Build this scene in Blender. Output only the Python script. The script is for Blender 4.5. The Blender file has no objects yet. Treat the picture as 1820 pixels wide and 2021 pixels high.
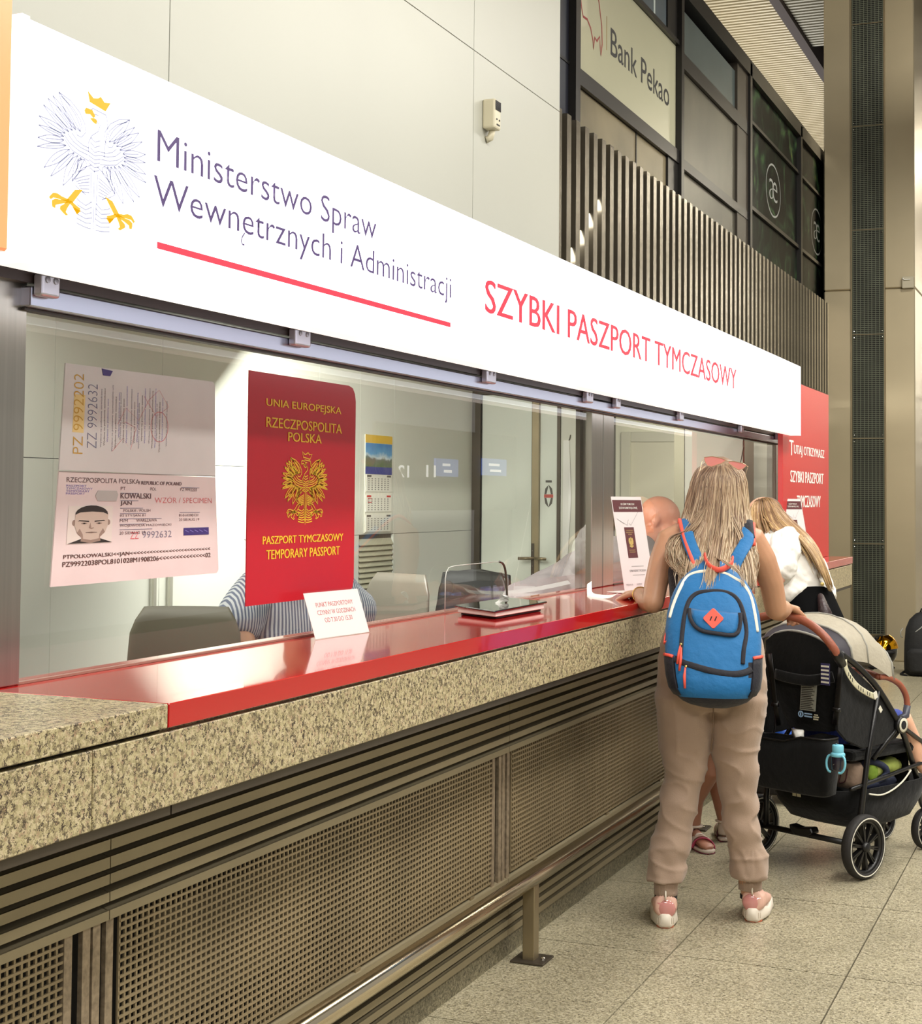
import bpy, bmesh, math, random
from mathutils import Vector, Matrix
V = Vector
random.seed(7)
SC = bpy.context.scene
COL = SC.collection
PI = math.pi

# ------------------------------------------------------------------ camera
F_, CX, CY, IW, IH = 3021.0, 933.4, 854.7, 1820.0, 2021.0
yaw, pit, rol = math.radians(22.38), math.radians(2.417), math.radians(0.489)
cf = V((-math.sin(yaw)*math.cos(pit), math.cos(yaw)*math.cos(pit), math.sin(pit)))
cr = V((math.cos(yaw), math.sin(yaw), 0)); cu = cr.cross(cf)
R_ = cr*math.cos(rol)+cu*math.sin(rol); U_ = cu*math.cos(rol)-cr*math.sin(rol)
cam = bpy.data.cameras.new('camera'); co = bpy.data.objects.new('camera', cam); COL.objects.link(co)
co.matrix_world = Matrix(((R_.x, U_.x, -cf.x, 0), (R_.y, U_.y, -cf.y, 0), (R_.z, U_.z, -cf.z, 1.5), (0, 0, 0, 1)))
cam.sensor_fit = 'HORIZONTAL'; cam.sensor_width = 36; cam.lens = F_*36/IW
cam.shift_x = (IW/2-CX)/IW; cam.shift_y = (CY-IH/2)/IW
cam.clip_start = 0.05; cam.clip_end = 200
SC.camera = co
SC.cycles.max_bounces = 10; SC.cycles.transparent_max_bounces = 16
# ------------------------------------------------------------------ world, exposure
w = bpy.data.worlds.new('hall_ambient'); SC.world = w; w.use_nodes = True
bg = w.node_tree.nodes['Background']; bg.inputs[0].default_value = (1.0, 0.965, 0.90, 1); bg.inputs[1].default_value = 0.40
SC.view_settings.view_transform = 'Standard'; SC.view_settings.look = 'None'
SC.view_settings.exposure = 0.0; SC.view_settings.gamma = 1; SC.view_settings.use_curve_mapping = False
# ------------------------------------------------------------------ lamps of the place, and added fill lights
def area(name, loc, rot, sx, sy, power, col=(1, 1, 1), spread=None):
    l = bpy.data.lights.new(name, 'AREA'); l.shape = 'RECTANGLE'; l.size = sx; l.size_y = sy
    l.energy = power; l.color = col
    if spread: l.spread = spread
    o = bpy.data.objects.new(name, l); COL.objects.link(o); o.location = loc; o.rotation_euler = rot
    o['kind'] = 'structure'
    return o
WARM = (1.0, 0.965, 0.895)
area('hall_lamp_and_fill', (0.6, 3.2, 4.9), (0, 0, 0), 0.5, 5.0, 245, WARM)
area('hall_lamp_and_fill', (2.6, 6.0, 4.9), (0, 0, 0), 0.5, 6.0, 275, WARM)
area('hall_lamp_and_fill', (0.4, 9.5, 4.9), (0, 0, 0), 0.5, 4.0, 230, WARM)
area('hall_lamp_and_fill', (1.0, -3.5, 4.6), (math.radians(25), 0, 0), 3.0, 1.0, 240, WARM)  # added behind the camera, tilted to light the column front
area('office_lamp_and_fill', (-3.0, 3.6, 2.36), (0, 0, 0), 1.2, 2.4, 38, (1, 0.985, 0.93))
area('office_lamp_and_fill', (-3.1, 6.7, 2.34), (math.radians(38), 0, 0), 1.3, 2.4, 125, (1, 0.985, 0.93))  # added fill, tilted to brighten the door partition
area('office_lamp_and_fill', (-3.0, 11.0, 2.36), (math.radians(25), 0, 0), 1.0, 1.4, 95, (1, 0.96, 0.86))

area('hall_lamp_and_fill', (0.3, 10.6, 6.2), (math.radians(38), 0, 0), 2.0, 0.8, 230, WARM)  # added fill aimed at the steel column; no known fixture
area('added_uplight', (-3.6, 19.0, 5.2), (math.radians(180), 0, 0), 1.0, 9.0, 90, WARM)  # added uplight that brightens the ceiling baffles from below; no known fixture
# ------------------------------------------------------------------ helpers
def s2l(c):
    return tuple(((v/255)/12.92 if v/255 <= 0.04045 else ((v/255+0.055)/1.055)**2.4) for v in c)
MATS = {}
def mat(name, col, rough=0.5, metal=0.0, var=0.0, vscale=20, bump=0.0, bscale=60, coat=0.0, emit=None, estr=0.0,
        aniso=0.0, sheen=0.0, stretch=None, trans=0.0, spec=0.5, alpha=1.0, objvar=0.0, sss=0.0):
    if name in MATS: return MATS[name]
    m = bpy.data.materials.new(name); m.use_nodes = True; nt = m.node_tree; N = nt.nodes; L = nt.links
    b = N['Principled BSDF']; c = s2l(col)
    b.inputs['Base Color'].default_value = (*c, 1); b.inputs['Roughness'].default_value = rough
    b.inputs['Metallic'].default_value = metal; b.inputs['Coat Weight'].default_value = coat
    b.inputs['Coat Roughness'].default_value = 0.03
    b.inputs['Specular IOR Level'].default_value = spec
    b.inputs['Anisotropic'].default_value = aniso; b.inputs['Sheen Weight'].default_value = sheen
    b.inputs['Transmission Weight'].default_value = trans; b.inputs['Alpha'].default_value = alpha
    if sss: b.inputs['Subsurface Weight'].default_value = sss; b.inputs['Subsurface Radius'].default_value = (0.02, 0.008, 0.004); b.inputs['Subsurface Scale'].default_value = 0.4
    if emit: b.inputs['Emission Color'].default_value = (*s2l(emit), 1); b.inputs['Emission Strength'].default_value = estr
    tc = N.new('ShaderNodeTexCoord'); src = tc.outputs['Object']
    if stretch:
        mp = N.new('ShaderNodeMapping'); mp.inputs['Scale'].default_value = stretch; L.new(src, mp.inputs[0]); src = mp.outputs[0]
    if var or objvar:
        nz = N.new('ShaderNodeTexNoise'); nz.inputs['Scale'].default_value = vscale; nz.inputs['Detail'].default_value = 4
        L.new(src, nz.inputs['Vector'])
        mr = N.new('ShaderNodeMapRange'); mr.inputs[1].default_value = 0.3; mr.inputs[2].default_value = 0.7
        mr.inputs[3].default_value = 1-var; mr.inputs[4].default_value = 1+var; L.new(nz.outputs[0], mr.inputs[0])
        f = mr.outputs[0]
        if objvar:
            oi = N.new('ShaderNodeObjectInfo'); m2 = N.new('ShaderNodeMapRange'); m2.inputs[3].default_value = 1-objvar; m2.inputs[4].default_value = 1+objvar
            L.new(oi.outputs['Random'], m2.inputs[0]); mm = N.new('ShaderNodeMath'); mm.operation = 'MULTIPLY'; L.new(f, mm.inputs[0]); L.new(m2.outputs[0], mm.inputs[1]); f = mm.outputs[0]
        vm = N.new('ShaderNodeVectorMath'); vm.operation = 'SCALE'; vm.inputs[0].default_value = c; L.new(f, vm.inputs['Scale'])
        L.new(vm.outputs[0], b.inputs['Base Color'])
    if bump:
        n2 = N.new('ShaderNodeTexNoise'); n2.inputs['Scale'].default_value = bscale; n2.inputs['Detail'].default_value = 3; L.new(src, n2.inputs['Vector'])
        bp = N.new('ShaderNodeBump'); bp.inputs['Strength'].default_value = bump; bp.inputs['Distance'].default_value = 0.01
        L.new(n2.outputs[0], bp.inputs['Height']); L.new(bp.outputs[0], b.inputs['Normal'])
    MATS[name] = m; return m
def granite(name, cols, scale, rough, objvar=0.0, dirt=0.0):
    """speckled stone: voronoi grains coloured at random"""
    m = bpy.data.materials.new(name); m.use_nodes = True; nt = m.node_tree; N = nt.nodes; L = nt.links
    b = N['Principled BSDF']; b.inputs['Roughness'].default_value = rough; b.inputs['Specular IOR Level'].default_value = 0.35
    tc = N.new('ShaderNodeTexCoord'); g = N.new('ShaderNodeNewGeometry')
    nz = N.new('ShaderNodeTexNoise'); nz.inputs['Scale'].default_value = scale*1.5; nz.inputs['Detail'].default_value = 2
    L.new(g.outputs['Position'], nz.inputs['Vector'])
    ad = N.new('ShaderNodeVectorMath'); ad.operation = 'MULTIPLY_ADD'; ad.inputs[1].default_value = (0.02, 0.02, 0.02)
    L.new(nz.outputs['Color'], ad.inputs[0]); L.new(g.outputs['Position'], ad.inputs[2])
    vo = N.new('ShaderNodeTexVoronoi'); vo.inputs['Scale'].default_value = scale; L.new(ad.outputs[0], vo.inputs['Vector'])
    sp = N.new('ShaderNodeSeparateColor'); L.new(vo.outputs['Color'], sp.inputs[0])
    cr_ = N.new('ShaderNodeValToRGB'); e = cr_.color_ramp.elements; cr_.color_ramp.interpolation = 'LINEAR'
    n = len(cols)
    while len(e) < n: e.new(0.5)
    for i, (p, c) in enumerate(cols): e[i].position = p; e[i].color = (*s2l(c), 1)
    L.new(sp.outputs[0], cr_.inputs[0])
    n3 = N.new('ShaderNodeTexNoise'); n3.inputs['Scale'].default_value = 3.0; n3.inputs['Detail'].default_value = 6; L.new(g.outputs['Position'], n3.inputs['Vector'])
    mr = N.new('ShaderNodeMapRange'); mr.inputs[1].default_value = 0.3; mr.inputs[2].default_value = 0.7; mr.inputs[3].default_value = 1-dirt; mr.inputs[4].default_value = 1+dirt*0.4; L.new(n3.outputs[0], mr.inputs[0])
    oi = N.new('ShaderNodeObjectInfo'); m2 = N.new('ShaderNodeMapRange'); m2.inputs[3].default_value = 1-objvar; m2.inputs[4].default_value = 1+objvar; L.new(oi.outputs['Random'], m2.inputs[0])
    mm = N.new('ShaderNodeMath'); mm.operation = 'MULTIPLY'; L.new(mr.outputs[0], mm.inputs[0]); L.new(m2.outputs[0], mm.inputs[1])
    vm = N.new('ShaderNodeVectorMath'); vm.operation = 'SCALE'; L.new(cr_.outputs[0], vm.inputs[0]); L.new(mm.outputs[0], vm.inputs['Scale'])
    L.new(vm.outputs[0], b.inputs['Base Color'])
    MATS[name] = m; return m
def glassmat(name, tint=(0.97, 0.985, 0.97), refl=1.0, ior=1.45, rough=0.0):
    m = bpy.data.materials.new(name); m.use_nodes = True; nt = m.node_tree; N = nt.nodes; L = nt.links
    N.remove(N['Principled BSDF']); out = N['Material Output']
    tr = N.new('ShaderNodeBsdfTransparent'); tr.inputs[0].default_value = (*tint, 1)
    gl = N.new('ShaderNodeBsdfGlossy'); gl.inputs['Roughness'].default_value = rough; gl.inputs[0].default_value = (1, 1, 1, 1)
    fr = N.new('ShaderNodeFresnel'); fr.inputs[0].default_value = ior
    mu = N.new('ShaderNodeMath'); mu.operation = 'MULTIPLY'; mu.inputs[1].default_value = refl; mu.use_clamp = True; L.new(fr.outputs[0], mu.inputs[0])
    ge = N.new('ShaderNodeNewGeometry'); iv = N.new('ShaderNodeMath'); iv.operation = 'SUBTRACT'; iv.inputs[0].default_value = 1; L.new(ge.outputs['Backfacing'], iv.inputs[1])
    m3 = N.new('ShaderNodeMath'); m3.operation = 'MULTIPLY'; L.new(mu.outputs[0], m3.inputs[0]); L.new(iv.outputs[0], m3.inputs[1]); mu = m3
    mx = N.new('ShaderNodeMixShader'); L.new(mu.outputs[0], mx.inputs[0]); L.new(tr.outputs[0], mx.inputs[1]); L.new(gl.outputs[0], mx.inputs[2])
    L.new(mx.outputs[0], out.inputs[0]); MATS[name] = m; return m
def emitmat(name, col, s):
    m = bpy.data.materials.new(name); m.use_nodes = True; nt = m.node_tree; N = nt.nodes; L = nt.links
    b = N['Principled BSDF']; c = s2l(col); b.inputs['Base Color'].default_value = (*c, 1); b.inputs['Roughness'].default_value = 0.25
    b.inputs['Emission Color'].default_value = (*c, 1); b.inputs['Emission Strength'].default_value = s
    MATS[name] = m; return m

WM = {}   # world matrix of every thing, kept by hand
def thing(name, label, cat, loc=(0, 0, 0), rotz=0.0, group=None, kind=None):
    o = bpy.data.objects.new(name, None); COL.objects.link(o); o.location = loc; o.rotation_euler = (0, 0, rotz)
    o.empty_display_size = 0.1
    o['label'] = label; o['category'] = cat
    if group: o['group'] = group
    if kind: o['kind'] = kind
    WM[o.name] = Matrix.Translation(V(loc)) @ Matrix.Rotation(rotz, 4, 'Z'); return o
def tag(o, label, cat, group=None):
    o['label'] = label; o['category'] = cat
    if group: o['group'] = group
    return o
def link(name, me, m, parent=None, world=True, smooth=False, bevel=0.0, kind=None, label=None, seg=1):
    if m is not None and not me.materials:
        if isinstance(m, (list, tuple)):
            for q in m: me.materials.append(q)
        else: me.materials.append(m)
    o = bpy.data.objects.new(name, me); COL.objects.link(o)
    if parent is not None:
        P = WM[parent.name]; o.parent = parent; WM[o.name] = P.copy()
        if world: me.transform(P.inverted())
    else:
        vs = me.vertices
        if len(vs):
            mn = [min(v.co[i] for v in vs) for i in range(3)]; mx = [max(v.co[i] for v in vs) for i in range(3)]
            c = V(((mn[0]+mx[0])/2, (mn[1]+mx[1])/2, mn[2])); me.transform(Matrix.Translation(-c)); o.location = c
            WM[o.name] = Matrix.Translation(c)
        else: WM[o.name] = Matrix()
    if smooth:
        for p in me.polygons: p.use_smooth = True
    if bevel:
        b = o.modifiers.new('bevel', 'BEVEL'); b.width = bevel; b.segments = seg; b.limit_method = 'ANGLE'
    if kind: o['kind'] = kind
    if label: o['label'] = label
    return o
class MB:
    def __init__(s): s.v = []; s.f = []; s.mi = []; s.m = 0
    def add(s, vs, fs):
        n = len(s.v); s.v += [tuple(q) for q in vs]
        for f in fs: s.f.append([i+n for i in f]); s.mi.append(s.m)
        return s
    def box(s, a, b):
        x0, x1 = sorted((a[0], b[0])); y0, y1 = sorted((a[1], b[1])); z0, z1 = sorted((a[2], b[2]))
        return s.add([(x0, y0, z0), (x1, y0, z0), (x1, y1, z0), (x0, y1, z0), (x0, y0, z1), (x1, y0, z1), (x1, y1, z1), (x0, y1, z1)],
                     [(0, 3, 2, 1), (4, 5, 6, 7), (0, 1, 5, 4), (1, 2, 6, 5), (2, 3, 7, 6), (3, 0, 4, 7)])
    def obox(s, c, ax, ay, az):
        """box from centre and three half-axis vectors"""
        c, ax, ay, az = V(c), V(ax), V(ay), V(az)
        vs = [c+ax*i+ay*j+az*k for k in (-1, 1) for i, j in ((-1, -1), (1, -1), (1, 1), (-1, 1))]
        return s.add(vs, [(0, 3, 2, 1), (4, 5, 6, 7), (0, 1, 5, 4), (1, 2, 6, 5), (2, 3, 7, 6), (3, 0, 4, 7)])
    def quad(s, *p): return s.add(p, [tuple(range(len(p)))])
    def rings(s, rg, cap=True, closed=False):
        n = len(rg[0]); base = len(s.v); vs = [p for r in rg for p in r]; fs = []
        k = len(rg)
        for i in range(k if closed else k-1):
            for j in range(n):
                a = i*n+j; b = i*n+(j+1) % n; a2 = ((i+1) % k)*n+j; b2 = ((i+1) % k)*n+(j+1) % n
                fs.append((a, b, b2, a2))
        if cap and not closed: fs.append(tuple(range(n))[::-1]); fs.append(tuple((k-1)*n+j for j in range(n)))
        return s.add(vs, fs)
    def tube(s, path, r, n=10, closed=False, flat=1.0, ref=None, cap=True):
        """round (or flattened) tube through path; r a number or one per point"""
        P = [V(p) for p in path]; k = len(P); rr = r if isinstance(r, (list, tuple)) else [r]*k
        rg = []; prev = None
        for i in range(k):
            if closed: t = P[(i+1) % k]-P[i-1]
            else: t = P[min(i+1, k-1)]-P[max(i-1, 0)]
            t = t.normalized() if t.length > 1e-9 else V((0, 0, 1))
            if prev is None:
                a = V(ref) if ref else (V((0, 0, 1)) if abs(t.z) < 0.9 else V((1, 0, 0)))
            else: a = prev
            a = (a-t*a.dot(t)); a = a.normalized() if a.length > 1e-6 else t.orthogonal().normalized()
            prev = a; b = t.cross(a)
            ra = rr[i] if not isinstance(rr[i], tuple) else rr[i][0]; rb = ra*flat if not isinstance(rr[i], tuple) else rr[i][1]
            rg.append([P[i]+a*math.cos(2*PI*j/n)*ra+b*math.sin(2*PI*j/n)*rb for j in range(n)])
        return s.rings(rg, cap=cap, closed=closed)
    def lathe(s, prof, c, ax=(0, 0, 1), n=24, cap=True):
        """profile [(radius, height)] about an axis through c"""
        a = V(ax).normalized(); u = a.orthogonal().normalized(); v = a.cross(u); c = V(c)
        return s.rings([[c+a*h+(u*math.cos(2*PI*j/n)+v*math.sin(2*PI*j/n))*r for j in range(n)] for r, h in prof], cap=cap)
    def prism(s, poly, O, U, Vv, N, t):
        """2-D polygon in the U,V plane at O, extruded t along N"""
        O, U, Vv, N = V(O), V(U), V(Vv), V(N); n = len(poly)
        a = [O+U*p[0]+Vv*p[1] for p in poly]; b = [q+N*t for q in a]
        return s.add(a+b, [tuple(range(n))[::-1], tuple(range(n, 2*n))]+[(i, (i+1) % n, n+(i+1) % n, n+i) for i in range(n)])
    def ball(s, c, r, n=12, m=8, sc=(1, 1, 1), rot=None):
        c = V(c); rg = []
        for i in range(m+1):
            t = PI*i/m; rr = max(math.sin(t), 1e-3)
            ring = []
            for j in range(n):
                p = V((math.cos(2*PI*j/n)*rr*r*sc[0], math.sin(2*PI*j/n)*rr*r*sc[1], -math.cos(t)*r*sc[2]))
                if rot is not None: p = rot @ p
                ring.append(c+p)
            rg.append(ring)
        return s.rings(rg)
    def ribbon(s, pts, w, O, U, Vv, N, off=0.0, closed=False):
        """flat drawn stroke of width w through 2-D points, lying on a plane"""
        O, U, Vv, N = V(O), V(U), V(Vv), V(N); k = len(pts)
        L_ = []; R2 = []
        for i in range(k):
            if closed: a, b = pts[i-1], pts[(i+1) % k]
            else: a, b = pts[max(i-1, 0)], pts[min(i+1, k-1)]
            dx, dy = b[0]-a[0], b[1]-a[1]; l = math.hypot(dx, dy) or 1; nx, ny = -dy/l*w/2, dx/l*w/2
            L_.append(O+U*(pts[i][0]+nx)+Vv*(pts[i][1]+ny)+N*off); R2.append(O+U*(pts[i][0]-nx)+Vv*(pts[i][1]-ny)+N*off)
        n0 = len(L_); fs = [(i, n0+i, n0+i+1, i+1) for i in range(n0-1)]
        if closed: fs.append((n0-1, 2*n0-1, n0, 0))
        return s.add(L_+R2, fs)
    def mesh(s, name='m'):
        me = bpy.data.meshes.new(name); me.from_pydata(s.v, [], s.f); me.update()
        if any(s.mi):
            for p, i in zip(me.polygons, s.mi): p.material_index = i
        return me
    def build(s, name, m, parent=None, **k):
        return link(name, s.mesh(name), m, parent, **k)
def bx(name, a, b, m, parent=None, **k): return MB().box(a, b).build(name, m, parent, **k)
def struct(o): o['kind'] = 'structure'; return o
def copyparts(o, parent=None):
    c = o.copy(); COL.objects.link(c); WM[c.name] = (WM[parent.name] if parent else WM[o.name]).copy()
    if parent: c.parent = parent
    for ch in list(o.children): copyparts(ch, c)
    return c

def text(name, s, O, U, Vv, w, h, m, parent, offset=0.0, off=0.001, res=3, shear=0.0, kind=None, spacing=1.0, lsp=None, align='LEFT', bold=0.0):
    """flat lettering: body s fitted into w x h (h None keeps proportions) with its lower left corner at O"""
    cu_ = bpy.data.curves.new(name, 'FONT'); cu_.body = s; cu_.size = 1; cu_.resolution_u = res; cu_.offset = offset; cu_.shear = shear
    cu_.space_character = spacing; cu_.align_x = align
    if lsp: cu_.space_line = lsp
    o = bpy.data.objects.new(name, cu_); COL.objects.link(o)
    dg = bpy.context.evaluated_depsgraph_get(); me = bpy.data.meshes.new_from_object(o.evaluated_get(dg))
    bpy.data.objects.remove(o); bpy.data.curves.remove(cu_)
    xs = [v.co.x for v in me.vertices]; ys = [v.co.y for v in me.vertices]
    x0, x1, y0, y1 = min(xs), max(xs), min(ys), max(ys)
    sx = w/(x1-x0); sy = (h/(y1-y0)) if h else sx
    O, U, Vv = V(O), V(U).normalized(), V(Vv).normalized(); N = U.cross(Vv)
    for v in me.vertices: v.co = O+U*((v.co.x-x0)*sx)+Vv*((v.co.y-y0)*sy)+N*off
    me.materials.clear()
    if bold:
        bm = bmesh.new(); bm.from_mesh(me); g = list(bm.faces)
        for k, d in enumerate((-bold, bold)):
            r = bmesh.ops.duplicate(bm, geom=g)
            for v in [q for q in r['geom'] if isinstance(q, bmesh.types.BMVert)]: v.co += U*d+N*.00012*(k+1)
        bm.to_mesh(me); bm.free()
    return link(name, me, m, parent, kind=kind)

YU, ZU, XU = V((0, 1, 0)), V((0, 0, 1)), V((1, 0, 0))
# ------------------------------------------------------------------ materials
M_beige = mat('beige_panel', (188, 188, 176), 0.42, var=0.02, vscale=1.2)
M_joint = mat('dark_joint', (70, 66, 58), 0.8)
M_white = mat('office_white', (226, 227, 214), 0.35, var=0.01, vscale=2)
M_offwall = mat('office_wall', (222, 221, 205), 0.5, var=0.015, vscale=2)
M_milk = mat('milky_glass', (232, 236, 222), 0.25, coat=0.2)
M_bronze = mat('bronze_metal', (150, 136, 108), 0.35, metal=0.7, var=0.08, vscale=6)
M_darkmet = mat('dark_frame_metal', (84, 76, 66), 0.4, metal=0.6, var=0.1, vscale=8)
M_steel = mat('brushed_steel', (185, 180, 170), 0.28, metal=1.0, var=0.06, vscale=3, stretch=(40, 40, 0.6), aniso=0.3)
M_colsteel = mat('column_steel', (190, 176, 146), 0.30, metal=0.55, var=0.06, vscale=1.3, stretch=(1.0, 1.0, 1.2), bump=0.25, bscale=1.1)
M_rail = mat('aluminium_rail', (176, 180, 196), 0.25, metal=0.85)
M_black = mat('black_void', (18, 16, 14), 0.7)
M_blackmet = mat('black_gloss_metal', (58, 55, 52), 0.22, metal=0.8, var=0.1, vscale=4)
M_slat = mat('louvre_metal', (158, 146, 118), 0.42, metal=0.45, var=0.07, vscale=5, stretch=(3, 0.6, 3))
M_mesh = mat('woven_mesh_metal', (150, 134, 104), 0.45, metal=0.4, var=0.15, vscale=3)
M_red = mat('red_gloss', (186, 24, 24), 0.10, coat=0.45, spec=0.5)
M_redpanel = mat('red_vinyl', (196, 40, 38), 0.35)
M_print_white = mat('white_print', (240, 238, 230), 0.5)
M_black_print = mat('black_print', (26, 24, 24), 0.5)
M_glass = glassmat('window_glass', (0.97, 0.985, 0.975), 1.0, 1.5)
M_acryl = glassmat('acrylic', (0.985, 0.99, 0.985), 1.0, 1.45)
M_chrome = mat('chrome', (215, 212, 205), 0.12, metal=1.0)
G_counter = granite('granite_counter', [(0.0, (62, 52, 46)), (0.16, (96, 84, 66)), (0.34, (150, 138, 104)), (0.62, (186, 174, 132)), (0.85, (206, 192, 158)), (1.0, (168, 140, 112))], 175, 0.35, 0.0, 0.06)
G_floor = granite('granite_floor', [(0.0, (38, 34, 26)), (0.20, (88, 80, 62)), (0.38, (152, 144, 116)), (0.7, (188, 179, 150)), (1.0, (212, 203, 178))], 290, 0.33, 0.05, 0.14)
G_plinth = granite('granite_plinth', [(0.0, (50, 46, 38)), (0.3, (96, 90, 70)), (0.7, (136, 128, 102)), (1.0, (160, 150, 124))], 230, 0.5, 0.0, 0.2)

# ------------------------------------------------------------------ floor
fl = struct(bx('floor', (-6, -4.5, -0.08), (6.5, 27, -0.006), mat('grout', (66, 58, 42), 0.8)))
tx, ty = 0.5715, 0.8705
tm = MB().box((-tx/2+0.0024, -ty/2+0.0024, -0.0055), (tx/2-0.0024, ty/2-0.0024, 0.0)).mesh('tile'); tm.materials.append(G_floor)
for i in range(-1, 9):
    for j in range(-3, 22):
        if len([1 for c in fl.children]) >= 298: break
        o = bpy.data.objects.new('tile', tm); COL.objects.link(o); o.parent = fl
        o.location = V((-1.333+tx*(i+0.5), 4.984+ty*(j-5+0.5), 0))-fl.location
        if o.location.x+fl.location.x < -1.83: o.scale.x = 1
# far and outlying paving, past the counted tiles
mb = MB()
for i in range(-1, 9):
    for j in range(22, 26):
        x = -1.333+tx*(i+0.5); y = 4.984+ty*(j-5+0.5)
        mb.box((x-tx/2+.0016, y-ty/2+.0016, -.0055), (x+tx/2-.0016, y+ty/2-.0016, 0))
o = mb.build('far_paving', G_floor, fl); o['kind'] = 'stuff'

# ------------------------------------------------------------------ upper left wall of beige panels
wl = struct(bx('wall_left', (-2.45, -4.5, 2.2), (-2.325, 6.600, 6.6), M_joint))
ys = [-2.962, -0.829, 1.304, 3.430, 5.563, 6.604]
for a, b in zip(ys, ys[1:]):
    for z0, z1 in ((1.98, 3.279), (3.279, 4.62), (4.62, 6.0)):
        bx('panel', (-2.325, a+0.002, z0+0.002), (-2.30, b-0.002, z1-0.002), M_beige, wl)
det = thing('motion_detector', 'small cream motion detector with dark lens on beige wall panel', 'sensor', (-2.30, 5.69, 2.93))
b_ = MB(); b_.box((-2.30, 5.655, 2.985), (-2.245, 5.725, 3.105)); b_.build('housing', mat('cream_plastic', (214, 206, 178), 0.4), det, bevel=0.008, seg=2)
bx('lens', (-2.2455, 5.662, 3.06), (-2.243, 5.718, 3.098), mat('dark_lens', (30, 26, 26), 0.15), det)
MB().tube([(-2.27, 5.70, 2.99), (-2.285, 5.705, 2.955), (-2.30, 5.70, 2.95)], [.012, .016, .016], 8).build('swivel_arm', mat('cream_plastic', (0, 0, 0)), det, smooth=True)
MB().box((-2.2445, 5.672, 3.02), (-2.2425, 5.680, 3.026)).box((-2.2445, 5.700, 3.02), (-2.2425, 5.708, 3.026)).box((-2.2445, 5.675, 3.000), (-2.2425, 5.706, 3.005)).build('marking', M_black_print, det)

# ------------------------------------------------------------------ ceiling of baffles
ce = struct(bx('ceiling', (-7, -5, 6.75), (6, 28, 6.85), mat('ceiling_dark', (42, 38, 34), 0.9)))
M_baf = mat('ceiling_baffle', (205, 192, 160), 0.4, var=0.04, vscale=2)
bm1 = MB().box((-6.2, -0.022, 6.6), (-3.09, 0.022, 6.70)).mesh('baffle'); bm1.materials.append(M_baf)
bm2 = MB().box((-2.98, -0.022, 6.6), (-2.0, 0.022, 6.70)).mesh('baffle'); bm2.materials.append(mat('ceiling_baffle_grey', (150, 146, 130), 0.45))
for k in range(112):
    for q in (bm1, bm2):
        if q is bm2 and k > 42: continue
        o = bpy.data.objects.new('baffle', q); COL.objects.link(o); o.parent = ce; o.location = V((0, 13.2+0.094*k, 0))-ce.location
bx('beam', (-3.085, 6.0, 6.55), (-2.985, 27, 6.75), mat('beam_brown', (48, 34, 34), 0.7), ce)
mb = MB()
for k in range(60): mb.box((-2.2, -4+0.3*k, 6.6), (5.5, -3.93+0.3*k, 6.7))
o = mb.build('baffle_field', M_baf, ce); o['kind'] = 'stuff'

# ------------------------------------------------------------------ dark glazed bank front above the slatted screen
wr = struct(bx('wall_back_front', (-2.75, 6.62, 2.44), (-2.62, 27, 4.90), mat('facade_core', (34, 33, 32), 0.6)))
wr.name = 'wall_facade'
ff = thing('bank_facade', 'dark framed glazed bank front with lettered panel above the slatted screen', 'facade', (-2.55, 11, 2.5))
fm = mat('facade_frame', (40, 38, 36), 0.35, metal=0.5)
for y0, y1 in ((7.40, 7.475), (9.535, 9.60), (11.62, 11.69), (13.76, 13.83), (15.9, 15.97), (18.0, 18.07)):
    bx('mullion', (-2.62, y0, 3.41), (-2.49, y1, 4.88), fm, ff)
for (z0, z1, y0, y1) in ((3.66, 3.745, 7.475, 9.535), (4.43, 4.46, 7.475, 9.535), (3.65, 3.715, 9.60, 11.62), (4.31, 4.41, 9.60, 11.62),
                         (3.76, 3.79, 11.69, 13.76), (4.435, 4.46, 11.69, 13.76), (3.76, 3.79, 13.83, 15.9), (4.435, 4.46, 13.83, 15.9)):
    bx('transom', (-2.62, y0, z0), (-2.505, y1, z1), fm, ff)
bx('top_beam', (-2.62, 6.62, 4.78), (-2.49, 19, 4.90), fm, ff)
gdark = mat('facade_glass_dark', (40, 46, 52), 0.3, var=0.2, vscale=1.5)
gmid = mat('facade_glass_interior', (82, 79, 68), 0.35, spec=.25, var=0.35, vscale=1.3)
def pane(y0, y1, z0, z1, m, lab=None):
    o = bx('pane', (-2.60, y0+.003, z0+.003), (-2.53, y1-.003, z1-.003), m, ff)
    if lab: o['label'] = lab
    return o
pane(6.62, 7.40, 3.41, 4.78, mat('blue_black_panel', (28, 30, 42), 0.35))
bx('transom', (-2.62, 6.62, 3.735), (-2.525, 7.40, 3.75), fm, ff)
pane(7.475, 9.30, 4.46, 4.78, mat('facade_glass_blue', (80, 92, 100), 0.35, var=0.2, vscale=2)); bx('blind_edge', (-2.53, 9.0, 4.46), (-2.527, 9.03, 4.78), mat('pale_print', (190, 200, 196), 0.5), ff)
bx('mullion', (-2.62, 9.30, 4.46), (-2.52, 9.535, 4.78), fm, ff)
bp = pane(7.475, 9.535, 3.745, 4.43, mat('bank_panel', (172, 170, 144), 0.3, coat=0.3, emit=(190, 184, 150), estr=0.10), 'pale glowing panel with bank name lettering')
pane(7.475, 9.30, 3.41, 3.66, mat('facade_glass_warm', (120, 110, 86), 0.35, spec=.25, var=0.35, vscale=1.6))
bx('mullion', (-2.62, 8.62, 3.41), (-2.525, 8.635, 3.66), fm, ff); bx('mullion', (-2.62, 9.30, 3.41), (-2.515, 9.535, 3.66), fm, ff)
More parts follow.
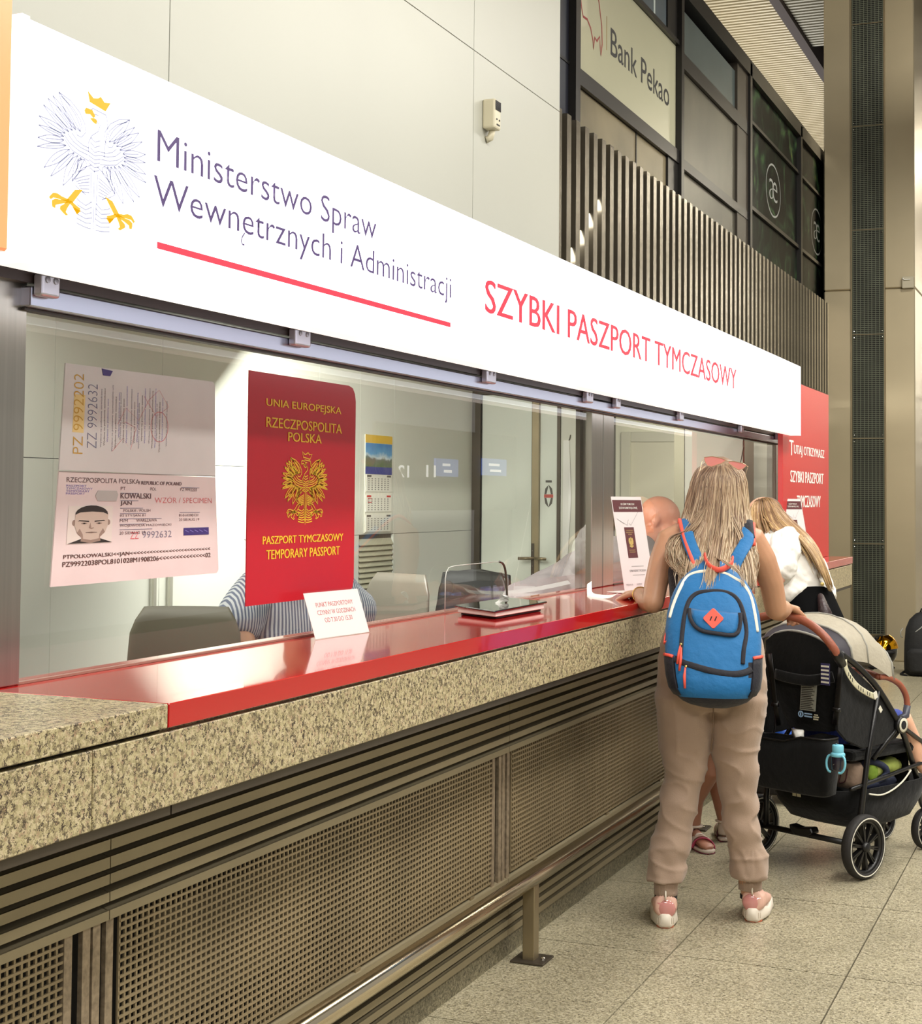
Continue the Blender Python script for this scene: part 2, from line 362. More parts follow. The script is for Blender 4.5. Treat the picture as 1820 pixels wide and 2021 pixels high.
pane(9.60, 11.25, 3.715, 4.31, gmid); pane(9.60, 11.25, 4.41, 4.72, mat('facade_glass_grey', (70, 78, 76), 0.35, spec=.25, var=0.15, vscale=2)); pane(9.60, 11.25, 3.41, 3.65, gmid)
bx('mullion', (-2.62, 11.25, 3.41), (-2.51, 11.62, 4.78), mat('facade_frame_brown', (52, 46, 38), 0.4), ff)
# printed jungle film
jm = bpy.data.materials.new('jungle_film'); jm.use_nodes = True; nt = jm.node_tree; N = nt.nodes; L = nt.links; b = N['Principled BSDF']; b.inputs['Roughness'].default_value = 0.45; b.inputs['Specular IOR Level'].default_value = 0.12
g = N.new('ShaderNodeNewGeometry'); nz = N.new('ShaderNodeTexNoise'); nz.inputs['Scale'].default_value = 3.2; nz.inputs['Detail'].default_value = 7; nz.inputs['Distortion'].default_value = 1.4; L.new(g.outputs['Position'], nz.inputs['Vector'])
rp = N.new('ShaderNodeValToRGB'); e = rp.color_ramp.elements; e[0].position = 0.50; e[0].color = (*s2l((3, 5, 4)), 1); e[1].position = 0.60; e[1].color = (*s2l((28, 44, 30)), 1); q = e.new(0.68); q.color = (*s2l((58, 84, 50)), 1); q = e.new(0.76); q.color = (*s2l((110, 110, 50)), 1)
L.new(nz.outputs[0], rp.inputs[0]); L.new(rp.outputs[0], b.inputs['Base Color'])
for y0, y1 in ((11.69, 13.76), (13.83, 15.9), (15.97, 18.0)):
    for z0, z1 in ((3.41, 3.76), (3.79, 4.435), (4.46, 4.78)):
        pane(y0, y1, z0, z1, jm)
M_ring = mat('grey_print', (150, 152, 146), 0.5)
for yc in (12.70, 14.80):
    c = [(math.cos(a*PI/24)*0.30, math.sin(a*PI/24)*0.215) for a in range(48)]
    MB().ribbon(c, 0.016, (-2.53, yc, 4.085), YU, ZU, XU, 0.001, closed=True).build('ring_logo', M_ring, ff)
    text('lettering', 'æ', (-2.53, yc-0.17, 4.0), YU, ZU, 0.34, 0.17, M_ring, ff, offset=-0.012)
text('lettering', 'Bank Pekao', (-2.53, 8.122, 3.985), YU, ZU, 1.25, 0.155, M_black_print, ff, offset=0.004)
bx('divider_line', (-2.5299, 8.044, 3.99), (-2.5285, 8.05, 4.18), mat('gold_print', (150, 120, 60), 0.5), ff)
bi = [(7.59, 4.34), (7.56, 4.22), (7.60, 4.10), (7.63, 4.055), (7.70, 4.06), (7.76, 4.03), (7.80, 3.975), (7.81, 3.93), (7.83, 4.0), (7.87, 3.99), (7.92, 4.03), (7.93, 3.97), (7.94, 3.93), (7.965, 4.0), (7.955, 4.10), (7.90, 4.22), (7.82, 4.33), (7.76, 4.38), (7.68, 4.42), (7.60, 4.36)]
MB().ribbon([(y-7.5, z-3.9) for y, z in bi], 0.014, (-2.53, 7.5, 3.9), YU, ZU, XU, 0.001, closed=True).build('bison_outline', mat('dark_red_print', (140, 26, 26), 0.5), ff)

# slatted screen
sc_ = thing('slatted_screen', 'dark metal screen of upright slats between light sign and bank windows', 'screen', (-2.45, 11, 2.4))
bx('back_board', (-2.61, 6.62, 2.47), (-2.535, 15.4, 3.40), mat('screen_back', (20, 19, 18), 0.4), sc_)
sm_ = MB().box((-2.50, 0, 2.52), (-2.43, 0.066, 3.40)).mesh('slat'); sm_.materials.append(mat('slat_bronze_black', (128, 120, 104), 0.24, metal=0.7, var=0.15, vscale=3))
y = 6.66
for k in range(58):
    o = bpy.data.objects.new('slat', sm_); COL.objects.link(o); o.parent = sc_; o.location = V((0, y, 0))-sc_.location; y += 0.143
bx('bottom_rail', (-2.50, 6.62, 2.47), (-2.43, 15, 2.52), fm, sc_)

# ------------------------------------------------------------------ steel column
cc = thing('steel_column', 'tall brushed steel column with dark perforated strip at counter end', 'column', (-2.05, 15.2, 0))
for z0, z1 in ((0.0, 3.512), (3.518, 7.0)):
    bx('cladding', (-2.47, 14.85, z0), (-2.205, 15.6, z1), M_colsteel, cc, bevel=0.01); bx('cladding', (-1.90, 14.85, z0), (-1.623, 15.6, z1), M_colsteel, cc, bevel=0.01)
bx('cladding', (-2.205, 14.89, 0), (-1.90, 15.6, 7), M_colsteel, cc)
bx('edge_trim', (-2.215, 14.835, 0.24), (-2.203, 14.86, 7), M_bronze, cc); bx('edge_trim', (-1.905, 14.835, 0.24), (-1.893, 14.86, 7), M_bronze, cc)
M_perf = mat('perforated_dark', (44, 44, 38), 0.5, metal=0.3); M_wire = mat('perforated_wire', (112, 116, 98), 0.45, metal=0.5)
zs = [0.243, 1.097, 2.095, 3.084, 4.088, 5.089, 6.08, 7.0]
for a, b in zip(zs, zs[1:]):
    bx('strip_backing', (-2.203, 14.862, a), (-1.905, 14.888, b), M_perf, cc)
    mb = MB()
    for k in range(9): x = -2.196+k*0.0353; mb.box((x-.0022, 14.845, a+.004), (x+.0022, 14.85, b-.004))
    z = a+0.01
    while z < b-.006: mb.box((-2.202, 14.847, z), (-1.906, 14.851, z+0.0042)); z += 0.0185
    o = mb.build('strip_wires', M_wire, cc); o['kind'] = 'stuff'
    bx('joint_bar', (-2.203, 14.842, a-.003), (-1.905, 14.852, a+.003), M_bronze, cc)
    for x in (-2.185, -1.923): MB().ball((x, 14.842, a+0.03), .007, 8, 6).ball((x, 14.842, a-0.03 if a > .3 else a+.03), .007, 8, 6).build('rivet', M_chrome, cc)
jb = thing('junction_box', 'small square grey box high on right side of steel column', 'box', (-1.68, 14.85, 3.5))
bx('box_body', (-1.735, 14.80, 3.505), (-1.63, 14.848, 3.615), mat('grey_plastic', (170, 162, 140), 0.5), jb, bevel=0.004)
MB().tube([(-1.728, 14.797, 3.60), (-1.715, 14.79, 3.585), (-1.66, 14.79, 3.585)], .004, 6).build('edge_wire', M_print_white, jb)
wb = struct(bx('wall_end', (-3.9, 25.8, 0), (6.5, 26, 6.7), mat('end_wall', (120, 112, 92), 0.5)))
sw = thing('steel_wall_cladding', 'pale rippled steel cladding behind the column at right edge', 'cladding', (-0.6, 17.1, 0))
bx('sheet', (-1.9, 17.0, 0), (1.4, 17.15, 7), mat('rippled_steel', (226, 220, 206), 0.2, metal=1.0, bump=0.8, bscale=1.2, stretch=(0.3, 0.3, 2.5)), sw)
hp = thing('hanging_plant', 'green trailing grass leaves at top right corner beside column', 'plant', (-1.0, 12.5, 5.25))
mb = MB(); rn = random.Random(5)
for k in range(170):
    x = -1.02+rn.random()*0.5; y = 12.4+rn.random()*0.3; z = 5.55+rn.random()*0.25; a = rn.uniform(-0.35, 0.1); pts = []
    for i in range(6):
        t = i/5; pts.append((x+a*0.35*t, y+rn.uniform(-.01, .01), z+0.12*t-0.55*t*t*rn.uniform(.8, 1.1)))
    mb.tube(pts, [.002, .006, .007, .006, .004, .001], 4, flat=0.3)
o = mb.build('leaves', mat('dry_leaf', (150, 140, 92), 0.5, var=0.3, vscale=30), hp); o['kind'] = 'stuff'
bx('planter', (-1.0, 12.35, 5.55), (0.4, 12.75, 5.8), M_darkmet, hp)

# ------------------------------------------------------------------ passport kiosk : counter
kx = -1.60
ct = thing('service_counter', 'long stone and louvred metal counter running under the office windows', 'counter', (-1.9, 5.3, 0))
def seg(name, y0, y1, a, b, m, **k): return bx(name, (a[0], y0, a[1]), (b[0], y1, b[1]), m, ct, **k)
for y0, y1 in ((-4.4, -0.4), (-0.4, 2.2), (2.2, 6.5), (6.5, 10.785)):
    seg('stone_front', y0+.0015, y1-.0015, (-1.66, 0.924), (kx-.004, 1.062), G_counter, bevel=0.002)
for y0, y1 in ((-4.4, -0.4), (-0.4, 2.42)):
    seg('stone_top', y0+.001, y1-.001, (-2.04, 1.070), (kx, 1.115), G_counter, bevel=0.002)
    seg('stone_top', y0+.001, y1-.001, (-2.10, 1.070), (-2.0405, 1.114), G_counter)
seg('shadow_gap', -4.4, 2.42, (-1.9, 1.060), (-1.625, 1.071), M_black)
seg('red_worktop', 2.422, 10.785, (-2.10, 1.070), (kx, 1.115), M_red, bevel=0.0015, label='glossy red worktop slab')
seg('bearer', 2.422, 10.78, (-1.9, 1.058), (-1.62, 1.070), G_counter)
seg('metal_trim', -4.4, 2.45, (-1.66, 0.905), (kx-.012, 0.924), M_darkmet); seg('metal_trim', 2.455, 10.78, (-1.66, 0.905), (kx-.012, 0.924), M_darkmet)
seg('core', -4.4, 10.70, (-2.10, 0.0), (-1.94, 1.055), M_black)
js = [-4.0, -1.82, 0.352, 2.53, 4.708, 6.885, 9.062, 10.76]
for a, b in zip(js, js[1:]):
    for z0, z1 in ((0.842, 0.862), (0.806, 0.827), (0.771, 0.793), (0.740, 0.7595), (0.706, 0.7245), (0.671, 0.689), (0.243, 0.262), (0.210, 0.229), (0.178, 0.197), (0.145, 0.165), (0.112, 0.131), (0.079, 0.099)):
        mb = MB(); P = [(-1.800, z0), (-1.800, z1), (-1.806, z1), (-1.846, z1+.012), (-1.846, z1+.009), (-1.806, z1-.004), (-1.804, z0)]
        mb.prism([(p[0]+1.8, p[1]) for p in P], (-1.8, a+.0015, 0), XU, ZU, YU, b-a-.003)
        mb.build('slat', M_slat, ct)
    mb = MB(); st = 0.0200; y0, y1 = a+.05, b-.13; y = y0
    while y < y1: mb.box((-1.815, y-.0030, .272), (-1.8105, y+.0030, .668)); y += st
    z = .276
    while z < .668: mb.box((-1.8135, y0, z-.0027), (-1.809, y1, z+.0027)); z += 0.0158
    o = mb.build('mesh_panel', M_mesh, ct); o['kind'] = 'stuff'
    for yy in (b-.118, b-.062, b-.03, b+.012):
        bx('perforated_post', (-1.818, yy-.012, .262), (-1.8075, yy+.012, .671), mat('post_metal', (150, 134, 112), 0.4, metal=0.4, var=0.3, vscale=70), ct)
    for fy in (0.12, 0.5, 0.86): bx('bracket', (-1.825, a+(b-a)*fy, .244), (-1.807, a+(b-a)*fy+.03, .272), M_bronze, ct)
    bx('slat_backing', (-1.90, a, .66), (-1.855, b, .925), M_black, ct); bx('slat_backing', (-1.90, a, .075), (-1.855, b, .262), M_black, ct)
    bx('radiator', (-1.935, a+.3, .35), (-1.90, a+1.0, .60), mat('radiator_grey', (120, 112, 92), 0.6), ct)
for a, b in zip((-4.4, 0.35, 2.6, 5.0, 7.4, 9.2), (0.35, 2.6, 5.0, 7.4, 9.2, 10.76)): seg('plinth_stone', a+.001, b-.001, (-1.94, 0.0), (-1.82, 0.078), G_plinth)
br = thing('bumper_rail', 'polished steel tube rail on short flat posts along the counter base', 'rail', (-1.73, 5.4, 0))
MB().tube([(-1.73, -3.5, .265), (-1.73, 10.7, .265)], .0275, 24, ref=(0, 0, 1)).build('tube', mat('polished_steel', (214, 200, 172), 0.16, metal=1.0, var=0.1, vscale=2), br, smooth=True)
for y in (0.37, 2.55, 4.74, 6.92, 9.1):
    bx('post', (-1.752, y-.0065-.02, .006), (-1.712, y+.02, .25), M_bronze, br, bevel=.002); bx('foot_plate', (-1.785, y-.055, 0.0005), (-1.672, y+.055, .008), M_darkmet, br, bevel=.002)
    MB().lathe([(.007, 0), (.007, .005), (.003, .007)], (-1.69, y, .008), n=8).build('bolt', M_chrome, br)
# ------------------------------------------------------------------ window wall of the kiosk
gx = -2.04
kf = thing('window_frame', 'brushed steel window frame with head rail above the red counter', 'frame', (gx, 6, 1.115))
bx('post', (gx-.05, 2.24, 1.116), (gx+.02, 2.52, 1.96), M_steel, kf, bevel=.002)
bx('post', (gx-.05, 6.272, 1.116), (gx+.012, 6.427, 1.96), M_steel, kf, bevel=.003); bx('post', (gx-.05, 6.436, 1.116), (gx+.012, 6.59, 1.96), M_steel, kf, bevel=.003)
bx('post', (gx-.05, 6.427, 1.116), (gx+.002, 6.436, 1.96), M_black, kf)
bx('post', (gx-.05, 10.28, 1.116), (gx+.01, 10.38, 1.96), M_steel, kf, bevel=.003)
bx('side_panel', (gx-.05, 10.38, 1.116), (gx+.0, 10.78, 2.2), mat('grey_panel', (168, 166, 156), 0.4, metal=0.3), kf)
bx('header', (gx-.05, -4.4, 1.925), (gx+.045, 10.78, 1.968), mat('header_brown', (70, 58, 54), 0.35, metal=0.5), kf)
bx('head_rail', (gx+.012, 2.50, 1.877), (gx+.045, 10.28, 1.920), M_rail, kf, bevel=.004, seg=2)
bx('seal', (gx+.006, 2.50, 1.871), (gx+.03, 10.28, 1.8765), mat('seal_dark', (52, 44, 40), 0.5), kf)
bx('seal', (gx+.006, 2.521, 1.1155), (gx+.016, 6.271, 1.1205), mat('sill_seal', (150, 110, 96), 0.3), kf); bx('seal', (gx+.006, 6.591, 1.1155), (gx+.016, 10.28, 1.1205), M_darkmet, kf)
for ya, yb in ((2.503, 2.562), (3.551, 3.635), (4.913, 5.000), (6.030, 6.110), (6.445, 6.505), (7.54, 7.61), (8.95, 9.02), (10.05, 10.12)):
    c = MB().box((gx+.046, ya, 1.899), (gx+.070, yb, 1.945)).build('clip', mat('clip_metal', (214, 212, 222), 0.3, metal=0.6), kf, bevel=.006, seg=3)
    for yy in (ya*.72+yb*.28, ya*.28+yb*.72):
        MB().lathe([(.007, 0), (.007, .002), (.003, .0025)], (gx+.070, yy, 1.933), ax=(1, 0, 0), n=10).build('screw', mat('screw_grey', (150, 146, 150), 0.3, metal=0.7), c, smooth=False)
bx('post', (gx-.05, 6.235, 1.116), (gx-.0305, 6.2715, 1.96), M_darkmet, kf)
def windowpane(n, y0, y1, lab):
    o = bx('window_%d' % n, (gx-.010, y0, 1.1165), (gx-.002, y1, 1.925), M_glass); struct(o); return o
windowpane(1, 2.521, 6.2345, ''); windowpane(2, 6.591, 10.279, '')

# light box fascia
sg = thing('light_sign', 'long white backlit fascia sign with white eagle, ministry name and red lettering', 'sign', (-1.72, 5.7, 1.9))
sx_ = -1.69
E_white = emitmat('sign_white', (248, 249, 255), 1.5)
bx('light_panel', (sx_-.055, 2.10, 1.899), (sx_, 9.325, 2.312), E_white, sg, bevel=.003, label='glowing white face')
bx('frame_edge', (sx_-.06, 2.078, 1.896), (sx_+.001, 2.098, 2.315), emitmat('sign_edge', (244, 240, 244), 1.3), sg)
bx('bottom_lip', (sx_-.062, 2.098, 1.8925), (sx_+.0005, 9.325, 1.8985), emitmat('sign_lip', (250, 246, 240), 0.9), sg)
bx('panel_seam', (sx_, 5.486, 1.90), (sx_+.0006, 5.489, 2.311), mat('seam_grey', (214, 214, 222), .5, emit=(214, 214, 226), estr=1.0), sg)
M_navy = mat('navy_lettering', (74, 50, 110), 0.5); M_sred = mat('red_lettering', (226, 44, 64), 0.4, emit=(240, 40, 66), estr=0.55)
M_navy = mat('violet_lettering', (66, 44, 100), 0.5, emit=(80, 50, 120), estr=0.12)
SO = sx_
text('lettering', 'Ministerstwo Spraw', (SO, 2.484, 2.126), YU, ZU, 0.967, 0.083, M_navy, sg, offset=-0.007)
text('lettering', 'Wewnetrznych i Administracji', (SO, 2.474, 2.040), YU, ZU, 1.459, 0.078, M_navy, sg, offset=-0.007)
MB().ribbon([(.014, .016), (.004, .006), (0, -.004), (.006, -.010), (.014, -.009)], .0034, (SO, 2.800, 2.044), YU, ZU, XU, .001).build('letter_tail', M_navy, sg)
bx('red_bar', (SO, 2.49, 1.977), (SO+.0012, 3.93, 1.990), M_sred, sg)
bx('thin_line', (SO, 2.49, 2.003), (SO+.0008, 3.93, 2.0045), mat('pale_pink', (240, 214, 222), .5, emit=(240, 214, 222), estr=1), sg)
text('lettering', 'SZYBKI PASZPORT TYMCZASOWY', (SO, 4.190, 2.050), YU, ZU, 3.362, 0.100, M_sred, sg, bold=.0030)
os_ = thing('orange_light_sign', 'orange backlit sign cut off at the left edge', 'sign', (-1.72, 0.8, 1.9))
bx('light_panel', (sx_-.055, 0.2, 1.905), (sx_-.001, 2.058, 2.335), emitmat('orange_glow', (255, 140, 92), 0.8), os_, bevel=.004)
cb = struct(bx('trim_1', (-2.30, -4.4, 1.97), (-1.756, 9.14, 2.26), mat('canopy_dark', (58, 52, 48), 0.6)))

# ---- eagle emblem, drawn as strokes (u across, v up, 1.62 tall)
def eagle_strokes():
    S = []
    tips = [(-.322, 1.475), (-.37, 1.41), (-.41, 1.36), (-.447, 1.27), (-.48, 1.13), (-.482, 1.03), (-.487, .89), (-.49, .79), (-.43, .585), (-.375, .51), (-.27, .45), (-.19, .53), (-.14, .66)]
    base = [(-.13, 1.12), (-.17, 1.12), (-.20, 1.10), (-.23, 1.07), (-.26, 1.04), (-.27, 1.0), (-.27, .96), (-.25, .91), (-.22, .88), (-.18, .86), (-.15, .84), (-.12, .83), (-.09, .82)]
    def leaf(b, t, w):
        dx, dy = t[0]-b[0], t[1]-b[1]; l = math.hypot(dx, dy); nx, ny = -dy/l, dx/l; p = []
        for i in range(9):
            f = i/8; q = math.sin(PI*f**0.8)*w; p.append((b[0]+dx*f+nx*q, b[1]+dy*f+ny*q))
        for i in range(8, -1, -1):
            f = i/8; q = math.sin(PI*f**0.8)*w; p.append((b[0]+dx*f-nx*q, b[1]+dy*f-ny*q))
        return p
    half = []
    for i, (t, b) in enumerate(zip(tips, base)):
        half.append(leaf(b, t, .040 if i % 2 == 0 else .028)); half.append([b, (b[0]*.3+t[0]*.7, b[1]*.3+t[1]*.7)])
    half += [[(-.322, 1.475), (-.22, 1.43), (-.14, 1.34), (-.09, 1.22), (-.085, 1.13), (-.12, 1.06), (-.16, 1.07), (-.17, 1.11)],
             [(-.30, 1.44), (-.2, 1.36), (-.13, 1.25), (-.115, 1.15)],
             [(-.27, 1.02), (-.22, .95), (-.14, .90), (-.06, .885)], [(-.24, 1.05), (-.19, .98), (-.12, .94), (-.06, .93)], [(-.20, 1.07), (-.16, 1.01), (-.1, .975), (-.05, .97)],
             [(-.27, .98), (-.2, .88), (-.11, .84), (-.05, .82)],
             [(-.03, .78), (-.10, .72), (-.15, .62), (-.20, .53), (-.14, .47), (-.07, .42)]]
    for k in range(6): half.append([(-.04, .66-k*.04), (-.10, .62-k*.035), (-.17+k*.012, .56-k*.02)])
    for k in range(6): half.append([(-.02, .36-k*.062), (-.07, .30-k*.05), (-.13-.01*(k % 2), .33-k*.052), (-.15, .35-k*.055)])
    for s in (1, -1):
        for st in half: S.append([(s*p[0], p[1]) for p in st])
    S += [[(.10, 1.42), (.115, 1.30), (.11, 1.2), (.09, 1.05), (.085, .92)], [(.045, 1.28), (.03, 1.20), (-.03, 1.12), (-.06, 1.02), (-.055, .92)],
          [(-.04, 1.42), (-.02, 1.44), (.10, 1.42)], [(-.01, 1.38), (.03, 1.385)], [(.0, 1.34), (.03, 1.28)], [(0, .75), (0, .05)], [(-.03, .7), (-.02, .2), (0, .0), (.02, .2), (.03, .7)]]
    for k in range(5): S.append([(-.06+.004*k, .93-.045*k), (0, .90-.045*k), (.06-.004*k, .93-.045*k)])
    for k in range(3): S.append([(-.04, 1.1-.06*k), (0, 1.06-.06*k), (.05, 1.1-.06*k)])
    return S
def eagle_gold():
    P = []
    P.append([(-.075, 1.62), (-.055, 1.50), (.09, 1.46), (.135, 1.58), (.08, 1.56), (.045, 1.61), (.02, 1.58), (-.02, 1.56)])
    P.append([(-.03, 1.42), (-.085, 1.42), (-.10, 1.38), (-.09, 1.345), (-.05, 1.36), (-.02, 1.33), (.0, 1.36)])
    P.append([(-.05, 1.315), (-.02, 1.28), (.01, 1.27), (.015, 1.315), (-.01, 1.335)])
    for s in (-1, 1):
        P.append([(s*.10, .47), (s*.17, .44), (s*.235, .31), (s*.19, .28)])
        for a, l in ((172, .15), (205, .16), (245, .15), (318, .12)):
            ca, sa = math.cos(math.radians(a)), math.sin(math.radians(a)); c = (.215, .295); dx, dy = -ca, sa; nx, ny = -dy, dx; g = 1 if a < 300 else -1
            def T(u, v): return (s*(c[0]+dx*u*l+nx*v), c[1]+dy*u*l+ny*v)
            h = -1 if a < 300 else 1
            P.append([T(0, .016), T(.45, .020), T(.72, .034), T(.95, .022), T(1.05, -.012*1), T(1.12, .045*h), T(1.0, .062*h) if h < 0 else T(1.12, .05), T(.88, -.030), T(.6, -.022), T(0, -.016)])
    return P
def emblem(parent, O, U, Vv, Nn, sx, sy, mline, lw, mgold=None, lwg=None, off=.001):
    mb = MB()
    for st in eagle_strokes(): mb.ribbon([(p[0]*sx, p[1]*sy) for p in st], lw, O, U, Vv, Nn, off)
    if mgold is None:
        for p in eagle_gold(): mb.ribbon([(q[0]*sx, q[1]*sy) for q in p], lw, O, U, Vv, Nn, off, closed=True)
    mb.build('eagle_outline', mline, parent)
    if mgold:
        mb = MB(); O = V(O)
        for p in eagle_gold(): mb.add([O+U*q[0]*sx+Vv*q[1]*sy+Nn*(off+.0004) for q in p], [tuple(range(len(p)))])
        mb.build('eagle_gold', mgold, parent)
emblem(sg, (SO, 2.286, 1.972), YU, ZU, XU, 0.330, 0.158, mat('faint_grey', (150, 152, 176), .6, emit=(170, 172, 196), estr=0.35), .0022, mat('gold_fill', (150, 110, 10), .6, emit=(252, 200, 24), estr=0.62))

# ------------------------------------------------------------------ posters on the glass
px_ = gx+.004
cv = thing('passport_cover_poster', 'large red passport cover poster with gold eagle on the window', 'poster', (px_, 3.72, 1.217))
pts = [(0, 0), (.565, 0), (.590, .006), (.604, .022), (.610, .045), (.610, .562), (.604, .585), (.590, .601), (.565, .607), (0, .607)]
MB().prism(pts, (px_, 3.420, 1.2165), YU, ZU, XU, .003).build('sheet', mat('poster_red', (186, 22, 40), 0.3, var=0.03, vscale=3), cv)
MG = mat('poster_gold', (238, 196, 52), 0.4); PX = px_+.003
for s, y0, z0, w_, h_ in (('UNIA EUROPEJSKA', 3.508, 1.731, .427, .026), ('RZECZPOSPOLITA', 3.509, 1.681, .431, .027), ('POLSKA', 3.627, 1.648, .190, .025), ('PASZPORT TYMCZASOWY', 3.499, 1.373, .458, .021), ('TEMPORARY PASSPORT', 3.519, 1.333, .417, .025)):
    text('lettering', s, (PX, y0, z0), YU, ZU, w_, h_, MG, cv, bold=.0009)
emblem(cv, (PX, 3.727, 1.422), YU, ZU, XU, .268, .1235, mat('poster_gold', (0, 0, 0)), .0030)

bk = thing('passport_page_poster', 'large pale open passport page poster with portrait on the window', 'poster', (px_, 2.94, 1.308))
A = [(2.665, 1.777), (3.243, 1.782), (3.252, 1.776), (3.264, 1.546), (3.284, 1.312), (3.276, 1.306), (2.629, 1.306), (2.650, 1.548)]
lower = [(2.629, 1.306), (3.278, 1.308), (3.286, 1.316), (3.264, 1.545), (2.650, 1.549)]
upper = [(2.650, 1.551), (3.264, 1.547), (3.256, 1.772), (3.246, 1.781), (2.665, 1.778)]
MPG = mat('page_print', (224, 208, 206), 0.35, var=0.05, vscale=6); MPG2 = mat('page_print_grey', (216, 212, 210), 0.35, var=0.05, vscale=5)
MB().prism([(a-2.6, b-1.3) for a, b in lower], (px_, 2.6, 1.3), YU, ZU, XU, .003).build('lower_page', MPG, bk)
MB().prism([(a-2.6, b-1.3) for a, b in upper], (px_, 2.6, 1.3), YU, ZU, XU, .003).build('upper_page', MPG2, bk)
bx('fold_line', (px_, 2.650, 1.5465), (px_+.0035, 3.264, 1.5485), mat('fold_grey', (150, 138, 134), .5), bk)
T1 = mat('brown_print', (98, 74, 78), .5); T2 = mat('blue_print', (130, 120, 190), .5); T3 = mat('pink_print', (216, 112, 116), .5); T4 = mat('grey_print2', (132, 124, 142), .5)
# pixel frame of the page : lower page local axes measured on the sheet
def LP(u, v):   # u 0..1 left-right, v 0..1 bottom-top on the lower page
    l = V((px_+.003, 2.629+.021*v, 1.306+.243*v)); r = V((px_+.003, 3.284-.02*v, 1.310+.236*v)); return l+(r-l)*u
def pt(s, u, v, w_, h_, m, **k):
    if k.get('offset', 0) > 0: k = dict(bold=.0004)
    text('lettering', s, LP(u, v), LP(u+.1, v)-LP(u, v), ZU, w_, h_, m, bk, off=.0006, **k)
pt('RZECZPOSPOLITA POLSKA', .045, .905, .265, .0105, T1); pt('/ REPUBLIC OF POLAND', .47, .900, .175, .0080, T1, offset=.004)
for k, s in enumerate(('PASZPORT', 'TYMCZASOWY', 'TEMPORARY', 'PASSPORT')): pt(s, .045, .865-k*.023, (.07, .092, .082, .066)[k], .0042, T2)
pt('PT', .36, .845, .018, .007, T1); pt('POL', .545, .845, .024, .007, T1); pt('PZ 9992203', .745, .845, .072, .0075, T1)
pt('KOWALSKI', .36, .765, .118, .0125, T1, offset=.004); pt('JAN', .36, .695, .043, .0110, T1, offset=.004); pt('WZÓR / SPECIMEN', .575, .725, .245, .016, T3, offset=-.012)
pt('POLSKIE / POLISH', .38, .640, .105, .006, T1); pt('02 STY/JAN 81', .36, .590, .098, .0065, T1); pt('M/M', .36, .545, .03, .0065, T1); pt('WARSZAWA', .46, .545, .082, .007, T1); pt('81010200131', .735, .590, .083, .006, T1); pt('20 SIE/AUG 19', .735, .545, .088, .0065, T1)
pt('WOJEWODA MAZOWIECKI', .36, .495, .205, .0068, T1); pt('20 SIE/AUG 19', .36, .430, .100, .0068, T1)
pt('ZZ', .425, .385, .033, .0150, T3, offset=-.005); pt('9992632', .500, .388, .118, .0155, T4, offset=-.005)
for (u0, u1, v) in ((.36, .47, .815), (.36, .47, .745), (.36, .50, .675), (.36, .52, .625), (.36, .62, .575), (.36, .52, .525), (.36, .56, .475), (.75, .88, .88), (.74, .88, .63)):
    a, b_ = LP(u0, v), LP(u1, v); MB().ribbon([(0, 0), ((b_-a).length, 0)], .0013, a, (b_-a).normalized(), ZU, XU, .0006).build('rule', T4, bk)
pt('PTPOLKOWALSKI<<JAN<<<<<<<<<<<<<<<<<<<<<<<<<<', .055, .225, .575, .0105, mat('mrz_print', (92, 64, 58), .5), offset=.004); pt('PZ99922038POL8101028M1908206<<<<<<<<<<<<<<02', .053, .165, .580, .0105, mat('mrz_print', (0, 0, 0)), offset=.004)
def poly(name, pp, m, off=.0008, par=None, f=None):
    mb = MB(); f = f or LP; mb.add([f(u, v)+XU*off for u, v in pp], [tuple(range(len(pp)))]); return mb.build(name, m, par or bk)
poly('hologram', [(.225, .835), (.335, .835), (.345, .80), (.335, .74), (.225, .74), (.21, .79)], mat('holo_grey', (186, 182, 178), .3))
poly('barcode_block', [(.765, .40), (.94, .40), (.94, .475), (.765, .475)], mat('violet_block', (66, 50, 120), .4))
for k in range(5): poly('barcode_stroke', [(.775+.032*k, .455), (.80+.032*k, .435), (.80+.032*k, .428), (.775+.032*k, .447)], T2, .0012)
poly('photo_ground', [(.065, .36), (.315, .36), (.315, .695), (.065, .695)], mat('photo_ground', (222, 212, 204), .4))
# specimen portrait : flat print
pc = lambda u, v: LP(.195+u*.155, .53+v*.175)
E_ = lambda cx, cy, rx, ry, n=20, a0=0, a1=2*PI: [(cx+rx*math.cos(a0+(a1-a0)*i/(n-1)), cy+ry*math.sin(a0+(a1-a0)*i/(n-1))) for i in range(n)]
PF = mat('portrait_skin', (196, 178, 164), .5); PD = mat('portrait_dark', (44, 36, 34), .5); PS = mat('portrait_shade', (150, 128, 116), .5)
poly('portrait', [(-.8, -.95), (-.3, -.70), (.3, -.70), (.8, -.95)], PD, .0010, f=pc)
poly('portrait', [(-.3, -.4), (-.36, -.85), (0, -.95), (.36, -.85), (.3, -.4)], PS, .0012, f=pc)
poly('portrait', E_(-.62, .1, .07, .15)+[], PS, .0012, f=pc); poly('portrait', E_(.62, .1, .07, .15), PS, .0012, f=pc)
poly('portrait', E_(0, .52, .60, .46), PD, .0013, f=pc)
poly('portrait', [(-.60, .5), (-.60, -.05), (-.5, -.42), (-.28, -.72), (0, -.80), (.28, -.72), (.5, -.42), (.60, -.05), (.60, .5), (.42, .62), (0, .66), (-.42, .62)], PF, .0016, f=pc)
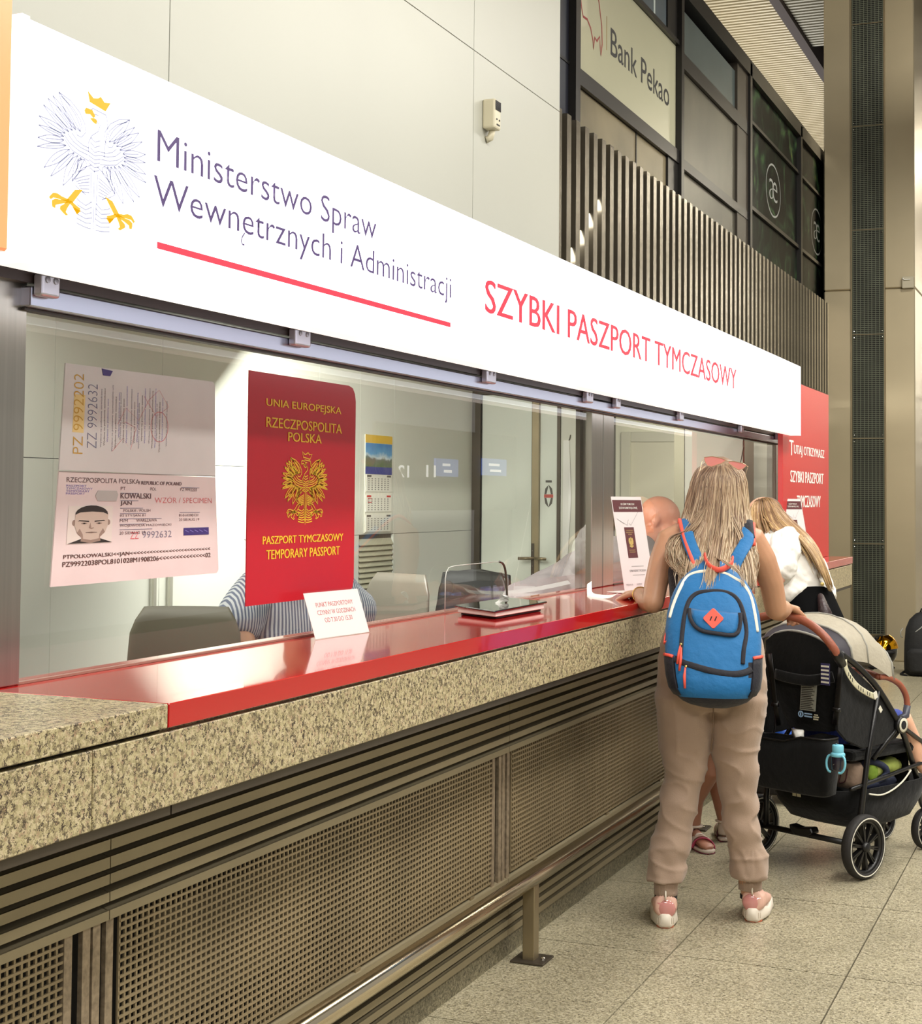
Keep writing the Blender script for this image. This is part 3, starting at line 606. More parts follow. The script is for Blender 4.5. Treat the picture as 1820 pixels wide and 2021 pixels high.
for s in (-1, 1):
    poly('portrait', [(s*.10, .19), (s*.45, .23), (s*.50, .16), (s*.45, .18), (s*.10, .13)], PD, .0019, f=pc); poly('portrait', E_(s*.27, .06, .11, .035), PS, .0019, f=pc); poly('portrait', E_(s*.27, .06, .045, .035), PD, .0021, f=pc)
    poly('portrait', [(s*.42, -.2), (s*.5, -.4), (s*.28, -.70), (s*.30, -.5)], PS, .0018, f=pc)
poly('portrait', [(-.05, .1), (-.10, -.18), (0, -.24), (.10, -.18), (.05, -.14), (0, -.19)], PS, .0019, f=pc)
poly('portrait', [(-.2, -.40), (0, -.36), (.2, -.40), (0, -.45)], PS, .0019, f=pc); poly('portrait', [(-.22, -.405), (.22, -.405), (.2, -.42), (-.2, -.42)], PD, .0021, f=pc)
# upper page, rotated print
def UP(u, v): l = V((px_+.003, 2.650+.015*v, 1.551+.227*v)); r = V((px_+.003, 3.264-.014*v, 1.547+.23*v)); return l+(r-l)*u
def ut(s, u, v, ln, h_, m, **k): text('lettering', s, UP(u, v), ZU, -YU, ln, h_, m, bk, off=.0006, **k)
ut('PZ 9992202', .125, .16, .172, .034, mat('ochre_print', (206, 160, 60), .5), offset=-.012); ut('ZZ 9992632', .205, .22, .140, .034, mat('slate_print', (120, 122, 150), .5), offset=-.018)
poly('ochre_band', [(.06, .36), (.125, .36), (.125, .72), (.06, .72)], mat('ochre_band', (232, 206, 140), .5), .0003, f=UP)
poly('violet_tab', [(.215, .995), (.285, .985), (.27, .93), (.225, .93)], mat('violet_block', (0, 0, 0)), f=UP)
rn = random.Random(3)
for k in range(22):
    u = .235+k*.0195+.010*(k//3 % 2); a = .20+rn.random()*.14; b_ = .70+rn.random()*.18
    ut('Wydano na podstawie zaswiadczenia urzedu'[:int((b_-a)*58)], u, a, (b_-a)*.227, .0065, (T4, T1, T2)[k % 3])
MB().ribbon([(-.02, 0), (.02, .05), (.05, .01), (.07, .09), (.03, .11), (.0, .10), (.03, .16), (.08, .12), (.12, .20), (.16, .24), (.20, .18), (.15, .14), (.10, .21)], .0011, UP(.33, .2), YU, ZU*0.62, XU, .0009).build('signature', T3, bk)
MB().ribbon([(math.cos(a*PI/12)*.035, math.sin(a*PI/12)*.035) for a in range(24)], .0012, UP(.60, .48), YU, ZU, XU, .0009, closed=True).build('stamp_ring', T3, bk)

# red board beyond the windows
rb = thing('red_board', 'tall red board with white Polish lettering at far counter end', 'board', (-1.78, 10, 1.115))
bx('board', (-1.795, 9.15, 1.1165), (-1.765, 10.80, 2.236), M_redpanel, rb, bevel=.001)
text('lettering', 'T', (-1.765, 9.352, 1.776), YU, ZU, .13, .093, M_print_white, rb, bold=.0045)
text('lettering', 'UTAJ OTRZYMASZ', (-1.765, 9.50, 1.772), YU, ZU, 1.11, .073, M_print_white, rb, bold=.0045)
text('lettering', 'SZYBKI PASZPORT', (-1.765, 9.384, 1.612), YU, ZU, 1.19, .072, M_print_white, rb, bold=.0045)
text('lettering', 'TYMCZASOWY', (-1.765, 9.60, 1.456), YU, ZU, .86, .076, M_print_white, rb, bold=.0045)

# ------------------------------------------------------------------ office behind the glass
wb1 = struct(bx('wall_office_back', (-4.12, 1.5, 0), (-3.985, 13.1, 2.42), M_joint))
for i, (y0, y1) in enumerate(((1.5, 2.86), (2.86, 3.61), (3.61, 4.36), (4.36, 5.110), (5.110, 5.88), (5.88, 6.62), (6.62, 7.40), (7.40, 7.90), (7.90, 8.36), (8.36, 9.60))):
    for z0, z1 in (((0, 1.6445), (1.6445, 2.40)) if y1 < 7.3 else ((0, 1.280), (1.280, 2.40))):
        if y0 == 7.90 and z0 == 0: z1 = 0.5
        p = bx('cabinet_door' if y1 < 7.3 else 'panel', (-3.985, y0+.0015, z0+.0015), (-3.955+(0.005 if y1 < 7.3 else 0), y1-.0015, z1-.0015), M_white, wb1)
        if (y0, z0) in ((5.110, 0), (5.88, 0)):
            yy = 5.815 if y0 < 5.5 else 5.945
            MB().box((-3.95, yy-.008, .965), (-3.935, yy+.008, .985)).box((-3.95, yy-.008, 1.235), (-3.935, yy+.008, 1.255)).box((-3.937, yy-.011, .965), (-3.925, yy+.011, 1.255)).build('handle', mat('satin_nickel', (196, 194, 180), .35, metal=.5), p)
            if y0 < 5.5:
                MB().lathe([(.014, 0), (.014, .012), (.009, .016)], (-3.95, 5.84, .928), ax=(1, 0, 0), n=14).box((-3.934, 5.838, .924), (-3.905, 5.842, .932)).build('lock', M_chrome, p)
                MB().lathe([(.018, -.003), (.018, .003)], (-3.90, 5.87, .895), ax=(1, .2, 0), n=14).box((-3.902, 5.864, .84), (-3.898, 5.874, .88)).build('key', M_darkmet, p)
gr = MB(); z = .52
grl = thing('wall_grille', 'grey slatted metal grille under the wall calendar', 'grille', (-3.97, 8.13, .5))
bx('grille_back', (-3.985, 7.902, .5), (-3.97, 8.358, 1.278), M_darkmet, grl)
while z < 1.26:
    MB().prism([(0, 0), (.018, -.012), (.018, -.016), (0, .022)], (-3.97, 7.905, z), XU, ZU, YU, .45).build('slat', mat('grille_slat', (190, 186, 160), .4), grl); z += .031
struct(bx('wall_office_left', (-4.1, 1.42, 0), (-2.11, 1.50, 2.42), M_offwall)); struct(bx('ceiling_office', (-4.12, 1.42, 2.40), (-2.30, 13.2, 2.43), M_offwall))
pw = thing('office_partition', 'glazed door partition with dark metal frame at the end of the office', 'partition', (-3.3, 9.62, 0)); YP = 9.60
def pp(name, x0, x1, z0, z1, m, d=(.0, .05), **k): return bx(name, (x0, YP+d[0], z0), (x1, YP+d[1], z1), m, pw, **k)
pp('frame_post', -3.954, -3.893, 0, 2.39, M_darkmet, (-.01, .06)); pp('lintel', -3.893, -3.33, 2.198, 2.30, M_darkmet, (-.01, .06)); pp('fanlight', -3.893, -3.33, 2.30, 2.39, M_milk)
d1 = pp('door_leaf', -3.887, -3.527, .01, 2.194, M_milk, (.01, .04)); pp('stile', -3.893, -3.887, 0, 2.197, M_black, (.0, .05)); pp('stile', -3.527, -3.518, 0, 2.197, M_black, (.0, .05))
pp('mullion', -3.517, -3.470, 0, 2.197, M_bronze, (-.02, .05)); d2 = pp('door_leaf', -3.469, -3.345, .01, 2.194, M_milk, (.01, .04)); pp('stile', -3.345, -3.322, 0, 2.3, M_darkmet, (-.01, .05))
lv = MB().tube([(-3.505, YP-.02, 1.102), (-3.505, YP-.07, 1.102), (-3.59, YP-.075, 1.100)], .010, 10); lv.build('lever', M_bronze, pw, smooth=True)
MB().tube([(-3.47, YP-.02, 1.102), (-3.47, YP-.07, 1.102), (-3.395, YP-.075, 1.100)], .010, 10).build('lever', M_bronze, pw, smooth=True)
bx('lock_plate', (-3.517, YP-.024, .93), (-3.497, YP-.0205, 1.20), M_darkmet, pw)
for z in (.95, 1.0, 1.05, 1.10, 1.15): MB().ball((-3.507, YP-.025, z), .004, 6, 4).build('screw', M_chrome, pw)
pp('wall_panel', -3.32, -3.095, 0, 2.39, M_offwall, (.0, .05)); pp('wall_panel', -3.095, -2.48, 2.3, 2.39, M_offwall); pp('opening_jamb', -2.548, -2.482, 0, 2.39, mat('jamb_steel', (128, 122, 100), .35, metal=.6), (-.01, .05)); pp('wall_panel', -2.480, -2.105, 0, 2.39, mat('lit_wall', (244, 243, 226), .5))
M_st = mat('sticker_dark', (96, 92, 84), .5)
stx, stz = -3.408, 1.515
def sp(pts, m, n='door_sticker'): MB().add([(stx+a, YP+.009, stz+b) for a, b in pts], [tuple(range(len(pts)))]).build(n, m, pw)
for s in (1, -1):
    sp([(-.030, s*.012), (-.024, s*.05), (0, s*.075), (-.006, s*.05), (-.016, s*.012)], M_st); sp([(.030, s*.012), (.024, s*.05), (0, s*.075), (.006, s*.05), (.016, s*.012)], M_st)
sp([(-.032, -.011), (.032, -.011), (.032, .011), (-.032, .011)], mat('sticker_red', (206, 96, 84), .5)); sp([(-.022, .09), (.022, .09), (.022, .105), (-.022, .105)], M_st)
wp = thing('paper_strip', 'long white paper strip hanging from a small hook on the partition', 'paper strip', (-3.25, 9.58, .9))
MB().add([(-3.305, YP-.006, .93), (-3.275, YP-.012, .93), (-3.245, YP-.006, 1.5), (-3.255, YP-.012, 1.78), (-3.262, YP-.006, 1.885), (-3.302, YP-.006, 1.885)], [(0, 1, 2, 3, 4, 5)]).build('strip', M_print_white, wp)
MB().tube([(-3.262, YP-.008, 1.885), (-3.255, YP-.015, 1.89), (-3.250, YP-.012, 1.92)], .003, 6).build('hook', M_darkmet, wp)
w2 = struct(bx('wall_office_far', (-4.6, 13.0, 0), (-2.26, 13.1, 2.39), mat('far_wall', (236, 234, 212), .5)))
dr = thing('inner_door', 'cream door in a cream frame seen through the second window', 'door', (-3.5, 12.98, 0))
M_cr = mat('cream_door', (214, 209, 186), .45); M_cf = mat('cream_frame', (206, 203, 184), .45)
bx('door_frame', (-3.925, 12.95, 0), (-3.835, 13.0, 2.09), M_cf, dr, bevel=.006); bx('door_frame', (-2.98, 12.95, 0), (-2.89, 13.0, 2.09), M_cf, dr, bevel=.006); bx('door_frame', (-3.834, 12.95, 2.0), (-2.981, 13.0, 2.09), M_cf, dr, bevel=.006); bx('door_leaf', (-3.835, 12.975, 0), (-2.98, 13.0, 2.0), M_cr, dr)
struct(bx('wall_office_side', (-2.30, 9.9, 0), (-2.25, 13.0, 2.30), mat('side_steel', (176, 170, 150), .3, metal=.6, var=.1, vscale=3)))
cab = MB().tube([(-2.09, 9.55, 1.83), (-2.10, 9.52, 1.74), (-2.14, 9.5, 1.64), (-2.155, 9.5, 1.50), (-2.12, 9.5, 1.40), (-2.08, 9.5, 1.30), (-2.06, 9.5, 1.117)], .003, 6).build('hanging_cable', mat('cable_grey', (84, 78, 64), .5)); tag(cab, 'thin grey cable hanging down the pale wall behind second window', 'cable')
# calendar
cl = thing('wall_calendar', 'three month wall calendar with mountain picture and yellow top', 'calendar', (-3.94, 8.13, 1.29))
bx('board', (-3.953, 7.955, 1.290), (-3.948, 8.315, 1.862), mat('calendar_card', (232, 230, 214), .5), cl)
bx('yellow_band', (-3.948, 7.955, 1.815), (-3.9465, 8.315, 1.862), mat('yellow_card', (232, 188, 48), .5), cl)
cm = bpy.data.materials.new('calendar_photo'); cm.use_nodes = True; nt = cm.node_tree; N = nt.nodes; L = nt.links; b = N['Principled BSDF']
g = N.new('ShaderNodeNewGeometry'); s3 = N.new('ShaderNodeSeparateXYZ'); L.new(g.outputs['Position'], s3.inputs[0]); nz = N.new('ShaderNodeTexNoise'); nz.inputs['Scale'].default_value = 14; nz.inputs['Detail'].default_value = 5; L.new(g.outputs['Position'], nz.inputs['Vector'])
ma = N.new('ShaderNodeMath'); ma.operation = 'MULTIPLY_ADD'; ma.inputs[1].default_value = .10; L.new(nz.outputs[0], ma.inputs[0]); L.new(s3.outputs['Z'], ma.inputs[2])
mr = N.new('ShaderNodeMapRange'); mr.inputs[1].default_value = 1.66; mr.inputs[2].default_value = 1.86; L.new(ma.outputs[0], mr.inputs[0]); rp = N.new('ShaderNodeValToRGB'); e = rp.color_ramp.elements
e[0].position = 0; e[0].color = (*s2l((40, 70, 40)), 1); e[1].position = 1; e[1].color = (*s2l((60, 130, 196)), 1)
for p_, c_ in ((.35, (86, 116, 70)), (.55, (96, 112, 100)), (.62, (196, 214, 220)), (.72, (90, 160, 210))): q = e.new(p_); q.color = (*s2l(c_), 1)
L.new(mr.outputs[0], rp.inputs[0]); L.new(rp.outputs[0], b.inputs['Base Color'])
bx('picture', (-3.948, 7.96, 1.66), (-3.946, 8.31, 1.813), cm, cl); bx('blue_band', (-3.948, 7.96, 1.632), (-3.9455, 8.31, 1.675), mat('blue_card', (40, 60, 150), .5), cl)
for i, z in enumerate((1.53, 1.412, 1.297)):
    s_ = bx('month_sheet', (-3.9475, 7.965, z), (-3.944, 8.305, z+.100), mat('month_sheet', (238, 236, 222), .5), cl)
    mb = MB()
    for r in range(6):
        for c in range(7): mb.box((-3.944, 7.99+c*.043, z+.010+r*.0125), (-3.9435, 8.006+c*.043, z+.016+r*.0125))
    mb.build('dates', mat('date_print', (140, 138, 130), .5), s_)
    for a_ in (7.975, 8.24): bx('month_name', (-3.944, a_, z+.086), (-3.9435, a_+.055, z+.097), mat('cal_red', (206, 60, 56), .5) if i == 1 else M_st, s_)
MB().ribbon([(0, 0), (.05, 0), (.05, .022), (0, .022)], .004, (-3.943, 7.985, 1.468), YU, ZU, XU, .0012, closed=True).build('date_marker', mat('cal_red', (0, 0, 0)), cl)

# ------------------------------------------------------------------ hall behind the viewer, seen in the glass only as reflections
hs = thing('gate_sign', 'lit blue gate sign with white number, reflected in the first window', 'sign', (3.0, 6.4, 1.6))
E_num = emitmat('number_white', (255, 255, 250), 2.6); E_blue = emitmat('sign_blue', (120, 150, 235), 1.1); E_line = emitmat('sign_line', (255, 255, 255), 2.4)
hs_ = hs; PXR = 3.0
for s, y0, z0, w_, h_ in (('12', 15.32-.0, 1.715, .30, .135), ('11', 16.05, 1.730, .27, .135)):
    yy = y0+0.0
    text('number', s, (PXR-.02, yy, z0), -YU, ZU, w_, h_, E_num, hs, offset=.02)
for y1_, y0_, z0, z1 in ((16.76, 16.11, 1.745, 1.95), (18.35, 17.56, 1.78, 1.99)):
    bx('sign_plate', (PXR, y0_, z0), (PXR+.03, y1_, z1), E_blue, hs)
    bx('sign_text', (PXR-.003, y0_+.18, z0+.12), (PXR, y1_-.25, z0+.15), E_line, hs); bx('sign_text', (PXR-.003, y0_+.22, z0+.045), (PXR, y1_-.2, z0+.075), E_line, hs)
bx('backing', (PXR+.04, 14.6, 1.35), (PXR+.08, 18.8, 2.3), mat('hall_panel', (150, 142, 120), .5), hs); bx('leg', (PXR+.04, 14.65, 0), (PXR+.08, 14.72, 1.35), M_darkmet, hs); bx('leg', (PXR+.04, 18.6, 0), (PXR+.08, 18.67, 1.35), M_darkmet, hs)

# ================================================================== figure tools
def fuse(name, mbs, m, parent, voxel=0.006, smooth=6, world=False, fac=0.5, disp=None, label=None, kind=None):
    """weld overlapping closed lofts into one continuous skin"""
    A = MB()
    for b in (mbs if isinstance(mbs, (list, tuple)) else [mbs]): A.add(b.v, b.f)
    o = bpy.data.objects.new('tmp', A.mesh()); COL.objects.link(o)
    bm = bmesh.new(); bm.from_mesh(o.data); bmesh.ops.recalc_face_normals(bm, faces=bm.faces); bm.to_mesh(o.data); bm.free()
    r = o.modifiers.new('r', 'REMESH'); r.mode = 'VOXEL'; r.voxel_size = voxel
    if smooth: s = o.modifiers.new('s', 'SMOOTH'); s.factor = fac; s.iterations = smooth
    dg = bpy.context.evaluated_depsgraph_get(); me = bpy.data.meshes.new_from_object(o.evaluated_get(dg)); bpy.data.objects.remove(o)
    if disp:
        me.update(); ns = [v.normal.copy() for v in me.vertices]
        for v, n in zip(me.vertices, ns): v.co += n*disp(v.co)
    me.materials.clear()
    return link(name, me, m, parent, world=world, smooth=True, label=label, kind=kind)
def sring(c, a, b, e=2.0, n=28, rz=0.0, tilt=0.0):
    c = V(c); out = []
    for j in range(n):
        t = 2*PI*j/n; ct, st = math.cos(t), math.sin(t)
        x = math.copysign(abs(ct)**(2/e), ct)*a; y = math.copysign(abs(st)**(2/e), st)*b
        out.append(c+V((x*math.cos(rz)-y*math.sin(rz), x*math.sin(rz)+y*math.cos(rz), x*tilt)))
    return out
def torso(rows, n=28):
    """rows (z, cx, cy, half width, half depth[, squareness])"""
    return MB().rings([sring((r[1], r[2], r[0]), r[3], r[4], r[5] if len(r) > 5 else 2.3, n) for r in rows])
def limb(pts, rr, n=14):
    b = MB(); b.tube(pts, rr, n); b.ball(pts[0], rr[0] if not isinstance(rr[0], tuple) else rr[0][0], 12, 8); b.ball(pts[-1], rr[-1] if not isinstance(rr[-1], tuple) else rr[-1][0], 12, 8); return b
def spline(P, n=6):
    P = [V(p) for p in P]; out = []
    for i in range(len(P)-1):
        a, b, c, d = P[max(i-1, 0)], P[i], P[i+1], P[min(i+2, len(P)-1)]
        for k in range(n):
            t = k/n; out.append(0.5*((2*b)+(c-a)*t+(2*a-5*b+4*c-d)*t*t+(3*b-a-3*c+d)*t**3))
    out.append(P[-1]); return out
def lerpf(T, x):
    if x <= T[0][0]: return T[0][1]
    for (a, b), (c, d) in zip(T, T[1:]):
        if x <= c: return b+(d-b)*(x-a)/(c-a)
    return T[-1][1]
def hand(W, d, n, side, curl=.5, sc=1.0, spread=.12, thumb=.5):
    """palm and five fingers; d pointing, n palm-facing normal, side +1/-1 puts the thumb along d x n"""
    W, d, n = V(W), V(d).normalized(), V(n).normalized(); n = (n-d*n.dot(d)).normalized(); w = d.cross(n); b = MB()
    rg = []
    for t, hw, th in ((-.01, .026, .019), (.02, .032, .017), (.05, .040, .015), (.078, .042, .013), (.092, .038, .010)):
        rg.append([W+d*t*sc+w*math.cos(2*PI*j/14)*hw*sc+n*math.sin(2*PI*j/14)*th*sc for j in range(14)])
    b.rings(rg)
    for k, (off, ln, r) in enumerate(((.030, .92, .0086), (.010, 1.0, .0090), (-.011, .94, .0086), (-.030, .74, .0076))):
        p = W+d*.082*sc+w*side*off*sc; d0 = (d+w*side*spread*(1.5-k)*.35).normalized(); P = [p-d*.02*sc, p]; R3 = [r*1.05*sc, r*1.05*sc]; an = 0
        for q, seg in enumerate((.044, .027, .022)):
            an += curl*(1.0, 1.15, .8)[q]; dr = d0*math.cos(an)+n*math.sin(an); p = p+dr*seg*ln*sc; P.append(p); R3.append(r*(1.0, .93, .78)[q]*sc)
        b.tube(P, R3, 9, ref=w); b.ball(P[-1], R3[-1], 9, 6)
    p = W+d*.022*sc+w*side*.026*sc; dr = (d*.65+w*side*.75+n*.35*thumb).normalized(); P = [W+d*.01*sc+w*side*.012*sc, p]; R3 = [.014*sc, .0125*sc]
    for q, seg in enumerate((.036, .030, .024)):
        dr = (dr+d*.12+n*thumb*.35).normalized(); p = p+dr*seg*sc; P.append(p); R3.append((.0112, .0100, .0080)[q]*sc)
    b.tube(P, R3, 9); b.ball(P[-1], R3[-1], 9, 6); return b
def headmb(c, f, u, sc=1.0, ears=True, jaw=1.0):
    """skull, jaw, nose, ears, lips and brow about centre c, facing f, crown along u"""
    c, f, u = V(c), V(f).normalized(), V(u).normalized(); u = (u-f*u.dot(f)).normalized(); r = f.cross(u)
    def P(x, y, z): return c+(r*x+f*y+u*z)*sc
    b = MB()
    def ell(x, y, z, a, bb, cc, n=16, m=12):
        rg = []
        for i in range(m+1):
            t = PI*i/m; q = max(math.sin(t), 1e-3); rg.append([P(x+a*q*math.cos(2*PI*j/n), y+bb*q*math.sin(2*PI*j/n), z-cc*math.cos(t)) for j in range(n)])
        b.rings(rg)
    ell(0, -.012, .035, .076, .096, .088); ell(0, .022, -.01, .064, .070, .085); ell(0, .040, -.070, .040*jaw, .045, .045); ell(0, .062, -.095, .022, .018, .018)
    ell(0, .072, .030, .052, .020, .016)
    b.tube([P(0, .082, .02), P(0, .100, -.012), P(0, .108, -.028)], [.009*sc, .012*sc, .014*sc], 8); ell(.012, .094, -.032, .009, .011, .008, 8, 6); ell(-.012, .094, -.032, .009, .011, .008, 8, 6)
    ell(0, .084, -.056, .024, .010, .006, 10, 6); ell(0, .082, -.067, .021, .010, .007, 10, 6); ell(.045, .045, -.02, .022, .03, .025); ell(-.045, .045, -.02, .022, .03, .025)
    if ears:
        for s in (1, -1): ell(s*.078, -.008, -.005, .010, .020, .032, 10, 8)
    ell(0, -.02, -.09, .05, .055, .05)
    return b, P
def face_bits(parent, P, sc=1.0, iris=(80, 90, 80), brow=(120, 90, 60), lip=(188, 110, 100)):
    for s in (1, -1):
        e = MB().ball(P(s*.031, .072, .006), .0125*sc, 12, 8).build('eye', mat('eye_white', (226, 220, 212), .15), parent, world=False, smooth=True)
        MB().ball(P(s*.031, .0815, .006), .0055*sc, 10, 6).build('iris', mat('iris_%d' % iris[0], iris, .1), e, world=False, smooth=True)
        MB().tube([P(s*.014, .088, .026), P(s*.031, .088, .031), P(s*.050, .076, .025)], [.0035*sc, .004*sc, .002*sc], 6).build('eyebrow', mat('brow_%d' % brow[0], brow, .8), parent, world=False, smooth=True)
    MB().tube([P(-.022, .086, -.061), P(-.01, .093, -.0585), P(0, .0945, -.060), P(.01, .093, -.0585), P(.022, .086, -.061)], [.002*sc, .0045*sc, .005*sc, .0045*sc, .002*sc], 6).build('lips', mat('lips', lip, .4), parent, world=False, smooth=True)
def skinmat(name, c): return mat(name, c, 0.45, var=.05, vscale=14, sss=.12, bump=.05, bscale=220)
def clothmat(name, c, bs=30, b=.35, var=.06, sheen=.2, rough=.85): return mat(name, c, rough, var=var, vscale=9, bump=b, bscale=bs, sheen=sheen)
def hairmat(name, cols, n=90):
    """strand-streaked hair; colour changes from lock to lock by the 'lock' attribute"""
    m = bpy.data.materials.new(name); m.use_nodes = True; nt = m.node_tree; N = nt.nodes; L = nt.links; b = N['Principled BSDF']; b.inputs['Roughness'].default_value = .38; b.inputs['Specular IOR Level'].default_value = .45
    at = N.new('ShaderNodeAttribute'); at.attribute_name = 'lock'; rp = N.new('ShaderNodeValToRGB'); e = rp.color_ramp.elements
    while len(e) < len(cols): e.new(.5)
    for i, (p, c) in enumerate(cols): e[i].position = p; e[i].color = (*s2l(c), 1)
    L.new(at.outputs['Fac'], rp.inputs[0]); L.new(rp.outputs[0], b.inputs['Base Color']); MATS[name] = m; return m
def locks_mesh(paths, seed=1, w=.006, flat=.45, n=5, name='hair', m=None, parent=None, shade=None):
    """hair drawn as many tapered locks, each a tube along its own path"""
    rn = random.Random(seed); mb = MB(); att = []
    for P, ww in paths:
        k = len(P); v0 = len(mb.v); rr = [ww*w*min(1, .35+2.2*i/k)*(1 if i < k*.6 else max(.12, 1-(i-k*.6)/(k*.42))) for i in range(k)]
        mb.tube(P, rr, n, flat=flat); c = rn.random(); lo = rn.uniform(-.15, .15)
        for i in range(len(mb.v)-v0): att.append(min(1, max(0, c*.62+.36*((i//n)/k)+lo*.3)))
    me = mb.mesh(name); a = me.attributes.new('lock', 'FLOAT', 'POINT')
    for i, q in enumerate(att): a.data[i].value = q
    return link(name, me, m, parent, world=False, smooth=True)
# ================================================================== woman with the blue backpack
SK = skinmat('skin_tan', (192, 144, 112)); M_pants = clothmat('pants_taupe', (164, 140, 121), 240, .12, .05)
wo = thing('person', 'woman with long blonde hair in taupe joggers carrying blue backpack at counter', 'person', (-1.303, 5.41, 0), math.radians(13.4))
def lean_y(z): return .155*max(0, min(1, (z-.86)/.48))
def lean(mb): mb.v = [(q[0]*(1+.03*max(0, min(1, (q[2]-.86)/.48))), q[1]+lean_y(q[2]), q[2]) for q in mb.v]; return mb
def lean_pt(q): return V((q[0], q[1]+lean_y(q[2]), q[2]))
def lean_me(me):
    for v in me.vertices: v.co.y += lean_y(v.co.z); v.co.x *= 1+.03*max(0, min(1, (v.co.z-.86)/.48))
    return me
B = []
B.append(torso([(.80, 0, .0, .15, .10), (.88, 0, .0, .17, .115), (.98, 0, .0, .155, .11), (1.08, 0, .02, .130, .10), (1.20, 0, .045, .140, .100), (1.30, 0, .065, .160, .098), (1.36, 0, .075, .150, .085), (1.40, .005, .08, .105, .065), (1.44, .01, .085, .06, .055)]))
B.append(limb([(.01, .085, 1.39), (.02, .105, 1.45), (.03, .12, 1.50)], [.056, .050, .052]))
hb, HP = headmb((.032, .125, 1.530), (-.12, 1, -.08), (0, .05, 1), .98); B.append(hb)
for mb in B: lean(mb)
_P = HP; HP = lambda x, y, z: lean_pt(_P(x, y, z))
EL = V((-.208, .115, 1.122)); WL = V((-.262, .275, 1.140))
B.append(limb([(-.11, .215, 1.358), (-.150, .215, 1.345), (-.178, .19, 1.27), (-.198, .15, 1.19), EL], [.055, .054, .049, .044, .041]))
B.append(limb([EL, (-.228, .17, 1.122), (-.250, .235, 1.132), WL], [.041, .042, .033, .027]))
ER = V((.243, .315, 1.092)); WR = V((.288, .545, 1.078))
B.append(limb([(.11, .22, 1.362), (.150, .22, 1.352), (.192, .24, 1.28), (.225, .275, 1.19), ER], [.055, .054, .050, .045, .042]))
B.append(limb([ER, (.256, .38, 1.084), (.276, .47, 1.082), WR], [.042, .043, .035, .028]))
B.append(hand(WL+V((0, .008, 0)), (-.35, .9, -.02), (0, 0, -1), 1, curl=.25))
B.append(hand(WR+V((0, .006, .004)), (.30, .95, -.10), (0, -.1, -1), -1, curl=.95, thumb=.9))
for s, k in ((-1, ((-.075, 0, .82), (-.092, .0, .50), (-.128, -.01, .28), (-.153, -.05, .10), (-.155, -.05, .05))), (1, ((.08, 0, .82), (.095, .03, .50), (.122, .05, .28), (.143, .075, .10), (.150, .085, .05)))):
    B.append(limb(k, [.085, .06, .05, .034, .033]))
fuse('body', B, SK, wo, voxel=.0055, smooth=4)
face_bits(wo, HP)
tk = fuse('tank_top', [lean(q) for q in (torso([(.98, 0, .0, .165, .120), (1.08, 0, .02, .142, .112), (1.18, 0, .04, .148, .110), (1.245, 0, .055, .158, .106), (1.26, 0, .06, .150, .098)]),
     MB().tube([(-.085, -.045, 1.24), (-.09, -.02, 1.33), (-.088, .06, 1.402), (-.08, .14, 1.34), (-.075, .16, 1.24)], .010, 8, flat=1.6), MB().tube([(.095, -.045, 1.24), (.10, -.02, 1.33), (.098, .06, 1.405), (.09, .14, 1.34), (.08, .16, 1.24)], .010, 8, flat=1.6))], clothmat('tank_black', (34, 26, 28), 120), wo, voxel=.007, smooth=3)
# joggers
def fold(amp, seed=0):
    from mathutils import noise
    def f(c):
        q = V((c.x*7+seed, c.y*7, c.z*9)); a = noise.noise(q)*amp
        a += math.sin(c.z*46+noise.noise(V((c.x*5, c.y*5, c.z*3+seed)))*6)*amp*.42*(1 if c.z < .62 else .35)
        rg_ = 1-abs(noise.noise(V((c.x*9+c.z*4+seed, c.y*7, c.z*13)))); a += (rg_**7)*amp*.9*(1.0 if c.z < .66 else .5)
        if .13 < c.z < .26: a += math.sin(math.atan2(c.y, c.x-(.14 if c.x > 0 else -.153))*9+c.z*30)*amp*.28
        return a
    return f
PL = [torso([(.755, 0, .0, .155, .105), (.80, .005, -.005, .192, .120), (.86, .005, -.005, .196, .130), (.93, .004, 0, .190, .126), (1.0, .003, 0, .176, .118), (1.045, .0, .0, .158, .112)])]
def leg(rows): return MB().rings([sring((x, y, z), hw, hd, 2.1, 24) for z, x, y, hw, hd in rows])
PL = [lean(PL[0])]
PL.append(leg([(.155, -.154, -.050, .066, .066), (.185, -.154, -.045, .069, .070), (.22, -.151, -.035, .064, .067), (.295, -.131, -.020, .065, .072), (.42, -.107, -.005, .065, .075), (.50, -.093, .0, .071, .080), (.60, -.088, .0, .084, .092), (.70, -.092, -.005, .096, .108), (.80, -.098, -.01, .100, .120), (.86, -.09, .0, .09, .11)]))
PL.append(leg([(.155, .141, .065, .066, .066), (.185, .141, .065, .069, .070), (.22, .136, .062, .063, .067), (.295, .120, .055, .062, .072), (.42, .103, .045, .064, .075), (.50, .096, .035, .070, .080), (.60, .092, .025, .084, .092), (.70, .096, .01, .097, .108), (.80, .102, -.005, .101, .120), (.86, .09, .0, .09, .11)]))
pn = fuse('joggers', PL, M_pants, wo, voxel=.0065, smooth=5, disp=fold(.0075))
for s, cx, cy in ((-1, -.153, -.050), (1, .143, .075)):
    fr = MB(); rg = []
    for k in range(5):
        z = .107+k*.0125; rg.append([V((cx+math.cos(t*2*PI/60)*(.0405+.0022*math.sin(t*2.6)+(.006 if k == 4 else 0)), cy+math.sin(t*2*PI/60)*(.046+.0022*math.sin(t*2.6)+(.006 if k == 4 else 0)), z)) for t in range(60)])
    fr.rings(rg).build('cuff', M_pants, pn, world=False, smooth=True)
MB().tube([(0.0131, -0.118, 0.7828), (0.0098, -0.085, 0.6936), (0.0046, -0.03, 0.614)], .0022, 6).build('seam', mat('seam_taupe', (128, 106, 88), .9), pn, world=False)
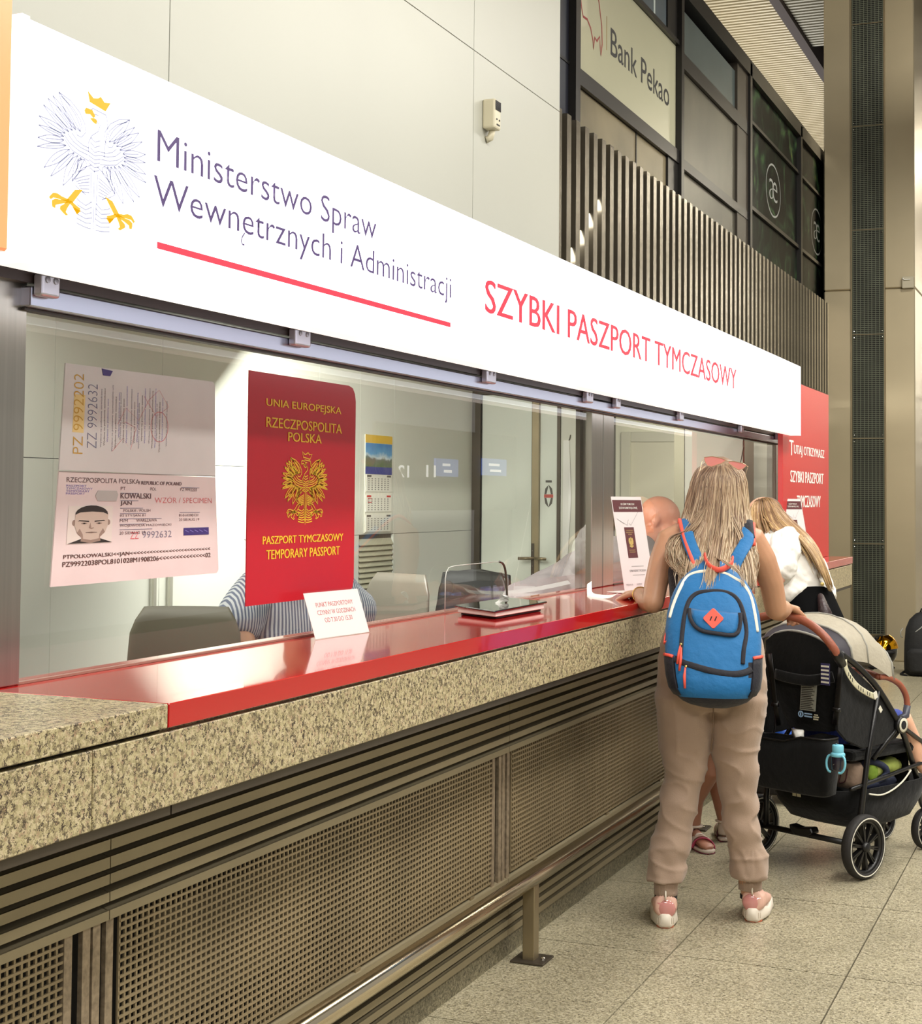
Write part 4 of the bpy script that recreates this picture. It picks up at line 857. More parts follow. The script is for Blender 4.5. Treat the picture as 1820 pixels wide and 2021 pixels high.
# sock and trainers
MB().lathe([(.041, .055), (.040, .08), (.0405, .125)], (-.153, -.050, 0), n=20).build('sock', mat('sock_black', (22, 20, 22), .9), wo, world=False, smooth=True)
MB().lathe([(.036, .075), (.036, .088)], (.143, .075, 0), n=20).build('sock', mat('sock_black', (0, 0, 0)), wo, world=False, smooth=True)
M_shoe = mat('trainer_pink', (222, 178, 160), .5, var=.03, vscale=20); M_heel = mat('trainer_heel_patent', (206, 138, 132), .12, coat=1.0); M_sole = mat('trainer_sole', (232, 222, 206), .5)
def trainer(parent, x, y, ang, mirror=1):
    ca, sa = math.cos(ang), math.sin(ang)
    def T(p): return V((x+p[0]*ca-p[1]*sa, y+p[0]*sa+p[1]*ca, p[2]))
    def ring(yc, hw, z0, z1, n=20):
        out = []
        for j in range(n):
            t = 2*PI*j/n; cx = math.cos(t); sz = math.sin(t); zz = (z0+z1)/2+(z1-z0)/2*math.copysign(abs(sz)**.7, sz); out.append(T((math.copysign(abs(cx)**.75, cx)*hw*(1 if sz < .2 else 1-.28*(sz-.2)), yc, zz)))
        return out
    up = MB().rings([ring(-.052, .026, .045, .088), ring(-.046, .037, .038, .112), ring(-.020, .043, .034, .118), ring(.015, .043, .032, .110), ring(.055, .043, .032, .092), ring(.10, .045, .030, .076), ring(.15, .044, .028, .064), ring(.19, .034, .026, .050), ring(.208, .016, .026, .040)])
    t = thing_part = fuse('trainer', up, M_shoe, parent, voxel=.004, smooth=4)
    so = MB(); rg = []
    for q in range(26):
        yy = -.060+q*.0112; f = q/25; hw = .046*math.sin(min(1, (f+.06)*2.2)*PI/2)**.7*(1 if f < .8 else math.cos((f-.8)*6.2)**.6); z1 = .050+.010*math.sin(f*9.5)-.018*f; z0 = .0005+(.010 if f < .04 else 0)+max(0, f-.85)*.07
        out = []
        for j in range(16):
            a = 2*PI*j/16; cx, sz = math.cos(a), math.sin(a); out.append(T((math.copysign(abs(cx)**.5, cx)*max(hw, .008)*(1+.10*(sz < 0)), yy, (z0+z1)/2+(z1-z0)/2*math.copysign(abs(sz)**.5, sz))))
        rg.append(out)
    so.rings(rg).build('sole', M_sole, t, world=False, smooth=True)
    MB().rings([[T((.036*math.cos(a*PI/8)*(.9), -.045+.0045-.010*math.sin(abs(a*PI/8))-.004*k, .058+.030*k+.0*a)) for a in range(0, 9)]+[T((.034*math.cos(a*PI/8)*(.9), -.040, .058+.030*k)) for a in range(8, -1, -1)] for k in range(2)]).build('heel_panel', M_heel, t, world=False, smooth=True)
    MB().ball(T((0, -.041, .068)), 1, 16, 10, sc=(.037, .016, .036)).build('heel_cap', M_heel, t, world=False, smooth=True)
    MB().tube([T((0, -.050, .098)), T((0, -.057, .112)), T((0, -.050, .126)), T((0, -.040, .118))], .006, 8, flat=.5).build('pull_tab', M_sole, t, world=False, smooth=True)
    for k in range(9): MB().box((0, 0, 0), (.0001, .0001, .0001)) if False else None
    mb = MB()
    for k in range(-4, 5): a = k*.16; mb.tube([T((.047*math.sin(a), -.060*math.cos(a)+.002, .016)), T((.047*math.sin(a), -.060*math.cos(a)+.002, .036))], .0012, 4)
    mb.build('sole_ribs', mat('rib_beige', (200, 186, 168), .6), t, world=False)
    MB().rings([[T((.031*math.cos(a*2*PI/20), -.018+.034*math.sin(a*2*PI/20), .0004+k*.006)) for a in range(20)] for k in range(2)]).build('outsole', mat('outsole_orange', (204, 112, 80), .5), t, world=False)
    return t
trainer(wo, -.156, -.050, math.radians(4)); trainer(wo, .158, .085, math.radians(-9))
# bracelet
MB().tube([WL+V((-.029*math.cos(a*PI/12), -.012+.008*math.sin(a*PI/12), .028*math.sin(a*PI/12))) for a in range(24)], .0022, 6, closed=True).build('bracelet', mat('gold_metal', (190, 150, 80), .25, metal=.9), wo, world=False, smooth=True)
# hair
H = []; rn = random.Random(11)
WID = [(1.08, .12), (1.15, .130), (1.22, .145), (1.30, .150), (1.36, .142), (1.42, .116), (1.50, .103), (1.57, .098), (1.60, .088), (1.63, .070), (1.65, .045), (1.664, .012)]
DEP = [(1.08, .372), (1.20, .345), (1.25, .295), (1.30, .225), (1.36, .175), (1.42, .145), (1.50, .124), (1.57, .118), (1.62, .085), (1.65, .05), (1.664, .01)]
def hpt(phi, z, lay=1.0, cx=.030):
    W_, D_ = lerpf(WID, z), lerpf(DEP, z); a = phi*PI/2*1.05
    return V((lerpf([(1.1, .0), (1.35, .015), (1.5, .028), (1.66, .035)], z)+math.sin(a)*W_*lay, .125-(max(0, math.cos(a))**.62 if z < 1.42 else math.cos(a))*D_*lay+(.02 if z > 1.63 else 0), z))
for k in range(2300):
    phi = rn.uniform(-1, 1); phi = math.copysign(abs(phi)**.85, phi); lay = rn.uniform(.90, 1.03)
    ze = 1.225-.07*rn.random()-.06*(1-abs(phi))*rn.random()
    if phi < -.5: ze = rn.uniform(1.24, 1.36)
    if phi > .5: ze = rn.uniform(1.14, 1.30)
    dr = rn.uniform(-.10, .10); wv = rn.uniform(0, 6); am = rn.uniform(.003, .012); P = []
    n = 13
    for i in range(n):
        t = i/(n-1); z = 1.662-(1.662-ze)*t**1.05; ph = max(-1.05, min(1.05, phi*min(1, .25+t*5)+dr*t))
        q = hpt(ph, z, lay); q.x += math.sin(wv+t*9)*am*t*2; q.y += math.cos(wv*1.7+t*7)*am*t
        P.append(q)
    H.append((P, rn.uniform(.7, 1.25)))
# flyaway locks over the left shoulder and a centre tail on the pack
def lock_set(pts, n, spread, wob, ww=1.0):
    S = spline(pts, 5)
    for k in range(n):
        o = V((rn.gauss(0, spread), rn.gauss(0, spread*.5), rn.gauss(0, spread*.3))); wv = rn.uniform(0, 6); cut = rn.randint(0, 3)
        H.append(([p+o*(.35+.65*i/len(S))+V((math.sin(wv+i*.7)*wob, 0, 0)) for i, p in enumerate(S[:len(S)-cut])], ww*rn.uniform(.6, 1.1)))
lock_set([(-0.0044, 0.01, 1.475), (-0.0721, -0.03, 1.393), (-0.1256, -0.04, 1.362), (-0.1429, -0.06, 1.321), (-0.1277, -0.09, 1.268), (-0.0875, -0.14, 1.23), (-0.0413, -0.2, 1.217)], 34, .012, .004, .6)
lock_set([(-0.0044, 0.01, 1.493), (-0.0614, -0.03, 1.402), (-0.1023, -0.04, 1.351), (-0.1102, -0.08, 1.304), (-0.0917, -0.11, 1.261), (-0.0559, -0.15, 1.245)], 44, .014, .004, .6)
lock_set([(0.0316, 0, 1.457), (0.0245, -0.05, 1.368), (0.0122, -0.16, 1.3), (0.0037, -0.2, 1.249), (-0.003, -0.235, 1.198), (-0.0098, -0.24, 1.167)], 110, .013, .0015, .75)
lock_set([(0.0674, 0, 1.458), (0.1062, -0.04, 1.368), (0.1282, -0.09, 1.299), (0.1401, -0.11, 1.229), (0.1433, -0.12, 1.185)], 90, .011, .002, .8)
lock_set([(0.0048, -0.05, 1.403), (-0.0036, -0.13, 1.316), (0.0485, -0.2, 1.281), (0.0965, -0.215, 1.251), (0.1136, -0.22, 1.217), (0.1102, -0.22, 1.179)], 14, .004, .002, .55)
M_hair = hairmat('hair_blonde', [(0, (84, 66, 52)), (.25, (134, 108, 86)), (.5, (176, 150, 120)), (.75, (206, 186, 156)), (1, (228, 216, 196))])
hcap = MB(); rg = []
for z in (1.36, 1.42, 1.50, 1.57, 1.60, 1.63, 1.65, 1.662):
    W_, D_ = lerpf(WID, z)*.93, lerpf(DEP, z)*.93; cx = lerpf([(1.1, .0), (1.35, .015), (1.5, .028), (1.66, .035)], z)
    rg.append([V((cx+math.cos(2*PI*j/24)*W_, .125+math.sin(2*PI*j/24)*(D_ if math.sin(2*PI*j/24) < 0 else (.075 if z < 1.6 else D_*.9) if z > 1.55 else .03), z)) for j in range(24)])
me = hcap.rings(rg).mesh('hair_cap'); a = me.attributes.new('lock', 'FLOAT', 'POINT')
for q in a.data: q.value = .25
H = [([lean_pt(q) for q in P], w_) for P, w_ in H]; lean_me(me)
hr = locks_mesh(H, 3, .0036, .5, 5, 'hair', M_hair, wo); link('hair_underlayer', me, M_hair, hr, world=False, smooth=True)

# sunglasses pushed up on the crown
gl = thing('sunglasses', 'rose tinted sunglasses resting on top of the blonde woman head', 'sunglasses', (-1.303+.03, 5.41+.13, 1.60), math.radians(13.4))
M_rose = mat('rose_lens', (226, 140, 130), .08, coat=1.0, alpha=.82); M_thin = mat('thin_gold_wire', (196, 166, 132), .3, metal=.8)
def W2(p):
    p = (p[0]*1.03, p[1]+.115, p[2]+.002); r = math.radians(13.4); return V((-1.303+p[0]*math.cos(r)-p[1]*math.sin(r), 5.41+p[0]*math.sin(r)+p[1]*math.cos(r), p[2]))
for pts in ([(-0.0231, 0.055, 1.6546), (0.0042, 0.055, 1.6584), (0.035, 0.055, 1.653), (0.055, 0.055, 1.6449), (0.0387, 0.055, 1.6328), (0.0024, 0.055, 1.6198), (-0.0121, 0.055, 1.6252), (-0.0212, 0.055, 1.6399)], [(0.0622, 0.055, 1.6403), (0.0821, 0.055, 1.6404), (0.1147, 0.055, 1.6332), (0.1273, 0.055, 1.6259), (0.1147, 0.055, 1.6131), (0.0985, 0.055, 1.6084), (0.0804, 0.055, 1.6202), (0.0641, 0.055, 1.633)]):
    loc = pts
    c = [W2(p) for p in loc]; mb = MB(); back = [q+V((-.03, .07, -.002))*.03 for q in c]; n = len(c)
    mb.add(c+back, [tuple(range(n)), tuple(range(n, 2*n))[::-1]]+[(i, n+i, n+(i+1) % n, (i+1) % n) for i in range(n)])
    ln = mb.build('lens', M_rose, gl); MB().tube(c, .0014, 6, closed=True).build('rim', M_thin, ln)
MB().tube([W2(p) for p in ((0.0514, 0.055, 1.6439), (0.0586, 0.055, 1.6412), (0.0659, 0.055, 1.6385))], .0016, 6).build('bridge', M_thin, gl)
MB().tube([W2((-0.0212, 0.055, 1.6509)), W2((-0.0303, 0.055, 1.6399)), W2((-0.0339, 0.055, 1.603))+V((0, -.02, 0)), W2((-0.0357, 0.055, 1.5846))+V((0, -.06, -.01))], .0011, 6).build('temple', M_thin, gl)
MB().tube([W2((0.1255, 0.055, 1.6241)), W2((0.1327, 0.055, 1.6205)), W2((0.1309, 0.055, 1.604))+V((0, -.02, 0)), W2((0.131, 0.055, 1.5765))+V((0, -.06, -.01))], .0011, 6).build('temple', M_thin, gl)

# ================================================================== backpack
bp_ = thing('backpack', 'bright blue backpack with navy trim and coral diamond patch worn by blonde woman', 'backpack', (-1.303, 5.41, .79), math.radians(13.4))
WM[bp_.name] = WM[wo.name].copy(); BPL = WM[wo.name]
def bpart(name, mb, m, par=None, **k):
    me = mb.mesh(name) if isinstance(mb, MB) else mb; lean_me(me); me.transform(Matrix.Translation((0, 0, -.79))); return link(name, me, m, par or bp_, world=False, **k)
AW = [(.79, .050), (.80, .088), (.815, .118), (.85, .150), (.90, .160), (.95, .163), (1.03, .165), (1.10, .158), (1.15, .145), (1.19, .128), (1.22, .108), (1.245, .080), (1.265, .055), (1.285, .030)]
ACX = [(.79, .018), (.95, .010), (1.10, .010), (1.285, .008)]
AB = [(.79, .05), (.81, .085), (.85, .105), (1.0, .110), (1.1, .10), (1.2, .078), (1.25, .055), (1.285, .025)]; AY = [(.79, -.195), (.85, -.215), (1.0, -.205), (1.1, -.19), (1.2, -.165), (1.285, -.115)]
def brow(z): return (z, lerpf(ACX, z), lerpf(AY, z), lerpf(AW, z), lerpf(AB, z), 2.9)
def bsy(x, z, off=.0):
    a, b_, cx, cy = lerpf(AW, z), lerpf(AB, z), lerpf(ACX, z), lerpf(AY, z); u = min(.985, abs(x-cx)/a); return cy-b_*(1-u**2.9)**(1/2.9)-off
M_blue = clothmat('pack_blue', (10, 102, 160), 40, .35, .05, .1, .7); M_navy2 = clothmat('pack_navy', (12, 11, 26), 90, .2, .05, .1, .7); M_coral = mat('coral_fabric', (242, 92, 74), .6)
zs = [.79, .80, .812, .83, .86, .90, .95, 1.0, 1.05, 1.10, 1.15, 1.18, 1.21, 1.235, 1.255, 1.27, 1.285]
zb = [z for z in zs]
from mathutils import noise as _nz
bo = torso([brow(z) for z in zb], 56)
me = bo.mesh('main_compartment')
me.materials.append(M_blue); me.materials.append(M_navy2)
for v in me.vertices:
    k = _nz.noise(V((v.co.x*11, v.co.z*9, 3)))*.006+_nz.noise(V((v.co.x*26+v.co.z*18, v.co.z*10, 8)))*.0028; v.co.y -= k*(1 if v.co.y < -.2 else 0)
for p in me.polygons:
    c = p.center
    if c.z < .822 or (abs(c.x-.010) > .122 and c.z < .965-.0): p.material_index = 1
bpart('main_compartment', me, None, smooth=True)
def onb(pts, off=.003, n=5):
    S = spline([(p[0], 0, p[1]) for p in pts], n); return [V((q.x, bsy(q.x, q.z, off), q.z)) for q in S]
def strip(name, pts, r, m, off=.002, flat=.35, par=None, n=5):
    S = onb(pts, off, n); mb = MB(); L_, R3 = [], []; rg = []
    for i, q in enumerate(S):
        t = (S[min(i+1, len(S)-1)]-S[max(i-1, 0)]).normalized(); nn = V((0, -1, 0)); a = t.cross(nn).normalized()
        rg.append([q+a*r*math.cos(j*PI/4)+nn*r*flat*math.sin(j*PI/4) for j in range(8)])
    return bpart(name, mb.rings(rg), m, par, smooth=True)
c_ = lambda L_: [(x, z) for x, z in L_]
strip('white_piping', [(-0.1368, 1.089), (-0.1265, 1.128), (-0.1094, 1.173), (-0.0837, 1.222), (-0.0545, 1.24), (-0.0202, 1.247), (0.0175, 1.246), (0.0517, 1.24), (0.0824, 1.225), (0.1131, 1.205), (0.1369, 1.164), (0.1505, 1.107), (0.159, 1.048)], .0055, mat('piping_cream', (232, 224, 204), .6))
strip('pocket_zip', [(-0.0975, 0.9674), (-0.0942, 1.029), (-0.0859, 1.098), (-0.0707, 1.149), (-0.0435, 1.174), (-0.0028, 1.181), (0.0396, 1.181), (0.0768, 1.169), (0.1004, 1.142), (0.1156, 1.093), (0.1207, 1.042), (0.1123, 0.9912), (0.109, 0.9453)], .0075, M_navy2)
# hanging flap of the front pocket
FP = [(-0.0706, 1.125), (-0.0689, 1.101), (-0.0603, 1.079), (-0.0467, 1.063), (-0.0229, 1.051), (0.0178, 1.045), (0.0651, 1.04), (0.0853, 1.043), (0.0971, 1.057), (0.1021, 1.088), (0.1004, 1.113), (0.065, 1.114), (0.0177, 1.119), (-0.0281, 1.119)]
n = len(FP); cxm = sum(p[0] for p in FP)/n; czm = sum(p[1] for p in FP)/n
mb = MB(); V0 = []
for k in range(5):
    f = k/4; V0.append([V((cxm+(p[0]-cxm)*(1-f*.97), bsy(cxm+(p[0]-cxm)*(1-f*.97), czm+(p[1]-czm)*(1-f*.97), .004+.014*math.sin(f*PI/2)), czm+(p[1]-czm)*(1-f*.97))) for p in FP])
fb = bpart('pocket_flap', MB().rings(V0), M_blue, smooth=True)
strip('flap_trim', FP[:11], .0065, M_navy2, .007, .6)
dc = (0.0109, 1.094); dd = .0335; yb = bsy(dc[0], dc[1], .019)
rg = []
for off, s in ((0, .96), (.002, 1.0), (.004, .96)):
    rg.append([V((dc[0]+q[0]*dd*s, yb-off-.0012*abs(q[0]), dc[1]+q[1]*dd*s)) for q in ((0, 1), (.12, .97), (.97, .12), (1, 0), (.97, -.12), (.12, -.97), (0, -1), (-.12, -.97), (-.97, -.12), (-1, 0), (-.97, .12), (-.12, .97))])
dp = bpart('diamond_patch', MB().rings(rg), M_coral, bp_)
for s in (-1, 1):
    bpart('slot', MB().tube([(dc[0]+s*.008-.003, yb-.0045, dc[1]-.007), (dc[0]+s*.008+.003, yb-.0045, dc[1]+.007)], .0022, 6), M_navy2, dp)
strip('base_zip_band', [(-0.121, 0.9576), (-0.0836, 0.9449), (-0.0276, 0.9293), (0.0315, 0.9172), (0.082, 0.9135), (0.1189, 0.9195), (0.139, 0.9302)], .0105, M_navy2, .002, .3)
for side in (-1, 1):
    rg = []
    for z in (.835, .86, .90, .94, .965):
        a = lerpf(AW, z); out = []
        for j in range(9):
            f = j/8; u = .985-.20*f; x = lerpf(ACX, z)+side*a*u; out.append(V((x+side*.006, bsy(x, z, .002)-.000, z)))
        for j in range(8, -1, -1):
            f = j/8; u = .985-.20*f; x = lerpf(ACX, z)+side*a*u; out.append(V((x+side*.002, bsy(x, z, -.01), z)))
        rg.append(out)
    bpart('side_pocket', MB().rings(rg), M_navy2, smooth=True)
    z = .966; a = lerpf(AW, z); bpart('pocket_edge', MB().tube([V((lerpf(ACX, z)+side*(a*u+.004), bsy(lerpf(ACX, z)+side*a*u, z, .003), z+dz)) for u, dz in ((.985, .0), (.93, .0), (.86, .0), (.80, -.002))], .0055, 8), M_coral, smooth=True)
bpart('compression_strap', MB().tube([(-0.145, -0.2, 1.049), (-0.1526, -0.235, 1.025), (-0.1559, -0.235, 1.001), (-0.1362, -0.26, 1.014)], .0055, 8, flat=.5), M_coral, smooth=True)
for P in ([(-0.099, 1.0025), (-0.1041, 0.9751), (-0.1091, 0.9408)], [(-0.0956, 0.9958), (-0.0972, 0.9616), (-0.1022, 0.9188)], [(-0.0819, 0.9313), (-0.0852, 0.9022), (-0.0834, 0.8631)]):
    L2 = P; bpart('zip_pull', MB().tube([V((x, bsy(x, z, .010), z)) for x, z in L2], [.0025, .005, .004], 8, flat=.6), M_coral, smooth=True)
for q in ((-0.0973, 1.006), (-0.0802, 0.9347)): x, z = q; bpart('zip_slider', MB().ball((x, bsy(x, z, .008), z), .005, 8, 6), mat('brass', (170, 150, 90), .3, metal=.8))
# shoulder straps and haul loop
def band(name, pts, hw, th, m, ref=(1, 0, 0)):
    S = spline(pts, 6); return bpart(name, MB().tube(S, [(hw, th)]*len(S), 10, ref=ref), m, smooth=True)
band('shoulder_strap', [(-0.0351, -0.125, 1.259), (-0.0602, -0.1, 1.311), (-0.0806, -0.055, 1.363), (-.088, .02, 1.412), (-.092, .085, 1.418), (-.095, .16, 1.33), (-.115, .165, 1.15), (-.14, .03, .95), (-.12, -.09, .93)], .024, .006, M_blue)
band('strap_edge', [(-0.0527, -0.128, 1.259), (-0.0725, -0.103, 1.307), (-0.0912, -0.06, 1.356), (-.108, .02, 1.414), (-.112, .085, 1.416), (-.118, .165, 1.33), (-.135, .168, 1.15)], .007, .007, M_coral)
band('shoulder_strap', [(0.077, -0.125, 1.26), (0.1017, -0.1, 1.308), (0.1291, -0.045, 1.358), (.125, .02, 1.408), (.128, .085, 1.415), (.118, .16, 1.33), (.13, .165, 1.15), (.155, .03, .95), (.135, -.09, .93)], .024, .006, M_blue)
band('strap_edge', [(0.1502, -0.05, 1.337), (.150, .02, 1.398), (.152, .085, 1.405), (.140, .165, 1.33), (.152, .168, 1.15)], .008, .008, M_coral)
band('strap_pad', [(0.1346, -0.035, 1.358), (.128, .02, 1.416), (.130, .07, 1.422)], .022, .006, M_navy2)
band('haul_loop', [(-0.0193, -0.145, 1.302), (-0.0138, -0.175, 1.282), (0.0002, -0.2, 1.263), (0.0278, -0.21, 1.253), (0.0554, -0.2, 1.262), (0.073, -0.17, 1.276), (0.0767, -0.14, 1.291)], .0125, .0045, M_coral, ref=(0, 0, 1))
# ================================================================== stroller
st = thing('stroller', 'black folding stroller with brown leather handle and spoked wheels beside blonde woman', 'stroller', (-1.132, 6.403, 0), math.radians(-27))
def sb(name, mb, m, par=None, **k): k.setdefault('smooth', False); return link(name, mb.mesh(name) if isinstance(mb, MB) else mb, m, par or st, world=False, **k)
M_fab = mat('stroller_black_fabric', (7, 7, 7), .85, spec=.15, var=.2, vscale=14, bump=.3, bscale=30, sheen=.15); M_fr = mat('stroller_black_frame', (17, 16, 16), .35, var=.1, vscale=10)
M_tyre = mat('tyre_rubber', (34, 31, 29), .7, bump=.2, bscale=80); M_leather = mat('brown_leather', (150, 84, 62), .45, bump=.15, bscale=120, var=.08, vscale=20); M_line = mat('white_line', (226, 222, 206), .5)
M_gpipe = mat('grey_piping', (150, 148, 138), .5); M_gfab = mat('grey_linen', (168, 160, 142), .8, var=.05, vscale=30, bump=.2, bscale=90)
def wheel(name, c, r, wdt, ax=(1, 0, 0), spokes=10):
    c = V(c); ax = V(ax).normalized(); h = wdt/2
    wh = sb(name, MB().lathe([(r*.80, -h*.9), (r*.93, -h), (r*.985, -h*.6), (r, 0), (r*.985, h*.6), (r*.93, h), (r*.80, h*.9), (r*.78, 0), (r*.80, -h*.9)], c, ax, 40, cap=False), M_tyre, smooth=True)
    for s in (-1, 1): sb('white_ring', MB().lathe([(r*.865, h*1.00), (r*.885, h*1.06), (r*.905, h*1.00)], c, ax*s, 40, cap=False), M_line, wh, smooth=True)
    sb('rim', MB().lathe([(r*.72, -h*.5), (r*.82, -h*.85), (r*.82, h*.85), (r*.72, h*.5), (r*.72, -h*.5)], c, ax, 36, cap=False), M_fr, wh, smooth=True)
    u = ax.orthogonal().normalized(); v = ax.cross(u); mb = MB()
    for k in range(spokes):
        a = 2*PI*k/spokes+.2; d = u*math.cos(a)+v*math.sin(a); t = u*math.cos(a+.12)+v*math.sin(a+.12); e = ax.cross(d)
        for dd in (d, t): mb.obox(c+dd*r*.45, dd*r*.30, ax.cross(dd)*.0028, ax*h*.45)
    sb('spokes', mb, M_fr, wh)
    sb('hub', MB().lathe([(.0, -h*.9), (r*.15, -h*.9), (r*.17, 0), (r*.15, h*.95), (r*.10, h*1.1), (0, h*1.1)], c, ax, 20), M_fr, wh, smooth=True); return wh
wheel('rear_wheel', (.270, 0, .1275), .1275, .044); wheel('rear_wheel', (-.262, 0, .1275), .1275, .044, (-1, 0, 0))
wheel('front_wheel', (-.10, .665, .088), .088, .036); wheel('front_wheel', (.12, .665, .088), .088, .036)
def tb(name, pts, r, m=M_fr, n=10, par=None, sp=0, **k): return sb(name, MB().tube(spline(pts, sp) if sp else pts, r, n, **k), m, par, smooth=True)
tb('rear_axle', [(-.24, 0, .128), (.25, 0, .128)], .012)
sb('brake_pedal', MB().prism([(-.055, .0), (-.06, .022), (-.01, .014), (.05, .024), (.06, .004), (.03, -.018), (-.03, -.018)], (-.02, -.025, .140), (1, 0, 0), (0, 0, 1), (0, 1, 0), .05), M_fr, bevel=.004)
for s, xx in ((1, .262), (-1, -.235)):
    tb('rear_leg', [(xx-.02*s, 0, .128), (xx-.012*s, .01, .25), (xx-.006*s, .05, .48), (xx, .115, .74)], [.013, .012, .011, .011])
    tb('front_leg', [(xx, .262, .585), (xx-.02*s, .34, .50), (xx-.05*s, .45, .36), (xx-.12*s, .60, .21), ((.10 if s < 0 else .12)*s+0, .665, .175)], .012, sp=4)
    tb('upright', [(xx, .262, .585), (xx, .115, .74), (xx-.004, -.02, .84), (xx-.0, -.14, .90)], .0125, sp=4)
    tb('seat_rail', [(xx-.015*s, .10, .46), (xx, .262, .585), (xx-.02*s, .50, .47)], .010)
    f = sb('joint_hub', MB().lathe([(0, -.014), (.034, -.014), (.036, .008), (.028, .014), (0, .014)], (xx+.006*s, .262, .585), (s, 0, 0), 26), M_fr, smooth=True)
    sb('hub_ring', MB().lathe([(.018, .0145), (.029, .0150), (.029, .0125)], (xx+.006*s, .262, .585), (s, 0, 0), 26, cap=False), mat('hub_white', (214, 210, 190), .4), f, smooth=True)
    tb('front_fork', [((-.10 if s < 0 else .12), .665, .19), ((-.10 if s < 0 else .12)+.02, .65, .15), ((-.10 if s < 0 else .12)+.026, .665, .09)], .010)
# leather push bar and its black sockets
hd_ = [(0.3329, -0.26, 0.9056), (0.3297, -0.275, 0.9315), (0.3031, -0.29, 0.9711), (0.263, -0.3, 1.006), (0.2138, -0.305, 1.03), (0.1504, -0.305, 1.044), (0.0758, -0.305, 1.047), (-0.0015, -0.3, 1.032), (-.085, -.29, 1.010), (-.135, -.275, .975), (-.165, -.26, .92)]
tb('push_bar', hd_, .0165, M_leather, 14, sp=4)
tb('bar_socket', [(0.3228, -0.272, 0.9327), (0.3339, -0.255, 0.9015), (0.3297, -0.22, 0.8659)], [.020, .021, .017], M_fr, 12); tb('bar_socket', [(-.150, -.27, .95), (-.175, -.255, .91), (-.20, -.20, .87)], [.020, .021, .017], M_fr, 12)
tb('bar_stem', [(0.3297, -0.22, 0.8659), (.262, -.14, .90)], .012); tb('bar_stem', [(-.20, -.20, .87), (-.235, -.14, .90)], .012)
# canopy shell behind the seat : back panel, rolled rim, grey hood
rg = []
rim = [(-0.1244, -0.12, 0.782), (-0.1033, -0.14, 0.8684), (-0.0849, -0.15, 0.9243), (-0.0434, -0.15, 0.9564), (0.0258, -0.15, 0.9716), (0.1013, -0.15, 0.9668), (0.1755, -0.15, 0.9481), (0.2288, -0.14, 0.9117), (0.2576, -0.13, 0.8577), (0.2478, -0.11, 0.8058)]
bot = [(-0.1009, -0.09, 0.7509), (-0.0904, -0.08, 0.695), (-0.0748, -0.07, 0.6376), (-0.0541, -0.06, 0.5727), (-0.0052, -0.06, 0.5619), (0.0456, -0.06, 0.5639), (0.1032, -0.06, 0.5667), (0.1478, -0.06, 0.5701), (0.1821, -0.06, 0.5843), (0.2163, -0.08, 0.7105)]
rows = []
for k in range(9):
    f = k/8; rows.append([V(a)*(1-f)+V(b)*f+V((0, -.035*math.sin(PI*f)-.02*math.sin(PI*i/9)*(1-f)+.006*math.sin(i*2.1+k*1.7), 0)) for i, (a, b) in enumerate(zip(rim, bot))])
mb = MB(); n = 10; vs = [p for r in rows for p in r]; bk2 = [p+V((0, .03, 0)) for p in vs]; N0 = len(vs); fs = []
for k in range(8):
    for i in range(n-1): a = k*n+i; fs += [(a, a+1, a+n+1, a+n), (N0+a, N0+a+n, N0+a+n+1, N0+a+1)]
mb.add(vs+bk2, fs); bkp = sb('seat_back', mb, M_fab, smooth=True)
tb('rim_piping', rim[1:9], .0065, M_gpipe, 8, sp=4)
sb('storage_flap', MB().tube(spline([(-0.0314, -0.175, 0.7944), (0.0528, -0.185, 0.7866), (0.1523, -0.185, 0.786), (0.2506, -0.17, 0.8082)], 4), [(.022, .004)]*13, 8, ref=(0, 0, 1)), M_fab, bkp, smooth=True)
# canopy hood : ribs of fabric from the rim forward
def arc(x0, x1, y, z0, zt, n=13): return [V(((x0+x1)/2+(x0-x1)/2*math.cos(PI*i/(n-1)), y, z0+(zt-z0)*math.sin(PI*i/(n-1))**.75)) for i in range(n)]
hoods = [arc(-.17, .235, -.13, .875, .955), arc(-.20, .255, -.05, .865, 1.0), arc(-.225, .26, .05, .85, 1.035), arc(-.235, .262, .14, .81, 1.02), arc(-.24, .262, .22, .77, .95)]
def sheet(name, rw, m, th=.006, par=None):
    n = len(rw[0]); vs = [p for r in rw for p in r]; c = sum(vs, V())/len(vs); b2 = [p+(c-p).normalized()*th for p in vs]; N0 = len(vs); fs = []
    for k in range(len(rw)-1):
        for i in range(n-1): a = k*n+i; fs += [(a, a+1, a+n+1, a+n), (N0+a, N0+a+n, N0+a+n+1, N0+a+1)]
    return sb(name, MB().add(vs+b2, fs), m, par, smooth=True)
sheet('hood', [hoods[0], hoods[1]], mat('hood_dark', (52, 48, 56), .7)); sheet('hood', hoods[1:3], M_gfab); hf = sheet('hood', hoods[2:], M_gfab)
tb('hood_edge', hoods[1], .005, M_gpipe, 8); tb('hood_edge', hoods[2], .004, M_gpipe, 8, par=hf); tb('hood_edge', hoods[4], .006, M_gpipe, 8)
sb('hood_badge', MB().prism([(-.02, -.012), (.02, -.012), (.02, .012), (-.02, .012)], (0.1047, 0.12, 0.945), (.8, 0, -.6), (.5, 0, .75), (0, -1, 0), .012), mat('badge_red', (180, 110, 92), .6), hf)
